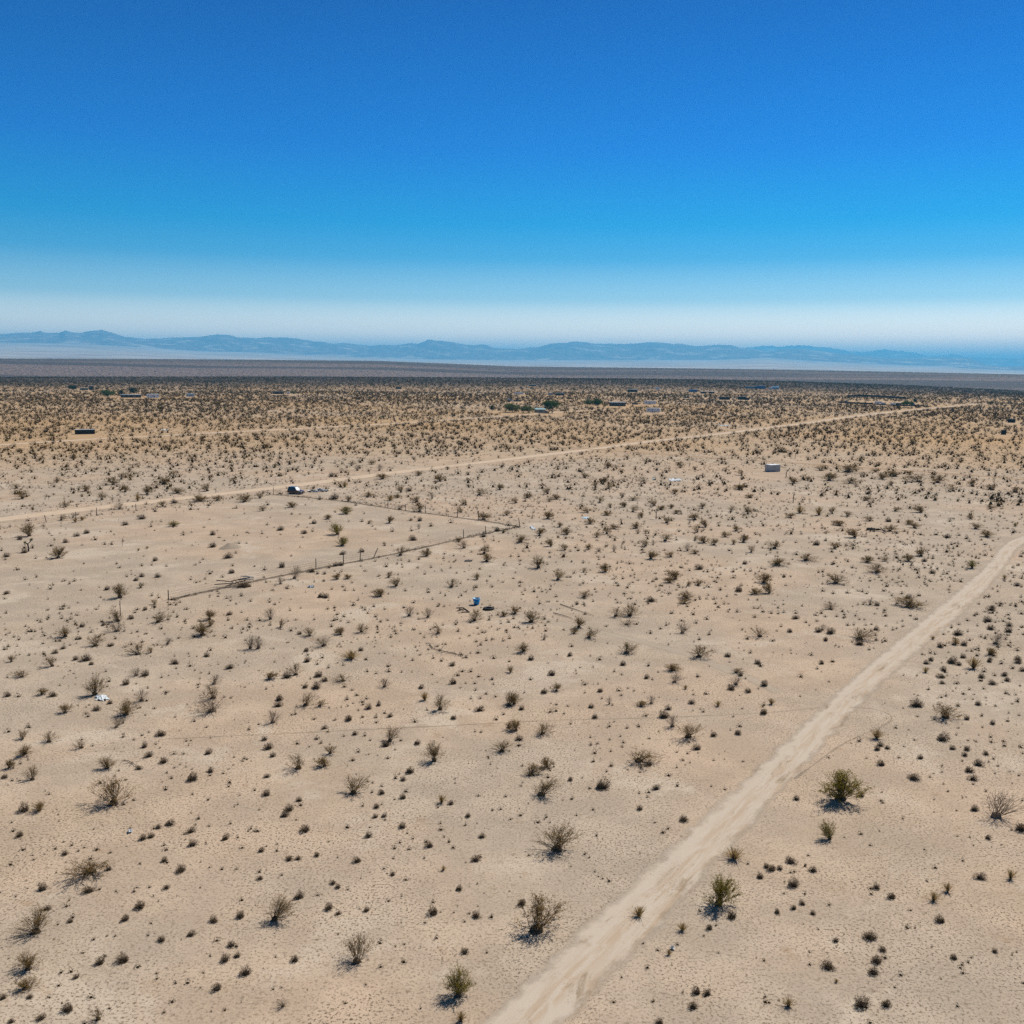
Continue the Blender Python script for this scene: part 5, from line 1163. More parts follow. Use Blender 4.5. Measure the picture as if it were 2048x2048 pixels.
for row in PLANTS.split('\n'):
    k, x, y, W, H, lab = row.split('|'); x, y, W, H = float(x), float(y), float(W), float(H)
    TAKEN.append((x, y, W)); rz = random.uniform(0, 6.28); kw_ = {'c': 1.36, 'd': 1.32, 's': 1.14, 't': 1.8, 'g': 1.16}[k]; sc = (W * kw_ * random.uniform(0.92, 1.1), W * kw_ * random.uniform(0.88, 1.1), H * {'c': 0.98, 'd': 1.0, 's': 1.05, 't': 1.2, 'g': 1.0}[k] * random.uniform(0.9, 1.12))
    if k == 'g' or (k == 'c' and W / math.hypot(x, y) > 0.0125):
        stem, fol = random.choice(GRE if k == 'g' else CRE)
        o = add('creosote_bush', None, None, (x, y, 0), rz); o.scale = sc
        add('stem', stem, o); add('foliage', fol, o)
    else:
        nm, me = {'c': ('creosote_bush', CREJ), 'd': ('dry_shrub', DRY), 's': ('bursage_shrub', DOME), 't': ('grass_tuft', TUFT)}[k]
        o = add(nm, random.choice(me), None, (x, y, 0), rz); o.scale = sc
    tag(o, lab, 'grass tuft' if k == 't' else 'shrub', GROUPS[k])

# ------------------------------------------------------------------ the uncountable rest of the scrub
def place(variants, pts, sizes, heights, palette, z=None):
    """Merges turned and scaled copies of triangle sets into one vertex and tint array."""
    n = len(pts); pick = rng.integers(0, len(variants), n); ang = rng.uniform(0, 2 * math.pi, n); VV = []; CC = []
    zz = terrain_height(pts[:, 0], pts[:, 1]) if z is None else z
    pal = np.array(palette)
    for v, T in enumerate(variants):
        m = np.where(pick == v)[0]
        if not len(m): continue
        P = T.reshape(-1, 3); c, s = np.cos(ang[m])[:, None], np.sin(ang[m])[:, None]
        X = (P[None, :, 0] * c - P[None, :, 1] * s) * sizes[m, None] + pts[m, 0, None]
        Y = (P[None, :, 0] * s + P[None, :, 1] * c) * sizes[m, None] + pts[m, 1, None]
        Z = P[None, :, 2] * heights[m, None] + zz[m, None]
        VV.append(np.stack([X, Y, Z], -1).reshape(-1, 3))
        base = pal[rng.integers(0, len(pal), len(m))] * rng.uniform(0.75, 1.25, (len(m), 1))
        cc = np.repeat(base, len(P), 0)
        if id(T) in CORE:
            f_ = np.ones(len(T)); f_[CORE[id(T)]:] = 0.4; cc = cc * np.tile(np.repeat(f_, 3), len(m))[:, None]  # core tint darkened here too, as painted inner shade
        CC.append(cc)
    return np.concatenate(VV), np.concatenate(CC)
def stuff(name, label, parts):
    V = np.concatenate([q[0] for q in parts]); Cc = np.concatenate([q[1] for q in parts])
    return kind(add(name, mesh_from(name, V, np.arange(len(V)).reshape(-1, 3), [M_SCRUB], tint=Cc)), 'stuff', label)
CLEAR = [(-215.3, 506.2, 9.1), (-577.4, 1361.5, 10.1), (-568.8, 1365.1, 6.1), (-405.3, 1072.2, 20.2), (-384.1, 1078.4, 12.3), (-358.5, 1123.6, 8.9), (-290.5, 1252.8, 13.6), (-276.6, 1245.7, 3.7), (-177.5, 1568.5, 9.3), (34.7, 1811.6, 13.4), (7.8, 1315.2, 11.1), (60.2, 1296.5, 11.5), (48.3, 1304.4, 5.8), (4.7, 1052.3, 7.3), (21.4, 797.1, 8.7), (98.4, 950.2, 15.1), (120.1, 994.2, 5.9), (135.4, 997.8, 11.4), (113.6, 815.2, 10.9), (178.6, 1513.5, 15.0), (236.8, 1659.6, 6.6), (273.9, 1540.5, 12.9), (275.6, 1464.3, 8.7), (287.9, 1467.7, 8.7), (212.3, 1233.9, 6.1), (246.0, 1176.0, 12.2), (267.7, 1181.9, 9.4), (272.3, 1174.1, 3.5), (414.9, 1766.1, 19.2), (430.3, 1757.7, 15.6), (450.6, 1738.6, 12.0), (437.0, 1719.0, 5.1), (387.5, 1072.8, 6.9), (381.9, 1042.7, 3.1), (393.2, 1045.4, 4.7), (402.4, 1054.6, 5.7), (348.2, 703.9, 4.5), (276.7, 567.4, 2.3), (-595.9, 1369.8, 8.8), (-440.2, 1098.6, 10.9), (-427.6, 1102.5, 4.9), (-449.7, 1199.6, 8.3), (-16.5, 817.0, 3.6), (-0.7, 792.7, 11.0), (11.8, 786.4, 9.4), (30.6, 790.1, 11.0), (73.0, 969.7, 7.2), (78.3, 958.1, 8.5), (398.0, 1019.2, 8.1), (445.6, 1117.7, 4.4), (-273.2, 1258.6, 5.6), (89.5, 344.5, 4.8), (-60.0, 276.8, 4.2), (421.5, 1160.9, 63.2)]
def near_building(x, y):
    bad = np.zeros(len(x), bool)
    for bx, by, bw in CLEAR:
        d = math.hypot(bx, by); ux, uy = bx / d, by / d; along = x * ux + y * uy - d; side = np.abs(x * uy - y * ux - (bx * uy - by * ux))
        bad |= (side < bw * 0.5 + 3) & (along > -55) & (along < 6)
    return bad
def scatter(r0, r1, per_m2, half=33.0, clump=45.0, lo=0.25, extra=0.6, keep_fenced=0.12, seed=0):
    area = math.radians(2 * half) / 2 * (r1 * r1 - r0 * r0); n = int(area * per_m2)
    rr = np.sqrt(rng.uniform(r0 * r0, r1 * r1, n)); aa = np.radians(rng.uniform(-half, half, n)); x, y = rr * np.sin(aa), rr * np.cos(aa)
    den = lo + (1 - lo) * _smooth(0.33, 0.62, fbm(x, y, clump, 3, seed)); ok = rng.random(n) < den
    x, y = x[ok], y[ok]; ok = np.ones(len(x), bool)
    if r0 < 1300: ok &= ~near_road(x, y, extra)
    if r0 > 250: ok &= ~near_building(x, y)
    if r0 < 420: ok &= ~inside(FENCED, x, y) | (rng.random(len(x)) < keep_fenced)
    return np.stack([x[ok], y[ok]], -1)
BROWN = [(0.092, 0.053, 0.015), (0.115, 0.066, 0.017), (0.058, 0.036, 0.013), (0.090, 0.064, 0.016), (0.135, 0.083, 0.028)]
GREYS = [(0.080, 0.055, 0.029), (0.10, 0.074, 0.044), (0.055, 0.038, 0.020), (0.092, 0.059, 0.023), (0.125, 0.082, 0.034)]
STRAW = [(0.20, 0.14, 0.075), (0.13, 0.092, 0.05), (0.10, 0.073, 0.045), (0.26, 0.185, 0.095), (0.08, 0.06, 0.04)]
c_mid = [coarse_creosote(700 + k, 38, 0.14, 4) for k in range(8)]
c_low = [coarse_creosote(720 + k, 12, 0.29, 1) for k in range(8)]
c_far = [coarse_creosote(740 + k, 7, 0.46, 0) for k in range(6)]
s_mid = [dome_shape(760 + k, 5, 30, 0.022, 0.14, (5, 1)) for k in range(6)]
s_low = [dome_shape(780 + k, 1, 8, 0.03, 0.26, (3, 1)) for k in range(6)]
s_far = [dome_shape(800 + k, 1, 4, 0.05, 0.5, None) for k in range(6)]
tiny = [dome_shape(820 + k, 3, 3, 0.03, 0.18, None) for k in range(6)]
U_ = lambda n, a_, b_: rng.uniform(a_, b_, n)
REST = np.array([[float(q) for q in w.split(',')] for w in """-44.7,108.0,0.74 -37.6,114.0,0.78 -37.2,120.7,0.82 -37.0,126.5,0.86 -35.3,131.9,0.89 -37.1,104.3,0.71 -52.2,102.6,0.70 -42.3,96.7,0.66 -48.1,92.3,0.64 -46.8,93.6,0.64 -23.7,80.9,0.56 -34.5,80.6,0.56 -28.6,79.4,0.55 -24.6,135.9,0.92 -23.3,145.0,0.98 -18.3,106.8,0.73 -14.1,112.6,0.77 -5.4,118.5,0.81 -4.0,120.5,0.82 -2.1,118.3,0.80 -6.1,111.3,0.76 -1.4,96.9,0.67 -17.3,102.6,0.70 -9.5,96.0,0.66 -18.3,91.1,0.63 -19.9,89.9,0.62 -14.1,86.0,0.59 -9.8,82.1,0.57 -8.6,79.4,0.55 -16.8,76.6,0.53 26.2,141.1,0.95 27.7,138.5,0.94 31.0,128.1,0.87 10.8,118.1,0.80 29.8,116.0,0.79 8.3,108.3,0.74 11.9,106.3,0.73 4.1,99.2,0.68 21.3,105.4,0.72 13.8,98.3,0.67 22.7,95.5,0.66 0.8,89.9,0.62 7.8,88.2,0.61 9.0,85.2,0.59 3.3,82.6,0.57 13.8,83.2,0.58 45.1,142.6,0.96 53.9,141.3,0.96 57.6,139.5,0.94 48.9,127.7,0.87 39.0,118.1,0.80 33.4,111.9,0.76 73.7,148.2,1.00 74.5,143.2,0.97 78.4,150.9,1.02 64.3,123.8,0.84 60.1,121.3,0.82 50.5,109.9,0.75 53.7,111.0,0.76 55.8,114.6,0.78 59.4,117.9,0.80 59.8,116.0,0.79 47.3,102.2,0.70 54.4,103.9,0.71 33.3,91.8,0.63 46.7,90.9,0.63 48.1,90.6,0.62 -35.3,68.7,0.48 -30.0,68.8,0.48 -35.1,66.5,0.47 -28.8,61.1,0.43 -24.2,74.0,0.52 -25.0,68.9,0.48 -17.9,57.3,0.41 -25.4,54.0,0.39 -19.1,72.0,0.50 -12.4,72.7,0.51 -5.2,72.5,0.51 2.2,73.9,0.51 11.7,72.3,0.50 14.4,51.7,0.37 25.3,59.4,0.42 22.7,56.1,0.40 -85.7,238.7,1.59 -78.3,242.5,1.62 -83.7,198.9,1.33 -93.2,189.1,1.27 -51.0,166.6,1.12 -61.9,251.9,1.68 -23.3,228.1,1.52 -17.9,220.1,1.47 -13.9,225.1,1.50 -42.7,170.4,1.14 -22.1,174.2,1.17 -35.5,155.9,1.05 -13.0,154.0,1.04 -0.8,222.0,1.48 -27.1,338.5,2.24 25.4,192.8,1.29 32.0,159.6,1.07 19.7,274.7,1.83 12.8,191.4,1.28 75.5,165.5,1.11 54.5,189.2,1.27 88.2,214.1,1.43 96.0,209.4,1.40 72.7,186.7,1.25 91.1,190.3,1.27 61.5,161.3,1.09 97.5,189.2,1.27 69.0,200.1,1.34 83.6,215.6,1.44 91.7,214.3,1.43 -59.1,132.7,0.81 -57.4,124.3,0.76 -44.9,134.8,0.82 -38.2,101.6,0.63 -36.7,91.2,0.56 -30.5,87.1,0.54 -23.6,138.2,0.84 -19.1,138.3,0.84 -22.8,117.9,0.72 -22.9,115.2,0.71 -17.4,117.3,0.72 -21.8,97.9,0.60 -14.4,114.6,0.70 -8.3,117.0,0.72 -0.2,127.4,0.78 -5.6,112.8,0.69 -4.6,112.8,0.69 -2.1,109.9,0.68 -16.5,104.0,0.64 -15.6,101.8,0.63 -13.5,97.2,0.60 -13.9,88.0,0.55 -11.0,86.5,0.54 30.8,145.7,0.89 36.7,143.1,0.87 34.8,139.9,0.85 26.4,130.2,0.79 7.7,123.9,0.76 16.4,115.8,0.71 21.5,111.6,0.68 4.7,99.5,0.61 26.7,101.9,0.63 9.8,95.2,0.59 12.7,95.2,0.59 7.5,86.2,0.54 11.6,79.7,0.50 14.2,81.0,0.51 46.7,135.8,0.83 37.3,120.9,0.74 60.3,128.4,0.78 55.9,125.7,0.77 70.5,143.7,0.87 74.5,149.5,0.91 66.6,131.2,0.80 51.0,114.2,0.70 49.6,106.2,0.65 54.4,106.5,0.66 45.9,91.8,0.57 -4.1,69.6,0.44 -17.4,65.8,0.42 -7.1,64.9,0.41 0.9,75.1,0.47 12.5,61.2,0.39 5.9,51.6,0.33 26.8,72.4,0.45 -108.4,222.6,1.34 -76.1,249.8,1.50 -78.3,193.8,1.17 -91.7,189.2,1.14 -89.2,191.5,1.15 -68.1,205.5,1.24 -84.5,168.5,1.02 -72.2,154.0,0.93 -21.6,213.5,1.28 -25.6,212.4,1.28 -33.0,167.4,1.01 -46.4,303.4,1.81 -64.0,274.7,1.64 -50.8,263.0,1.57 18.7,158.6,0.96 1.5,161.9,0.98 3.6,155.1,0.94 37.6,167.1,1.01 38.7,172.2,1.04 62.2,192.4,1.16 79.4,186.4,1.12 72.7,179.7,1.08 46.7,168.6,1.02 49.8,157.4,0.95 53.4,156.1,0.95 56.1,157.2,0.95 59.7,157.8,0.96 64.1,154.7,0.94 -65.1,142.8,0.81 -64.2,133.6,0.76 -53.8,141.1,0.76 -34.5,107.1,0.59 -31.3,95.6,0.53 -25.3,93.4,0.51 -28.9,81.7,0.45 -21.2,79.4,0.44 -24.7,139.3,0.75 -21.8,143.4,0.77 -21.2,142.2,0.77 -18.0,135.4,0.73 -20.2,144.3,0.78 -15.7,127.5,0.69 -14.6,147.0,0.79 -24.8,119.0,0.65 -21.3,113.8,0.62 -16.6,112.5,0.61 -9.3,123.3,0.67 -9.4,118.1,0.64 -6.1,119.6,0.65 -4.5,125.7,0.68 -3.8,124.1,0.67 -3.2,126.3,0.69 -3.6,110.9,0.60 -4.0,108.4,0.59 -2.6,104.8,0.57 -0.7,98.4,0.54 -15.3,102.9,0.56 -15.4,101.0,0.55 -19.6,96.5,0.53 -14.9,97.2,0.53 -12.8,98.4,0.54 -13.3,95.7,0.53 -17.7,90.1,0.50 -13.9,92.1,0.51 -11.8,76.6,0.43 23.3,141.8,0.77 23.9,137.4,0.74 21.4,134.9,0.73 32.9,142.9,0.77 24.6,127.6,0.69 2.3,110.0,0.60 29.9,121.6,0.66 19.9,99.7,0.55 11.5,94.8,0.52 10.7,90.9,0.50 7.6,90.2,0.50 15.6,86.7,0.48 37.7,142.3,0.77 60.7,134.9,0.73 64.7,139.0,0.75 76.0,147.8,0.80 65.4,129.2,0.70 59.0,124.0,0.67 58.2,123.3,0.67 52.6,122.3,0.66 56.3,113.1,0.62 46.4,107.7,0.59 47.4,105.5,0.58 46.7,105.0,0.57 48.4,99.2,0.54 50.3,97.7,0.54 38.2,95.5,0.52 46.5,93.2,0.51 47.2,92.1,0.51 30.5,78.4,0.44 -32.1,69.5,0.39 -21.5,73.2,0.41 -25.1,63.0,0.36 -20.2,53.4,0.31 -19.0,53.0,0.30 -19.7,72.4,0.40 -19.3,72.0,0.40 -15.5,50.6,0.29 -7.3,69.3,0.39 -6.2,70.5,0.39 -16.9,68.9,0.39 -5.0,62.0,0.35 2.9,74.8,0.42 12.2,73.0,0.41 5.5,68.8,0.39 9.1,56.7,0.32 10.4,57.3,0.33 11.1,52.2,0.30 14.5,52.2,0.30 21.2,62.1,0.35 14.6,51.7,0.30 -101.6,215.4,1.15 -78.5,215.8,1.15 -92.3,251.2,1.34 -68.0,245.5,1.31 -79.7,193.7,1.04 -96.1,186.2,1.00 -71.0,160.0,0.86 -48.1,164.1,0.88 -54.9,150.1,0.81 -43.1,148.7,0.80 -34.1,225.9,1.21 -25.1,195.4,1.05 -31.9,172.6,0.93 -31.7,167.5,0.90 -26.2,154.9,0.83 -53.5,325.7,1.73 -67.6,305.4,1.62 18.9,196.8,1.05 34.0,204.6,1.09 32.8,192.4,1.03 21.3,178.6,0.96 17.3,160.0,0.86 34.2,172.0,0.92 34.9,167.0,0.90 33.5,157.7,0.85 42.4,192.9,1.03 52.2,212.2,1.13 14.1,265.9,1.41 47.1,235.8,1.26 65.0,205.4,1.10 69.4,222.1,1.19 80.2,204.6,1.09 89.6,201.9,1.08 96.3,213.7,1.14 96.5,202.2,1.08 95.2,206.1,1.10 71.6,175.4,0.94 76.0,176.2,0.95 74.2,177.3,0.95 85.6,189.3,1.01 58.3,179.6,0.96 61.0,176.7,0.95 54.5,172.9,0.93 50.9,155.6,0.84 56.3,155.8,0.84 61.9,156.0,0.84 69.8,169.0,0.91 87.3,168.7,0.91 99.6,192.8,1.03 67.5,200.0,1.07 86.4,218.4,1.17 79.2,226.5,1.21 -59.0,123.0,0.58 -39.4,109.6,0.52 -29.6,94.0,0.45 -38.6,88.9,0.43 -30.4,90.3,0.44 -42.1,80.9,0.39 -34.9,145.0,0.69 -31.9,141.4,0.67 -20.5,140.2,0.66 -18.4,142.7,0.67 -15.5,130.5,0.62 -19.8,114.9,0.55 -15.5,111.8,0.53 -8.3,124.3,0.59 -8.9,121.5,0.58 -11.8,117.2,0.56 -1.0,126.1,0.60 -0.2,117.0,0.56 -3.8,106.1,0.51 -3.2,103.3,0.49 -4.2,103.2,0.49 -1.6,103.9,0.50 -8.6,99.5,0.48 -17.3,105.7,0.51 -17.5,96.3,0.46 -17.6,93.0,0.45 -10.3,90.9,0.44 -12.1,81.4,0.39 -11.4,79.2,0.38 -2.8,93.3,0.45 -0.3,78.6,0.38 12.1,113.3,0.54 12.0,104.7,0.50 4.8,101.5,0.49 6.0,95.8,0.46 10.5,89.8,0.43 8.2,90.5,0.44 3.5,84.6,0.41 18.1,80.4,0.39 6.7,76.2,0.37 38.7,142.1,0.67 39.7,142.9,0.68 46.7,140.7,0.67 49.6,141.2,0.67 57.6,141.5,0.67 43.0,137.9,0.65 41.3,137.1,0.65 37.2,134.8,0.64 36.3,115.1,0.55 62.5,136.7,0.65 58.1,131.3,0.62 51.0,107.8,0.52 52.7,108.1,0.52 51.3,102.3,0.49 35.5,87.7,0.42 29.1,87.6,0.42 44.6,83.9,0.41 40.1,80.5,0.39 -23.0,72.8,0.36 -26.1,66.8,0.33 -24.3,63.6,0.31 -22.3,57.8,0.29 -20.4,53.9,0.27 -17.7,54.0,0.27 -25.5,55.9,0.28 -22.6,59.2,0.29 -3.4,73.3,0.36 -7.2,71.0,0.35 -8.8,66.4,0.33 -5.3,59.5,0.29 -13.3,52.5,0.26 -9.0,51.3,0.26 17.1,67.6,0.33 15.3,55.7,0.28 19.8,66.4,0.33 21.8,68.9,0.34 20.0,63.5,0.31 -86.2,178.9,0.84 -54.0,196.2,0.92 -68.0,171.2,0.81 -78.5,162.8,0.77 -73.1,156.9,0.74 -70.9,157.9,0.74 -49.1,173.6,0.82 -52.7,161.8,0.76 -54.2,219.9,1.03 -52.4,208.0,0.97 -42.5,211.5,0.99 -52.3,236.3,1.10 -39.6,252.6,1.18 -27.1,178.9,0.84 -25.2,170.0,0.80 -28.4,155.7,0.73 -12.7,186.7,0.88 -5.5,172.6,0.81 1.3,184.7,0.87 7.1,184.3,0.86 22.8,201.6,0.94 13.0,179.5,0.84 10.8,169.9,0.80 11.8,161.8,0.76 30.3,175.3,0.82 31.2,173.0,0.81 34.0,163.3,0.77 20.6,258.5,1.20 43.7,217.9,1.02 62.3,213.6,1.00 88.0,197.3,0.92 98.5,207.9,0.97 67.8,175.2,0.82 54.6,170.1,0.80 59.8,154.5,0.73 83.7,194.9,0.91 -38.9,113.1,0.46 -47.8,128.1,0.52 -35.4,90.5,0.37 -34.0,83.2,0.35 -39.6,105.8,0.43 -46.5,111.6,0.46 -34.5,111.2,0.46 -27.4,136.2,0.55 -25.5,141.6,0.57 -23.6,135.6,0.55 -17.2,136.3,0.55 -11.3,127.4,0.52 -12.6,112.4,0.46 -12.0,122.9,0.50 -10.3,121.8,0.50 -11.1,119.4,0.49 -2.4,127.0,0.52 -5.5,128.5,0.52 -1.9,108.2,0.44 -16.9,100.5,0.41 -18.7,99.9,0.41 -15.6,99.3,0.41 -13.2,90.9,0.38 -11.6,81.1,0.34 -3.4,93.4,0.39 10.9,145.8,0.59 31.6,142.9,0.58 31.4,132.8,0.54 12.8,112.1,0.46 16.1,110.4,0.45 8.1,105.5,0.43 9.8,103.6,0.43 1.5,105.3,0.43 6.0,101.1,0.42 10.7,101.5,0.42 19.9,105.2,0.43 7.7,92.2,0.38 9.5,91.6,0.38 10.6,92.5,0.38 9.3,88.7,0.37 8.5,84.0,0.35 11.4,83.9,0.35 14.8,85.0,0.35 21.0,86.5,0.36 22.7,98.3,0.40 15.4,88.6,0.37 48.2,141.9,0.58 50.2,136.3,0.55 49.2,135.9,0.55 62.0,132.8,0.54 71.2,140.4,0.57 75.5,148.6,0.60 64.2,125.4,0.51 51.3,121.6,0.50 54.6,106.1,0.44 55.3,106.1,0.44 44.4,95.6,0.39 44.5,91.9,0.38 39.7,81.9,0.34 38.1,84.5,0.35 36.6,83.4,0.35 47.5,89.0,0.37 42.3,78.7,0.33 -24.3,57.7,0.25 -38.3,73.1,0.31 -9.7,74.1,0.31 -10.7,72.8,0.30 -8.3,67.9,0.29 -6.1,68.0,0.29 -4.8,50.9,0.22 6.5,65.3,0.28 13.2,59.5,0.25 12.2,58.3,0.25 6.6,53.9,0.23 8.3,57.4,0.24 5.3,75.2,0.31 21.2,67.5,0.28 18.6,63.5,0.27 25.8,59.4,0.25 -108.3,214.1,0.86 -59.8,202.6,0.81 -63.3,173.6,0.70 -55.8,174.1,0.70 -50.5,162.4,0.66 -45.1,173.2,0.70 -46.7,230.2,0.92 -24.7,179.0,0.72 -19.2,173.7,0.70 -16.4,173.3,0.70 -29.2,169.3,0.68 -24.8,154.9,0.63 -23.4,157.9,0.64 -10.2,151.8,0.61 -1.0,215.5,0.86 -1.4,176.3,0.71 -10.7,173.5,0.70 -10.7,250.3,1.00 2.2,190.2,0.76 14.3,202.8,0.81 0.3,165.0,0.67 49.7,196.1,0.79 15.3,258.2,1.03 16.2,184.7,0.74 17.3,184.8,0.74 91.8,189.0,0.76 84.0,165.9,0.67 70.3,194.9,0.78 -61.4,125.1,0.42 -63.1,128.6,0.44 -36.5,112.4,0.38 -35.5,111.4,0.38 -30.8,135.3,0.46 -15.8,132.7,0.45 -12.0,129.3,0.44 -20.6,115.8,0.39 -4.3,129.4,0.44 -5.0,108.4,0.37 -5.5,106.8,0.36 -16.5,101.4,0.35 -18.6,89.1,0.31 -10.6,88.6,0.31 -1.9,86.7,0.30 -4.7,82.1,0.28 5.4,148.2,0.50 8.2,114.8,0.39 7.6,112.4,0.38 9.8,108.6,0.37 13.0,107.2,0.37 10.4,96.5,0.33 10.4,84.4,0.29 50.1,138.9,0.47 57.6,123.3,0.42 53.4,103.0,0.35 51.6,100.1,0.34 32.5,87.5,0.30 44.2,84.7,0.29 31.2,80.1,0.28 50.7,106.0,0.36 -32.4,63.3,0.22 -24.8,57.7,0.20 -13.4,70.4,0.25 -10.6,58.1,0.21 -76.5,242.6,0.81 -69.1,226.9,0.76 -84.6,209.2,0.70 -52.6,196.3,0.66 -75.5,174.2,0.58 -50.7,160.3,0.54 -42.7,149.6,0.50 -9.4,169.0,0.57 3.4,190.3,0.64 13.4,157.4,0.53 -16.5,132.9,0.36 -11.4,112.4,0.31 -4.2,99.8,0.27 -2.2,88.6,0.24 10.9,110.3,0.30 18.9,100.0,0.27 6.0,88.8,0.24 15.7,85.6,0.24 46.2,124.2,0.34 49.0,104.4,0.29 -62.7,211.2,0.56 -57.6,205.5,0.55""".split()])
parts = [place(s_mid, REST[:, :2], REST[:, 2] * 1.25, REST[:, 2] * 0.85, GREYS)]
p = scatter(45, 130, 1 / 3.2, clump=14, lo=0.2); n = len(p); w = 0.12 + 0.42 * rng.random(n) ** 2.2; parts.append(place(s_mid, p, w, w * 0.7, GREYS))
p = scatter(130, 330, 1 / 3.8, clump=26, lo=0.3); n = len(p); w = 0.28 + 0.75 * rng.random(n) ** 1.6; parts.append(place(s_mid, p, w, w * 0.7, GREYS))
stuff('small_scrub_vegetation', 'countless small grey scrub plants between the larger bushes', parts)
parts = []
p = scatter(180, 300, 1 / 80, lo=0.3, clump=35, keep_fenced=0.0); n = len(p); w = U_(n, 0.9, 2.0); parts.append(place(c_mid, p, w, w * U_(n, 0.55, 0.8), BROWN))
p = scatter(290, 430, 1 / 34, lo=0.45); n = len(p); w = U_(n, 1.3, 3.0); parts.append(place(c_mid, p, w, w * U_(n, 0.55, 0.8), BROWN))
p = scatter(330, 620, 1 / 8, lo=0.35, clump=60); n = len(p); w = U_(n, 0.4, 1.1) ; parts.append(place(s_low, p, w, w * 0.66, GREYS + BROWN))
p = scatter(430, 780, 1 / 25, lo=0.5); n = len(p); w = U_(n, 1.4, 3.4); parts.append(place(c_mid, p, w, w * U_(n, 0.55, 0.8), BROWN))
p = scatter(620, 1100, 1 / 12, lo=0.4, clump=80); n = len(p); w = U_(n, 0.5, 1.3); parts.append(place(s_far, p, w, w * 0.7, GREYS + BROWN))
p = scatter(780, 1450, 1 / 31, lo=0.5, clump=120); n = len(p); w = U_(n, 1.6, 3.8); parts.append(place(c_low, p, w, w * U_(n, 0.55, 0.8), BROWN))
p = scatter(1450, 2650, 1 / 58, lo=0.55, clump=200); n = len(p); w = U_(n, 1.8, 4.0); parts.append(place(c_far, p, w, w * U_(n, 0.55, 0.85), BROWN))
p = scatter(3500, 6600, 1 / 900, lo=0.3, clump=500); n = len(p); w = U_(n, 3, 8); parts.append(place(c_far, p, w, U_(n, 1.2, 2.6), BROWN))
stuff('distant_scrub_vegetation', 'dense brown creosote scrub covering the plain to the mesa', parts)
parts = []
p = scatter(40, 110, 1 / 0.42, clump=7, lo=0.12, extra=0.2, keep_fenced=0.6); n = len(p); w = U_(n, 0.05, 0.17); parts.append(place(tiny, p, w, w * 0.5, STRAW))
p = scatter(110, 200, 1 / 1.5, clump=12, lo=0.15, extra=0.2, keep_fenced=0.6); n = len(p); w = U_(n, 0.08, 0.24); parts.append(place(tiny, p, w, w * 0.5, STRAW))
stuff('dry_grass', 'dry stubble and twig litter strewn over the sand', parts)

# ------------------------------------------------------------------ man-made things
MAT = dict(
    black=simple_mat('weathered_black_paint', (0.022, 0.021, 0.022), 0.6), dark=simple_mat('dark_brown_siding', (0.055, 0.042, 0.036), 0.8),
    pale=simple_mat('pale_metal_roof', (0.62, 0.64, 0.64), 0.45, 0.2, 0.08), white=simple_mat('white_sheet_metal', (0.86, 0.87, 0.88), 0.5, 0.0, 0.08),
    grey=simple_mat('grey_galvanised', (0.42, 0.43, 0.45), 0.5, 0.3, 0.12), blue=simple_mat('blue_painted_metal', (0.07, 0.19, 0.38), 0.5, 0.1, 0.15),
    teal=simple_mat('pale_teal_roof', (0.36, 0.55, 0.60), 0.5, 0.1, 0.1), skyblue=simple_mat('pale_blue_roof', (0.42, 0.55, 0.66), 0.5, 0.1, 0.1),
    glass=simple_mat('window_glass', (0.03, 0.035, 0.04), 0.1, 0.0, 0.1, 1, 0.6), door=simple_mat('door_paint', (0.30, 0.27, 0.23), 0.6),
    cream=simple_mat('cream_wall', (0.50, 0.46, 0.39), 0.8), wood=simple_mat('grey_weathered_wood', (0.15, 0.118, 0.09), 0.9, 0, 0.35, 4),
    post=simple_mat('dark_fence_post', (0.085, 0.062, 0.045), 0.9, 0, 0.3, 5), rust=simple_mat('rusty_wire', (0.16, 0.085, 0.05), 0.7, 0.4),
    rubber=simple_mat('tyre_rubber', (0.03, 0.03, 0.031), 0.8), rim=simple_mat('wheel_rim', (0.35, 0.35, 0.36), 0.35, 0.8),
    maroon=simple_mat('dark_maroon_car_paint', (0.045, 0.012, 0.018), 0.3, 0.0, 0.1, 1, 0.5, 0.6), pale_screen=simple_mat('pale_windscreen', (0.78, 0.80, 0.82), 0.35, 0.3, 0.05),  # near-white opaque surface for the parked car's windscreen panel
    lamp=simple_mat('headlight_lens', (0.65, 0.66, 0.68), 0.15, 0.0, 0.05, 1, 0.6), tub=simple_mat('bright_blue_plastic', (0.015, 0.29, 0.62), 0.4, 0, 0.08, 2, 0.4),
    tubrim=simple_mat('pale_blue_plastic', (0.42, 0.66, 0.80), 0.45, 0, 0.08), cloth=simple_mat('white_plastic_sheet', (0.66, 0.70, 0.73), 0.5, 0, 0.05),
    bluecloth=simple_mat('faded_blue_sheet', (0.50, 0.66, 0.76), 0.5, 0, 0.08), tarp=simple_mat('bright_blue_tarp', (0.02, 0.16, 0.50), 0.6),
    bark=simple_mat('tree_bark', (0.075, 0.058, 0.046), 0.95, 0, 0.3, 6), mound=simple_mat('dug_gravel', (0.33, 0.265, 0.20), 0.95, 0, 0.25, 4),
    scrap_a=simple_mat('scrap_pale', (0.62, 0.66, 0.70), 0.5, 0.1, 0.1), scrap_b=simple_mat('scrap_blue_grey', (0.22, 0.28, 0.34), 0.5, 0.2, 0.2), scrap_c=simple_mat('scrap_dark', (0.06, 0.05, 0.05), 0.7))
M_TREE = leaf_mat('tree_leaf', (0.05, 0.085, 0.022), (0.08, 0.125, 0.032), 0.35)
M_OLIVE = leaf_mat('olive_tree_leaf', (0.12, 0.14, 0.05), (0.165, 0.185, 0.07), 0.35)
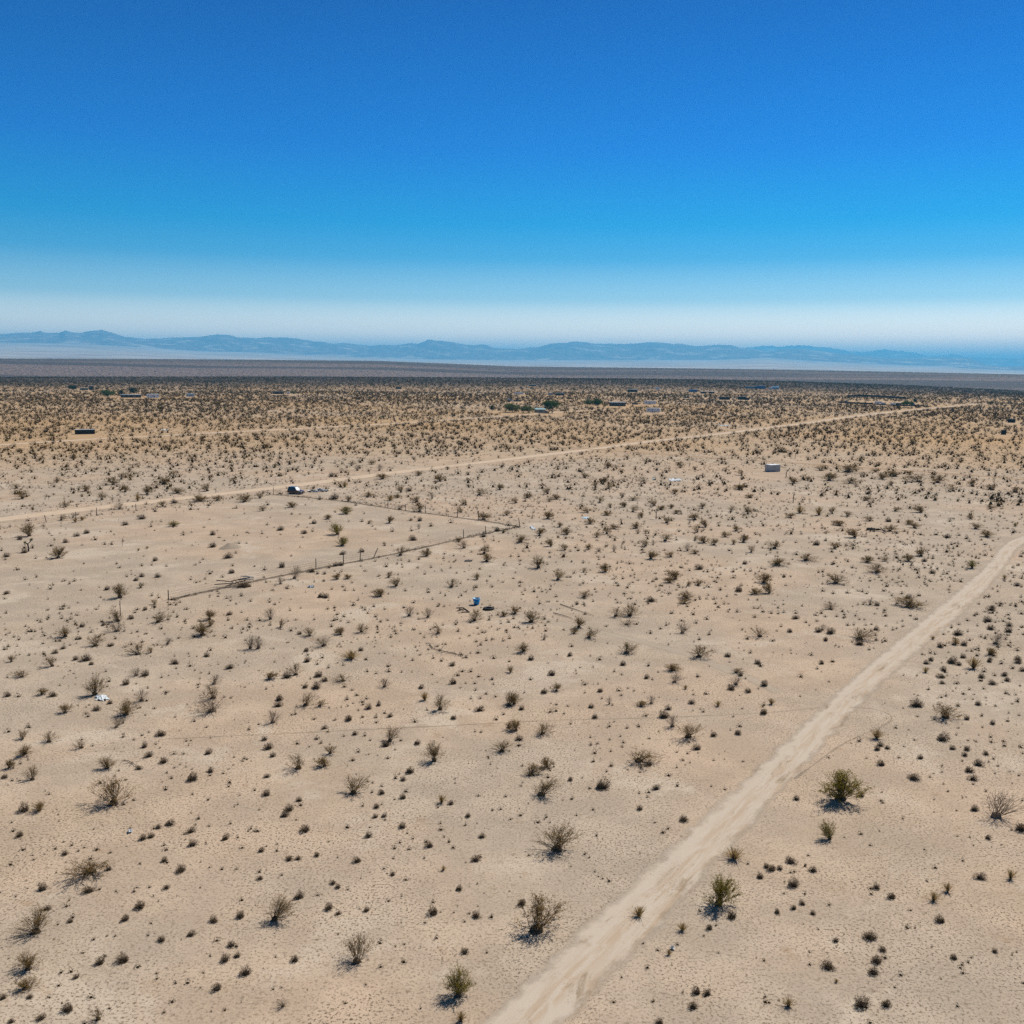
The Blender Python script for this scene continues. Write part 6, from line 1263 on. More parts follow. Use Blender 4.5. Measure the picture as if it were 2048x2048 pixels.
M_DARKTREE = leaf_mat('dark_tree_leaf', (0.03, 0.042, 0.022), (0.05, 0.062, 0.032), 0.2)
M_SPIKE = leaf_mat('joshua_leaf', (0.13, 0.14, 0.045), (0.18, 0.19, 0.07), 0.2)
def face(P): return -math.atan2(P[0], P[1])

def building(name, label, P, w, h, wall, roof, d=None, style='flat', turn=0.0, win=2, cat='building', group='buildings scattered far across the plain'):
    """Low desert building: walls, roof with eaves, a door and windows with panes."""
    d = d or max(2.6, min(w * 0.55, 8.0)); t = thing(name, label, cat, P, face(P) + math.radians(turn), group)
    rh = 0.18 if style == 'flat' else min(1.1, h * 0.3); bh = h - rh
    MB().box((0, 0, bh / 2 - 0.1), (w, d, bh + 0.2)).build('wall', MAT[wall], t)
    if style == 'flat': MB().box((0, 0, bh + rh / 2 + 0.003), (w + 0.5, d + 0.5, rh)).build('roof', MAT[roof], t, bevel=0.03)
    else:
        e = 0.4; MB().prism([(-d / 2 - e, 0), (d / 2 + e, 0), (0, rh)], -w / 2 - e, w / 2 + e).build('roof', MAT[roof], t, (0, 0, bh + 0.003), math.pi / 2)
    MB().box((w * 0.12, -d / 2 - 0.03, min(2.0, bh * 0.85) / 2), (0.9, 0.05, min(2.0, bh * 0.85))).build('door', MAT['door'], t)
    for k in range(win):
        x = -w * 0.36 + k * (w * 0.74 / max(1, win - 1)) if win > 1 else -w * 0.25
        if abs(x - w * 0.12) < 0.9: x += 1.4
        o = MB().box((x, -d / 2 - 0.025, bh * 0.58), (min(1.3, w * 0.2), 0.04, min(0.9, bh * 0.36))).build('window', MAT['white'], t)
        MB().box((x, -d / 2 - 0.055, bh * 0.58), (min(1.1, w * 0.17), 0.03, min(0.72, bh * 0.29))).build('pane', MAT['glass'], o)
    return t
def container(name, label, P, w, h, wall, roof, d=2.6, turn=0.0, ribs=14, cat='container', group='box sheds and containers on the plain', door=True):
    """Steel box with ribbed sides, corner posts, double doors at one end."""
    t = thing(name, label, cat, P, face(P) + math.radians(turn), group)
    b_ = MB().box((0, 0, h / 2), (w, d, h - 0.1))
    for k in range(ribs):
        x = -w / 2 + (k + 0.5) * w / ribs
        for s in (-1, 1): b_.box((x, s * (d / 2 + 0.02), h / 2), (w / ribs * 0.45, 0.05, h - 0.35))
    b_.build('body', MAT[wall], t)
    f_ = MB()
    for sx in (-1, 1):
        for sy in (-1, 1): f_.box((sx * w / 2, sy * d / 2, h / 2), (0.14, 0.14, h))
    f_.build('corner_post', MAT[wall], t); MB().box((0, 0, h + 0.02), (w + 0.1, d + 0.1, 0.08)).build('roof', MAT[roof], t)
    if door:
        for s in (-1, 1):
            o = MB().box((w / 2 + 0.04, s * d * 0.24, h / 2), (0.06, d * 0.44, h - 0.3)).build('door', MAT[wall], t)
            MB().tube([(w / 2 + 0.1, s * d * 0.1, 0.25), (w / 2 + 0.1, s * d * 0.1, h - 0.25)], 0.025).build('lock_bar', MAT['grey'], o)
    return t
def wheel(parent, loc, r, wdt):
    o = MB().tube([(0, -wdt / 2, 0), (0, -wdt * 0.42, 0), (0, wdt * 0.42, 0), (0, wdt / 2, 0)], [r * 0.9, r, r, r * 0.9], 16).build('wheel', MAT['rubber'], parent, loc)
    MB().tube([(0, -wdt / 2 - 0.012, 0), (0, wdt / 2 + 0.012, 0)], r * 0.58, 12).build('rim', MAT['rim'], o); return o
def trailer(name, label, P, w, h, turn=0.0, wall='white', group='white camping trailers on the plain'):
    """Travel trailer: rounded body, windows, door, wheels, hitch."""
    t = thing(name, label, 'trailer', P, face(P) + math.radians(turn), group); d = 2.5; b0 = 0.55
    L = w / 2; pr = [(-L, b0), (L * 0.96, b0), (L, b0 + 0.3), (L, h - 0.55), (L * 0.97, h - 0.2), (L * 0.9, h), (-L * 0.9, h), (-L * 0.97, h - 0.2), (-L, h - 0.5)]
    MB().prism(pr, -d / 2, d / 2).build('body', MAT[wall], t)
    MB().box((0, -d / 2 - 0.012, b0 + 0.45), (w * 0.94, 0.02, 0.16)).build('stripe', MAT['grey'], t)
    for x in (-0.34, -0.08, 0.36): MB().box((w * x, -d / 2 - 0.02, b0 + (h - b0) * 0.62), (w * 0.12, 0.04, 0.55)).build('window', MAT['glass'], t)
    MB().box((w * 0.14, -d / 2 - 0.02, b0 + 0.95), (0.65, 0.04, 1.75)).build('door', MAT['pale'], t)
    for x in (-0.08, 0.06): wheel(t, (w * x, -d / 2 + 0.08, 0.36), 0.36, 0.22); wheel(t, (w * x, d / 2 - 0.08, 0.36), 0.36, 0.22)
    MB().tube([(-L, 0, 0.5), (-L - 1.0, 0, 0.45), (-L - 1.0, 0, 0.0)], 0.06).build('hitch', MAT['scrap_c'], t); return t
def car(name, label, P, rot, paint, screen='glass', L=4.7, H=1.75, W=1.9, group='cars on the plain'):
    """Upright estate car; front towards local +x."""
    t = thing(name, label, 'car', P, rot, group); h = L / 2
    low = [(-h, 0.35), (-h * 0.98, 0.95), (-h * 0.9, 1.02), (h * 0.42, 1.03), (h * 0.93, 0.92), (h, 0.72), (h, 0.36), (h * 0.93, 0.27), (-h * 0.95, 0.27)]
    MB().prism(low, -W / 2, W / 2).build('body', MAT[paint], t, bevel=0.05)
    cb = MB(); z0, z1 = 1.0, H; a0, a1, b0_, b1 = -h * 0.95, h * 0.40, -h * 0.84, h * 0.06; yw, yt = W / 2 - 0.05, W / 2 - 0.22
    V = [(a0, -yw, z0), (a1, -yw, z0), (a1, yw, z0), (a0, yw, z0), (b0_, -yt, z1), (b1, -yt, z1), (b1, yt, z1), (b0_, yt, z1)]
    cb.quadmesh(V, [(3, 2, 1, 0), (4, 5, 6, 7), (0, 1, 5, 4), (1, 2, 6, 5), (2, 3, 7, 6), (3, 0, 4, 7)]).build('cabin', MAT[paint], t, bevel=0.04)
    def panel(nm, q, mat, out):
        q = [Vector(v) for v in q]; n = (q[1] - q[0]).cross(q[3] - q[0]).normalized(); n = n if n.dot(Vector(out)) > 0 else -n
        c = sum(q, Vector()) / 4; q = [c + (v - c) * 0.84 for v in q]
        return MB().quadmesh([v - n * 0.01 for v in q] + [v + n * 0.02 for v in q], [(0, 1, 2, 3), (7, 6, 5, 4), (0, 4, 5, 1), (1, 5, 6, 2), (2, 6, 7, 3), (3, 7, 4, 0)]).build(nm, MAT[mat], t)
    panel('windscreen', [V[1], V[2], V[6], V[5]], screen, (1, 0, 0)); panel('rear_window', [V[0], V[3], V[7], V[4]], 'glass', (-1, 0, 0))
    for s, (i0, i1, i2, i3) in ((-1, (0, 1, 5, 4)), (1, (3, 2, 6, 7))):
        A_, B_, C_, D_ = [Vector(V[k]) for k in (i0, i1, i2, i3)]
        for u0, u1 in ((0.02, 0.33), (0.33, 0.66), (0.66, 0.98)):
            panel('side_window', [A_.lerp(B_, u0), A_.lerp(B_, u1), D_.lerp(C_, u1), D_.lerp(C_, u0)], 'glass', (0, s, 0))
        for u in (-0.42, -0.02): MB().box((h * u, s * (W / 2 + 0.012), 0.82), (0.16, 0.03, 0.03)).build('door_handle', MAT['scrap_c'], t)
        MB().box((h * 0.97, s * W * 0.36, 0.74), (0.14, 0.36, 0.15)).build('headlight', MAT['lamp'], t); MB().box((-h * 0.985, s * W * 0.42, 0.82), (0.1, 0.18, 0.26)).build('tail_light', MAT['rust'], t)
        MB().box((h * 0.36, s * (W / 2 + 0.1), 1.07), (0.12, 0.2, 0.13)).build('wing_mirror', MAT[paint], t)
        for x in (-0.6, 0.62): wheel(t, (h * x, s * (W / 2 - 0.1), 0.34), 0.34, 0.22)
    MB().box((h * 1.0, 0, 0.42), (0.14, W * 0.96, 0.2)).build('bumper', MAT['scrap_c'], t); MB().box((h * 1.005, 0, 0.68), (0.05, W * 0.4, 0.14)).build('grille', MAT['scrap_c'], t)
    return t
def crown_tris(g, w, h, z0, n, size):
    C_ = []; cl = g.normal(size=(9, 3)); cl /= np.linalg.norm(cl, axis=1)[:, None]; cl *= g.uniform(0.3, 1, (9, 1)) ** 0.4
    cen = cl[g.integers(0, 9, n)] * 0.62 + g.normal(size=(n, 3)) * 0.24
    cen = cen / np.maximum(1, np.linalg.norm(cen, axis=1))[:, None]
    cen = cen * np.array([w / 2, w / 2, (h - z0) / 2]) + np.array([0, 0, (h + z0) / 2])
    return np.concatenate([leaf_tris(c, 1, 0.05, size * g.uniform(0.6, 1.3), g) for c in cen])
TREESEED = [0]
def tree(label, P, w, h, leafm, low=0.18, group='trees around the far houses', n=900):
    TREESEED[0] += 1; g = np.random.default_rng(900 + TREESEED[0]); t = thing('tree', label, 'tree', P, 0, group); tr = MB()
    tr.tube([(0, 0, -0.2), (0.06, 0.03, h * 0.25), (0.1, -0.05, h * 0.55)], [h * 0.045, h * 0.035, h * 0.02], 7)
    for k in range(5):
        a_ = g.uniform(0, 6.28); tr.tube([(0.04, 0, h * (0.15 + 0.05 * k)), (math.cos(a_) * w * 0.16, math.sin(a_) * w * 0.16, h * (0.36 + 0.05 * k)), (math.cos(a_) * w * 0.3, math.sin(a_) * w * 0.3, h * (0.55 + 0.05 * k))], [h * 0.02, h * 0.014, h * 0.006], 5)
    tr.build('trunk', MAT['bark'], t); T = crown_tris(g, w, h, h * low, n, w * 0.055)
    add('crown', mesh_from('crown', *soup(T), [leafm]), t); return t
def utility_pole(label, P, h):
    t = thing('utility_pole', label, 'pole', P, face(P) + 0.5, 'utility poles')
    MB().tube([(0, 0, -0.2), (0, 0, h)], [0.17, 0.11], 8).build('pole', MAT['bark'], t)
    MB().box((0, 0, h - 0.55), (2.4, 0.12, 0.14)).build('crossarm', MAT['bark'], t)
    for x in (-1.05, -0.4, 0.4, 1.05): MB().tube([(x, 0, h - 0.48), (x, 0, h - 0.28)], [0.05, 0.035], 6).build('insulator', MAT['grey'], t)

# --- car, scrap and shed in the middle distance
P = (-59.65, 275.16, 0.00)
car('parked_car', 'dark maroon estate car with white windscreen parked by the sandy road', P, face(P) - 0.62, 'maroon', 'pale_screen', 4.5, 1.95, 2.0)
P = (-54.62, 280.60, 0.00)
t = thing('scrap_pile', 'heap of pale and blue-grey scrap beside the parked car', 'scrap', P, face(P))
g = np.random.default_rng(5)
for k in range(34):
    x = g.uniform(-2.6, 2.6); s = g.uniform(0.5, 1.5); zc = 0.12 + 0.75 * max(0, 1 - abs(x - 0.6) / 2.4) * g.random()
    rot = Matrix.Rotation(g.uniform(-0.6, 0.6), 3, 'X') @ Matrix.Rotation(g.uniform(-0.5, 0.5), 3, 'Y') @ Matrix.Rotation(g.uniform(0, 3.1), 3, 'Z')
    MB().box((x, g.uniform(-1.1, 1.1), zc), (s, s * g.uniform(0.3, 0.9), g.uniform(0.04, 0.3)), rot, (g.uniform(0.7, 1), g.uniform(0.7, 1))).build('scrap_piece', MAT[['scrap_a', 'scrap_b', 'scrap_a', 'scrap_c'][k % 4]], t)
P = (90.64, 348.76, 0.00)
container('white_shed', 'small square grey-white box shed with flat white roof', P, 3.9, 2.32, 'grey', 'white', 3.1, 37, 12, 'shed', 'box sheds and containers on the plain', True)
container('dark_container', 'long black box shed with pale flat roof alone at the left', (-215.33, 506.18, 0.00), 9.06, 2.27, 'black', 'pale', 3.2, 3, 18, 'container')
P = (-5.17, 146.26, 0.00)
t = thing('blue_tub', 'bright blue plastic tub with pale rim on the sand', 'tub', P, face(P))
def lathe(prof, n=28):
    V = [(r_ * math.cos(2 * math.pi * k / n), r_ * math.sin(2 * math.pi * k / n), z_) for r_, z_ in prof for k in range(n)]; F_ = []
    for i_ in range(len(prof) - 1):
        for k in range(n): F_.append((i_ * n + k, i_ * n + (k + 1) % n, (i_ + 1) * n + (k + 1) % n, (i_ + 1) * n + k))
    return MB().quadmesh(V, F_)
lathe([(0.001, 0.0), (0.34, 0.0), (0.38, 0.05), (0.56, 0.92), (0.52, 0.92), (0.35, 0.08), (0.001, 0.08)]).build('body', MAT['tub'], t, smooth=True)
lathe([(0.525, 0.90), (0.60, 0.90), (0.61, 0.97), (0.53, 0.985), (0.525, 0.90)]).build('rim', MAT['tubrim'], t, smooth=True)
MB().box((-0.32, -0.36, 0.55), (0.22, 0.03, 0.5), Matrix.Rotation(-0.72, 3, 'Z')).build('pale_patch', MAT['tubrim'], t, (0, 0, 0))  # paler panel set on the tub's left side
P = (-3.31, 143.20, 0.00)
t = thing('old_tyre', 'old dark tyre lying flat right of the blue tub', 'tyre', P)
pr = [(0.42, 0.04), (0.46, 0.0), (0.72, 0.0), (0.80, 0.08), (0.80, 0.22), (0.72, 0.30), (0.46, 0.30), (0.42, 0.26), (0.42, 0.04)]
lathe(pr).build('tread', MAT['rubber'], t, smooth=True)
P = (-7.05, 142.15, 0.00)
t = thing('timber_frame', 'broken rectangle of dark timbers lying left of the blue tub', 'timber', P, face(P))
for (x0, y0, x1, y1) in ((-0.9, 1.6, 0.1, 1.7), (0.1, 1.7, 1.0, -0.9), (1.0, -0.9, -0.2, -1.0), (-0.8, -0.3, -0.1, 0.5), (-0.5, 0.9, 0.2, 0.3)):
    MB().tube([(x0, y0, 0.07), ((x0 + x1) / 2, (y0 + y1) / 2, 0.09), (x1, y1, 0.07)], 0.075, 5).build('plank', MAT['post'], t)

# --- flat scraps of sheeting
def sheet(label, P, w, d, mat, name='plastic_sheet', seed=0):
    g = np.random.default_rng(seed + 50); n = 9; V = []; F_ = []; e = MB()
    for i_ in range(n):
        for j_ in range(6):
            u, v = i_ / (n - 1) - 0.5, j_ / 5 - 0.5; V.append((u * w * (1 + 0.25 * g.normal() * (abs(u) > 0.4)), v * d * (1 + 0.3 * g.normal() * (abs(v) > 0.4)), 0.03 + abs(g.normal()) * 0.09))
    for i_ in range(n - 1):
        for j_ in range(5): F_.append((i_ * 6 + j_, (i_ + 1) * 6 + j_, (i_ + 1) * 6 + j_ + 1, i_ * 6 + j_ + 1))
    o = e.quadmesh(V, F_).build(name, MAT[mat], None, P, face(P) + g.uniform(-0.2, 0.2)); md = o.modifiers.new('thickness', 'SOLIDIFY'); md.thickness = 0.02
    return tag(o, label, 'sheet', 'scraps of pale sheeting')
sheet('white crumpled sheet beside a creosote at left', (-43.28, 102.44, 0.00), 1.16, 1.5, 'cloth', seed=1)
sheet('pale blue-white panel lying far off, left of the white shed', (51.80, 318.18, 0.00), 3.34, 6.0, 'cloth', seed=2)
sheet('tiny white scrap left of the pale blue-white panel', (45.44, 320.58, 0.00), 0.96, 2.5, 'bluecloth', seed=3)
sheet('white scrap right of the fence corner', (4.55, 218.91, 0.00), 0.88, 4.0, 'cloth', seed=4)
sheet('faint pale scrap in the shrubs right of the fence corner', (17.47, 234.55, 0.00), 1.30, 2.5, 'bluecloth', seed=5)
sheet('blue-grey rag below the fence line', (-32.02, 157.24, 0.00), 0.80, 1.2, 'scrap_b', seed=6)
sheet('dark crumpled scrap right of the fence line', (-7.86, 180.15, 0.00), 1.19, 1.3, 'scrap_c', seed=7)
sheet('small white scrap on the lower left sand', (-28.66, 71.71, 0.00), 0.34, 0.4, 'cloth', seed=8)
sheet('tiny white scrap right of the dirt road', (10.02, 56.86, 0.00), 0.22, 0.25, 'cloth', seed=9)
sheet('white heap at the sandy road far left', (-187.62, 542.83, 0.00), 2.97, 6.0, 'cloth', seed=10)
sheet('thin white strip lying far right of centre', (133.67, 634.43, 0.00), 6.93, 5.0, 'bluecloth', seed=11)

# --- fences, posts, drifted brush
def fence(label, pts, posts, h, lean=()):
    t = thing('wire_fence', label, 'fence', (0, 0, 0), 0, 'wire fences')
    for k, (x, y) in enumerate(posts):
        dx, dy = (lean[k] if k < len(lean) else (0.0, 0.0)); hh = h * (0.9 + 0.25 * ((k * 37) % 10) / 10)
        MB().tube([(x, y, -0.2), (x + dx * 0.5, y + dy * 0.5, hh * 0.5), (x + dx, y + dy, hh)], [0.085, 0.08, 0.07], 6).build('post', MAT['post'], t)
    for z in (0.45, 0.85, 1.2):
        MB().tube([(x, y, z) for x, y in pts], 0.012, 4).build('wire', MAT['rust'], t)
FRONT = [(-51.46, 147.42), (-43.84, 159.00), (-34.02, 171.64), (-30.09, 176.78), (-25.50, 181.75), (-16.12, 195.30), (-9.99, 205.02), (-5.60, 210.95), (1.81, 220.87)]
BACK = [(1.81, 220.87), (-7.74, 229.94), (-12.80, 233.56), (-20.91, 240.44), (-26.08, 243.55), (-30.98, 248.55), (-42.17, 259.12), (-54.24, 267.44), (-65.37, 273.10)]
ROADSIDE = [(-65.37, 273.10), (-71.33, 261.16), (-81.25, 252.71), (-90.89, 240.40), (-96.57, 230.97), (-98.93, 225.40), (-103.46, 220.68), (-109.05, 211.29)]
fence('near wire fence with uneven dark posts and drifted brush', FRONT, [(-51.46, 147.42), (-34.02, 171.64), (-30.09, 176.78), (-27.51, 179.25), (-25.50, 181.75), (-9.99, 205.02), (-5.60, 210.95), (1.81, 220.87)], 1.75, [(0, 0), (0, 0), (0, 0), (0.1, 0), (0.9, 0.3), (0, 0), (0, 0), (-0.35, 0)])
fence('far wire fence running back to the parked car', BACK, [(-7.74, 229.94), (-12.80, 233.56), (-20.91, 240.44), (-26.08, 243.55), (-30.98, 248.55), (-65.37, 273.10)], 1.9)
fence('wire fence along the sandy road at left', ROADSIDE, [(-90.89, 240.40), (-96.57, 230.97), (-98.93, 225.40), (-103.46, 220.68)], 1.8, [(0, 0), (0.1, 0), (0, 0), (-0.4, 0)])
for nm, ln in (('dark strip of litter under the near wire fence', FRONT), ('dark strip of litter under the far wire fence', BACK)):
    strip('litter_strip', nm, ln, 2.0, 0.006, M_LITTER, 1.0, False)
def lone_post(label, P, h, dx=0.0, r=0.06):
    t = MB().tube([(0, 0, -0.2), (dx * 0.4, 0, h * 0.5), (dx, 0, h)], [r, r * 0.95, r * 0.8], 6).build('post', MAT['post'], None, P); tag(t, label, 'post', 'lone posts')
lone_post('thin post rising out of a creosote at left', (-54.82, 137.49, 0.00), 2.2)
lone_post('thin stake standing in the fenced ground', (-75.45, 191.80, 0.00), 1.7, 0.05, 0.035)
lone_post('short stake beside the end of the near fence', (-50.04, 143.02, 0.00), 1.0, 0.1, 0.04)
g = np.random.default_rng(77); pts = []; hs = []
for line, dens, wid in ((FRONT, 2.4, 0.6), (BACK, 2.6, 0.8), (ROADSIDE, 1.2, 0.6)):
    q, s = resample(line, 0.5)
    for k in range(len(q)):
        f_ = value_noise(np.array([s[k]]), np.array([dens]), 9.0, 3)[0]
        for m in range(g.poisson(dens * (0.25 + 1.5 * max(0, f_ - 0.3)))): pts.append(q[k] + g.normal(size=2) * wid * (0.5 + f_)); hs.append(0.15 + 0.5 * f_ * g.random())
pts = np.array(pts); hs = np.array(hs)
stuff('windblown_brush_debris', 'dark drifted tumbleweed and twigs along the wire fences', [place([dome_shape(840 + k, 12, 12, 0.02, 0.1, None) for k in range(5)], pts, hs * 2.2, hs, [(0.075, 0.062, 0.05), (0.10, 0.085, 0.07), (0.06, 0.05, 0.04)], np.zeros(len(pts)))])
P = (-43.24, 156.78, 0.00)
t = thing('brush_pile', 'pile of grey boards and dead brush on the near fence', 'brush pile', P, face(P))
V, F_ = soup(np.concatenate([dome_shape(861, 160, 200, 0.006, 0.03) * np.array([4.8, 3.2, 1.9]) + np.array([0.6, 0, 0])])); add('brush', mesh_from('brush', V, F_, [M_BURS]), t)
for (x0, y0, z0, x1, y1, z1) in ((-3.6, 1.2, 1.0, -1.0, 0.4, 0.75), (-3.9, 0.9, 0.4, -0.6, 0.1, 0.6), (-1.3, 0.6, 0.9, 1.6, 1.0, 1.25), (-0.4, 0.9, 1.0, 2.1, 0.6, 1.05), (-2.2, -0.2, 0.3, 0.9, 0.6, 0.9), (0.2, 1.3, 1.5, 2.2, 1.4, 1.15)):
    MB().tube([(x0, y0, z0), ((x0 + x1) / 2, (y0 + y1) / 2, (z0 + z1) / 2 + 0.05), (x1, y1, z1)], 0.09, 4).build('board', MAT['wood' if x0 < -1 else 'scrap_b'], t)
P = (-54.64, 192.28, 0.00)
n = 14; V = [(0, 0, 0.75)]; F_ = []
for ring, (rr, zz) in enumerate(((0.6, 0.62), (1.3, 0.3), (1.9, -0.02))):
    for k in range(n): a_ = 2 * math.pi * k / n; j_ = 1 + 0.16 * math.sin(3 * a_ + ring) + 0.08 * random.random(); V.append((math.cos(a_) * rr * j_, math.sin(a_) * rr * j_ * 1.6, zz * (0.85 + 0.3 * random.random())))
for k in range(n): F_.append((0, 1 + k, 1 + (k + 1) % n))
for ring in (0, 1):
    for k in range(n): F_.append((1 + ring * n + k, 1 + (ring + 1) * n + k, 1 + (ring + 1) * n + (k + 1) % n, 1 + ring * n + (k + 1) % n))
tag(MB().quadmesh(V, F_).build('dirt_mound', MAT['mound'], None, P, smooth=True), 'low dug mound of gravel inside the fenced ground', 'mound')

# --- fallen wood
def branch(label, pts, r, name='dead_branch', cat='branch', twigs=0, seed=0):
    g = np.random.default_rng(seed + 300); b_ = MB(); c = pts[len(pts) // 2]; pp = [(x - c[0], y - c[1], r + 0.02 + 0.06 * g.random()) for x, y in pts]; b_.tube(pp, [r] + [r * 0.8] * (len(pp) - 2) + [r * 0.4], 6)
    for k in range(twigs):
        s = pp[g.integers(0, len(pp))]; b_.tube([s, (s[0] + g.normal() * 0.5, s[1] + g.normal() * 0.5, s[2] + 0.25 * g.random()), (s[0] + g.normal() * 0.9, s[1] + g.normal() * 0.9, s[2] + 0.5 * g.random())], [r * 0.6, r * 0.4, r * 0.2], 4)
    tag(b_.build(name, MAT['post'], None, (c[0], c[1], 0)), label, cat, 'fallen dead wood')
branch('fallen dead trunk lying in the shrubs at right', [(78.42, 219.49), (79.53, 218.86), (80.88, 218.93), (81.38, 217.60)], 0.3, 'fallen_log', 'log', 9, 1)
branch('long curved dead branch lying below the blue tub', [(-10.34, 124.01), (-9.75, 122.20), (-8.79, 121.11), (-7.76, 120.48), (-6.73, 119.85), (-5.89, 119.01)], 0.06, twigs=8, seed=2)
branch('upper of the fallen thin poles right of the blue tub', [(7.29, 146.72), (9.33, 143.36), (11.81, 139.57)], 0.06, 'fallen_pole', 'pole', 0, 3)
branch('lower of the fallen thin poles right of the blue tub', [(6.10, 141.13), (7.33, 139.70), (8.66, 138.02)], 0.06, 'fallen_pole', 'pole', 0, 4)
branch('thin forked twig lying at lower left', [(-34.42, 85.31), (-33.98, 85.32), (-33.32, 84.77), (-32.64, 84.00)], 0.035, twigs=5, seed=5)

# --- Joshua trees and dead snags
def joshua(label, P, h, arms, seed, leaf=True, name='joshua_tree', k_=1.0):
    g = np.random.default_rng(seed + 400); t = thing(name, label, 'tree', P, face(P), 'Joshua trees and snags'); tr = MB(); LV = []
    top = (arms[0][0] * 0.1, 0, h * 0.62); tr.tube([(0, 0, -0.2), (0.03, 0, h * 0.3), top], [h * 0.075 * k_, h * 0.06 * k_, h * 0.055 * k_], 8)
    for dx, dz, rr in arms:
        e = (dx, g.normal() * 0.2, dz); tr.tube([top, ((top[0] + e[0]) * 0.5 + g.normal() * 0.05, e[1] * 0.5, (top[2] + e[2]) * 0.5), e], [h * 0.05 * k_, h * 0.045 * k_, h * 0.04 * k_], 7)
        if leaf:
            for k in range(110):
                d = g.normal(size=3); d[2] = d[2] * 0.9 + 0.25; d /= np.linalg.norm(d); s = np.cross(d, g.normal(size=3)); s /= np.linalg.norm(s)
                o = np.array(e); LV.append([o + s * 0.035 * h / 3, o - s * 0.035 * h / 3, o + d * rr])
    tr.build('trunk', MAT['bark'], t)
    if LV: add('crown', mesh_from('crown', *soup(np.array(LV)), [M_SPIKE]), t)
joshua('two-armed Joshua tree with green tuft at far left', (-90.77, 185.72, 0.00), 2.3, [(-0.5, 1.75, 0.42), (0.62, 2.2, 0.5)], 1)
joshua('dark leaning Joshua snag right of the white shed', (89.93, 328.60, 0.00), 2.9, [(0.5, 2.2, 0.35), (1.0, 2.9, 0.3)], 2, True, 'joshua_tree', 0.75)
joshua('tall leaning dead stalk behind the white shed', (112.21, 398.22, 0.00), 3.6, [(0.9, 3.2, 0.3), (1.2, 3.9, 0.3)], 3, False, 'dead_snag', 0.42)
joshua('upright dead snag in the shrubs below the white shed', (74.66, 264.81, 0.00), 3.0, [(0.3, 3.0, 0.3), (0.5, 2.5, 0.3)], 4, False, 'dead_snag', 0.55)
joshua('small Joshua tree beyond the sandy road, left of centre', (-22.89, 425.09, 0.00), 3.8, [(-0.5, 3.2, 0.7), (0.6, 3.6, 0.7), (0.1, 3.9, 0.7)], 5, True, 'joshua_tree', 0.6)
joshua('Joshua tree far off above the long sandy road', (-80.82, 617.77, 0.00), 4.6, [(-0.7, 4.0, 0.9), (0.8, 4.4, 0.9)], 6, True, 'joshua_tree', 0.6)
joshua('dark upright snag among shrubs right of centre', (33.90, 233.93, 0.00), 2.2, [(0.2, 2.1, 0.35), (-0.35, 1.9, 0.35)], 7, True, 'joshua_tree', 0.7)

# --- far buildings, trailers, vehicles
B = building
B('house', 'low dark house with pale roof, left of the taller box house', (-577.44, 1361.48, 0.05), 10.09, 2.69, 'dark', 'pale')
B('house', 'boxy dark house with pale blue roof at far left', (-568.85, 1365.09, 0.05), 6.07, 5.40, 'dark', 'skyblue', win=1)
B('house', 'long low building with pale blue roof at left', (-405.26, 1072.17, 0.00), 20.16, 3.18, 'dark', 'skyblue', win=4, d=9)
B('house', 'white building with pale blue roof, right of the long low one', (-384.13, 1078.41, 0.00), 12.27, 3.73, 'white', 'skyblue', win=3)
B('house', 'small pale blue building alone, right of the white one', (-358.49, 1123.61, 0.00), 8.89, 3.33, 'skyblue', 'skyblue', win=2)
B('barn', 'long dark barn left of centre', (-290.54, 1252.83, 0.00), 13.63, 3.72, 'black', 'dark', style='gable', win=2)
trailer('camping_trailer', 'white trailer at the right end of the dark barn', (-276.57, 1245.70, 0.00), 3.73, 3.11)
B('shed', 'tiny dark shed far off left of centre', (-177.55, 1568.48, 0.50), 9.30, 2.71, 'black', 'dark', win=1)
B('house', 'faint pale-roofed house highest up near centre', (34.70, 1811.57, 2.59), 13.42, 2.68, 'dark', 'pale')
trailer('camping_trailer', 'white camper behind the house with trees', (7.77, 1315.22, 0.00), 11.16, 3.28, 4)
B('house', 'low dark house with pale roof right of the white camper', (60.22, 1296.45, 0.00), 11.54, 3.20, 'black', 'grey')
container('grey_container', 'small grey box left of the low dark house', (48.34, 1304.38, 0.00), 5.86, 3.25, 'grey', 'grey', 2.6, 5, 6)
P = (-2.56, 1050.38, 0.00)
car('van', 'white van on the road left of the house with trees', P, face(P) + 0.1, 'white', 'glass', 7.28, 2.60, 2.4)
B('shed', 'long dark open shed beside the white van', (4.72, 1052.28, 0.00), 7.29, 1.56, 'dark', 'dark', win=1)
B('house', 'house with pale teal roof between green trees', (21.43, 797.08, 0.00), 8.69, 3.55, 'cream', 'teal', style='gable', win=3)
P = (26.70, 789.29, 0.00)
car('parked_car', 'dark car under the big green tree', P, face(P) + 0.2, 'scrap_c', 'glass', 3.13, 1.56, 2.2)
B('house', 'long house with white roof and dark front, right of the green shrubs', (98.38, 950.23, 0.00), 15.05, 3.76, 'dark', 'white', win=5, d=8)
B('shed', 'low dark open shed between long house and trailers', (120.12, 994.17, 0.00), 5.90, 1.23, 'black', 'dark', win=1)
trailer('camping_trailer', 'upper of the two long white trailers', (135.37, 997.83, 0.00), 11.36, 3.70, 6)
trailer('camping_trailer', 'lower of the two long white trailers', (113.61, 815.23, 0.00), 10.91, 3.64, -8)
B('house', 'white-roofed dark house far off, above the long house', (178.65, 1513.54, 0.31), 14.96, 4.11, 'black', 'white')
container('white_box', 'small white box far off above the trailers', (236.76, 1659.61, 1.38), 6.56, 3.28, 'white', 'white', 3, 5, 6)
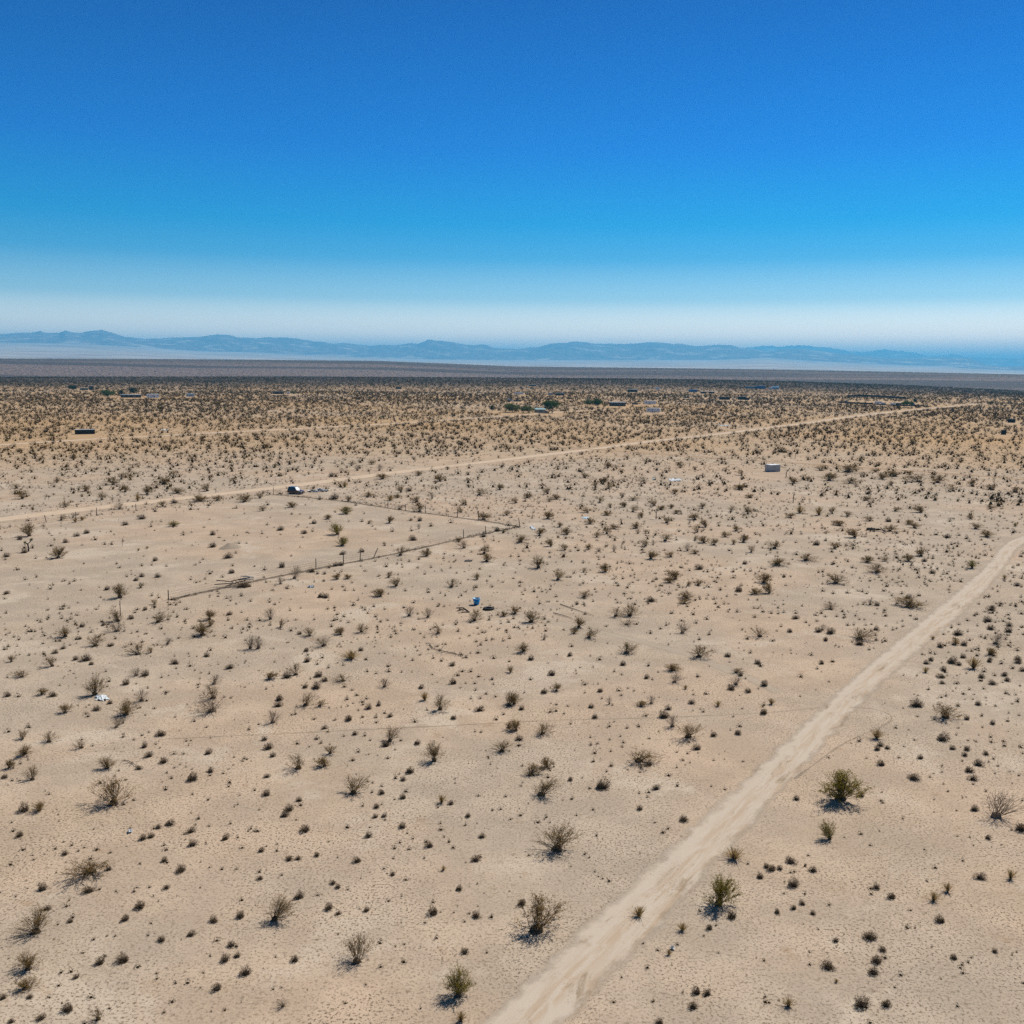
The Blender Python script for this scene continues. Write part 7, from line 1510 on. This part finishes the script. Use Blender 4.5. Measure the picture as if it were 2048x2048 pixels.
B('house', 'long blue building far off right of centre', (273.91, 1540.55, 0.50), 12.94, 3.81, 'blue', 'blue', win=2)
B('house', 'left of the two low white-roofed buildings', (275.62, 1464.33, 0.15), 8.68, 2.89, 'black', 'white')
B('house', 'right of the two low white-roofed buildings', (287.86, 1467.69, 0.17), 8.70, 2.90, 'black', 'white')
B('shed', 'tiny dark shed left of the black containers', (212.32, 1233.95, 0.00), 6.10, 1.83, 'black', 'black', win=1)
container('dark_container', 'left of the two far black containers', (246.02, 1175.96, 0.00), 12.31, 2.93, 'black', 'black', 3, 2, 14)
container('dark_container', 'right far black container with grey roof', (267.72, 1181.93, 0.00), 9.43, 3.83, 'black', 'grey', 4, 2, 12)
container('dark_container', 'short black box against the right far container', (272.34, 1174.05, 0.00), 3.54, 2.36, 'black', 'dark', 3, 0, 5)
B('house', 'long blue-grey building in the far cluster right of centre', (414.93, 1766.09, 2.34), 19.18, 3.92, 'scrap_b', 'grey', win=3)
B('house', 'taller blue-grey middle building in the far cluster', (430.33, 1757.72, 2.25), 15.76, 5.25, 'blue', 'grey', win=2)
B('house', 'blue-roofed building with white end, right of the far cluster', (450.59, 1738.63, 1.98), 12.12, 4.76, 'skyblue', 'blue', style='gable')
container('white_box', 'bright white box against the blue-roofed building', (437.04, 1719.01, 1.86), 5.18, 3.02, 'white', 'white', 4, 0, 5)
# walled yard at right
def wall_run(label, pts, h, mat):
    t = thing('yard_wall', label, 'wall', (0, 0, 0), 0, 'dark yard walls')
    for k in range(len(pts) - 1):
        (x0, y0), (x1, y1) = pts[k], pts[k + 1]; L = math.hypot(x1 - x0, y1 - y0)
        MB().box(((x0 + x1) / 2, (y0 + y1) / 2, h / 2), (L * 0.985, 0.35, h), Matrix.Rotation(math.atan2(y1 - y0, x1 - x0), 3, 'Z')).build('panel', MAT[mat], t)
wall_run('long dark screen wall behind the walled yard', [(444.31, 1345.70), (472.63, 1377.99), (485.92, 1357.93), (490.00, 1314.67), (495.13, 1274.17)], 2.6, 'black')
wall_run('low dark fence at the front of the yard', [(356.78, 1111.20), (360.55, 1081.12), (369.55, 1068.42), (376.07, 1055.47)], 1.6, 'dark')
wall_run('low dark green fence at the right of the yard', [(376.07, 1055.47), (381.38, 1028.80), (389.73, 1017.29), (411.60, 1009.15)], 1.1, 'dark')
P = (362.53, 1096.91, 0.00)
car('van', 'white van at the left corner of the yard', P, face(P), 'white', 'glass', 4.34, 2.71, 2.3)
trailer('camping_trailer', 'white camper standing in the middle of the yard', (387.51, 1072.78, 0.00), 6.90, 2.92, 5)
container('white_box', 'small pale blue box right of the yard camper', (381.86, 1042.70, 0.00), 3.10, 2.58, 'skyblue', 'white', 3, 4, 5)
container('white_box', 'low white box near the green yard trees', (393.18, 1045.38, 0.00), 4.66, 2.07, 'white', 'white', 3, -5, 6)
B('shed', 'pale flat-roofed shed in front of the yard trees', (402.38, 1054.61, 0.00), 5.78, 2.10, 'dark', 'pale', win=1)
t = thing('blue_tarp_tent', 'bright blue tarp tent at the right of the yard', 'tent', (404.12, 1020.61, 0.00), 0.0)
w = 3.54; MB().prism([(-w / 2, 0), (w / 2, 0), (w * 0.28, w * 0.7), (-w * 0.2, w * 0.85)], -1.6, 1.6).build('cover', MAT['tarp'], t); MB().box((0, -1.62, w * 0.3), (w * 0.25, 0.03, w * 0.5)).build('flap', MAT['scrap_c'], t)
container('dark_container', 'upper black box at the far right edge', (348.19, 703.87, 0.00), 4.54, 2.44, 'black', 'dark', 4, -4, 8)
container('dark_container', 'lower narrow black box at the far right, tall as wide', (276.73, 567.44, 0.00), 2.26, 2.54, 'black', 'black', 2.6, 8, 6)
# trees by the houses
for lab, P, w, h, m, low in (
    ('small dark tree left of the low dark house', (-595.85, 1369.79, 0.07), 8.88, 5.46, M_DARKTREE, 0.05),
    ('wide dark green tree left of the long low building', (-440.23, 1098.63, 0.00), 10.87, 5.98, M_TREE, 0.05),
    ('dark narrow tree at the left end of the long low building', (-427.59, 1102.50, 0.00), 4.91, 5.45, M_DARKTREE, 0.05),
    ('dark tree rising behind the long low building', (-449.68, 1199.61, 0.00), 8.31, 5.93, M_DARKTREE, 0.1),
    ('olive tree leftmost in front of the house with teal roof', (-16.50, 817.02, 0.00), 3.64, 3.24, M_DARKTREE, 0.1),
    ('wide pale olive tree, second from left by the teal-roofed house', (-0.68, 792.73, 0.00), 11.00, 5.11, M_OLIVE, 0.2),
    ('olive tree just left of the teal-roofed house', (11.80, 786.39, 0.00), 9.35, 4.29, M_OLIVE, 0.2),
    ('big rounded green tree right of the teal-roofed house', (30.65, 790.06, 0.00), 10.96, 7.05, M_TREE, 0.28),
    ('pale green bushy tree, left of the pair near the long house', (73.02, 969.72, 0.00), 7.20, 4.32, M_OLIVE, 0.03),
    ('dark green bushy tree, right of the pair near the long house', (78.32, 958.13, 0.00), 8.54, 4.74, M_TREE, 0.03),
    ('green trees mass at the right of the yard', (398.02, 1019.20, 0.00), 8.07, 4.04, M_TREE, 0.03),
    ('dark round tree behind the blue tarp tent', (445.65, 1117.66, 0.00), 4.42, 3.87, M_DARKTREE, 0.1),
    ('small green tree right of the dark barn', (-273.21, 1258.63, 0.00), 5.60, 2.49, M_OLIVE, 0.05)):
    tree(lab, P, w * 1.5, h * 1.4, m, low, n=1700)
for lab, P, h in (
    ('utility pole behind the house with the teal roof', (21.77, 932.60, 0.00), 12.47), ('utility pole left of the walled yard', (243.61, 763.93, 0.00), 11.74),
    ('utility pole right of the walled yard', (294.93, 701.72, 0.00), 10.09), ('utility pole below the far cluster right of centre', (192.07, 803.72, 0.00), 9.56),
    ('utility pole left of centre, above the sandy road', (-160.03, 1040.08, 0.00), 9.26), ('utility pole standing left of the olive trees, farther back', (-65.51, 1018.91, 0.00), 10.08),
    ('utility pole just left of the olive trees', (-26.74, 796.50, 0.00), 9.47)):
    utility_pole(lab, P, h)
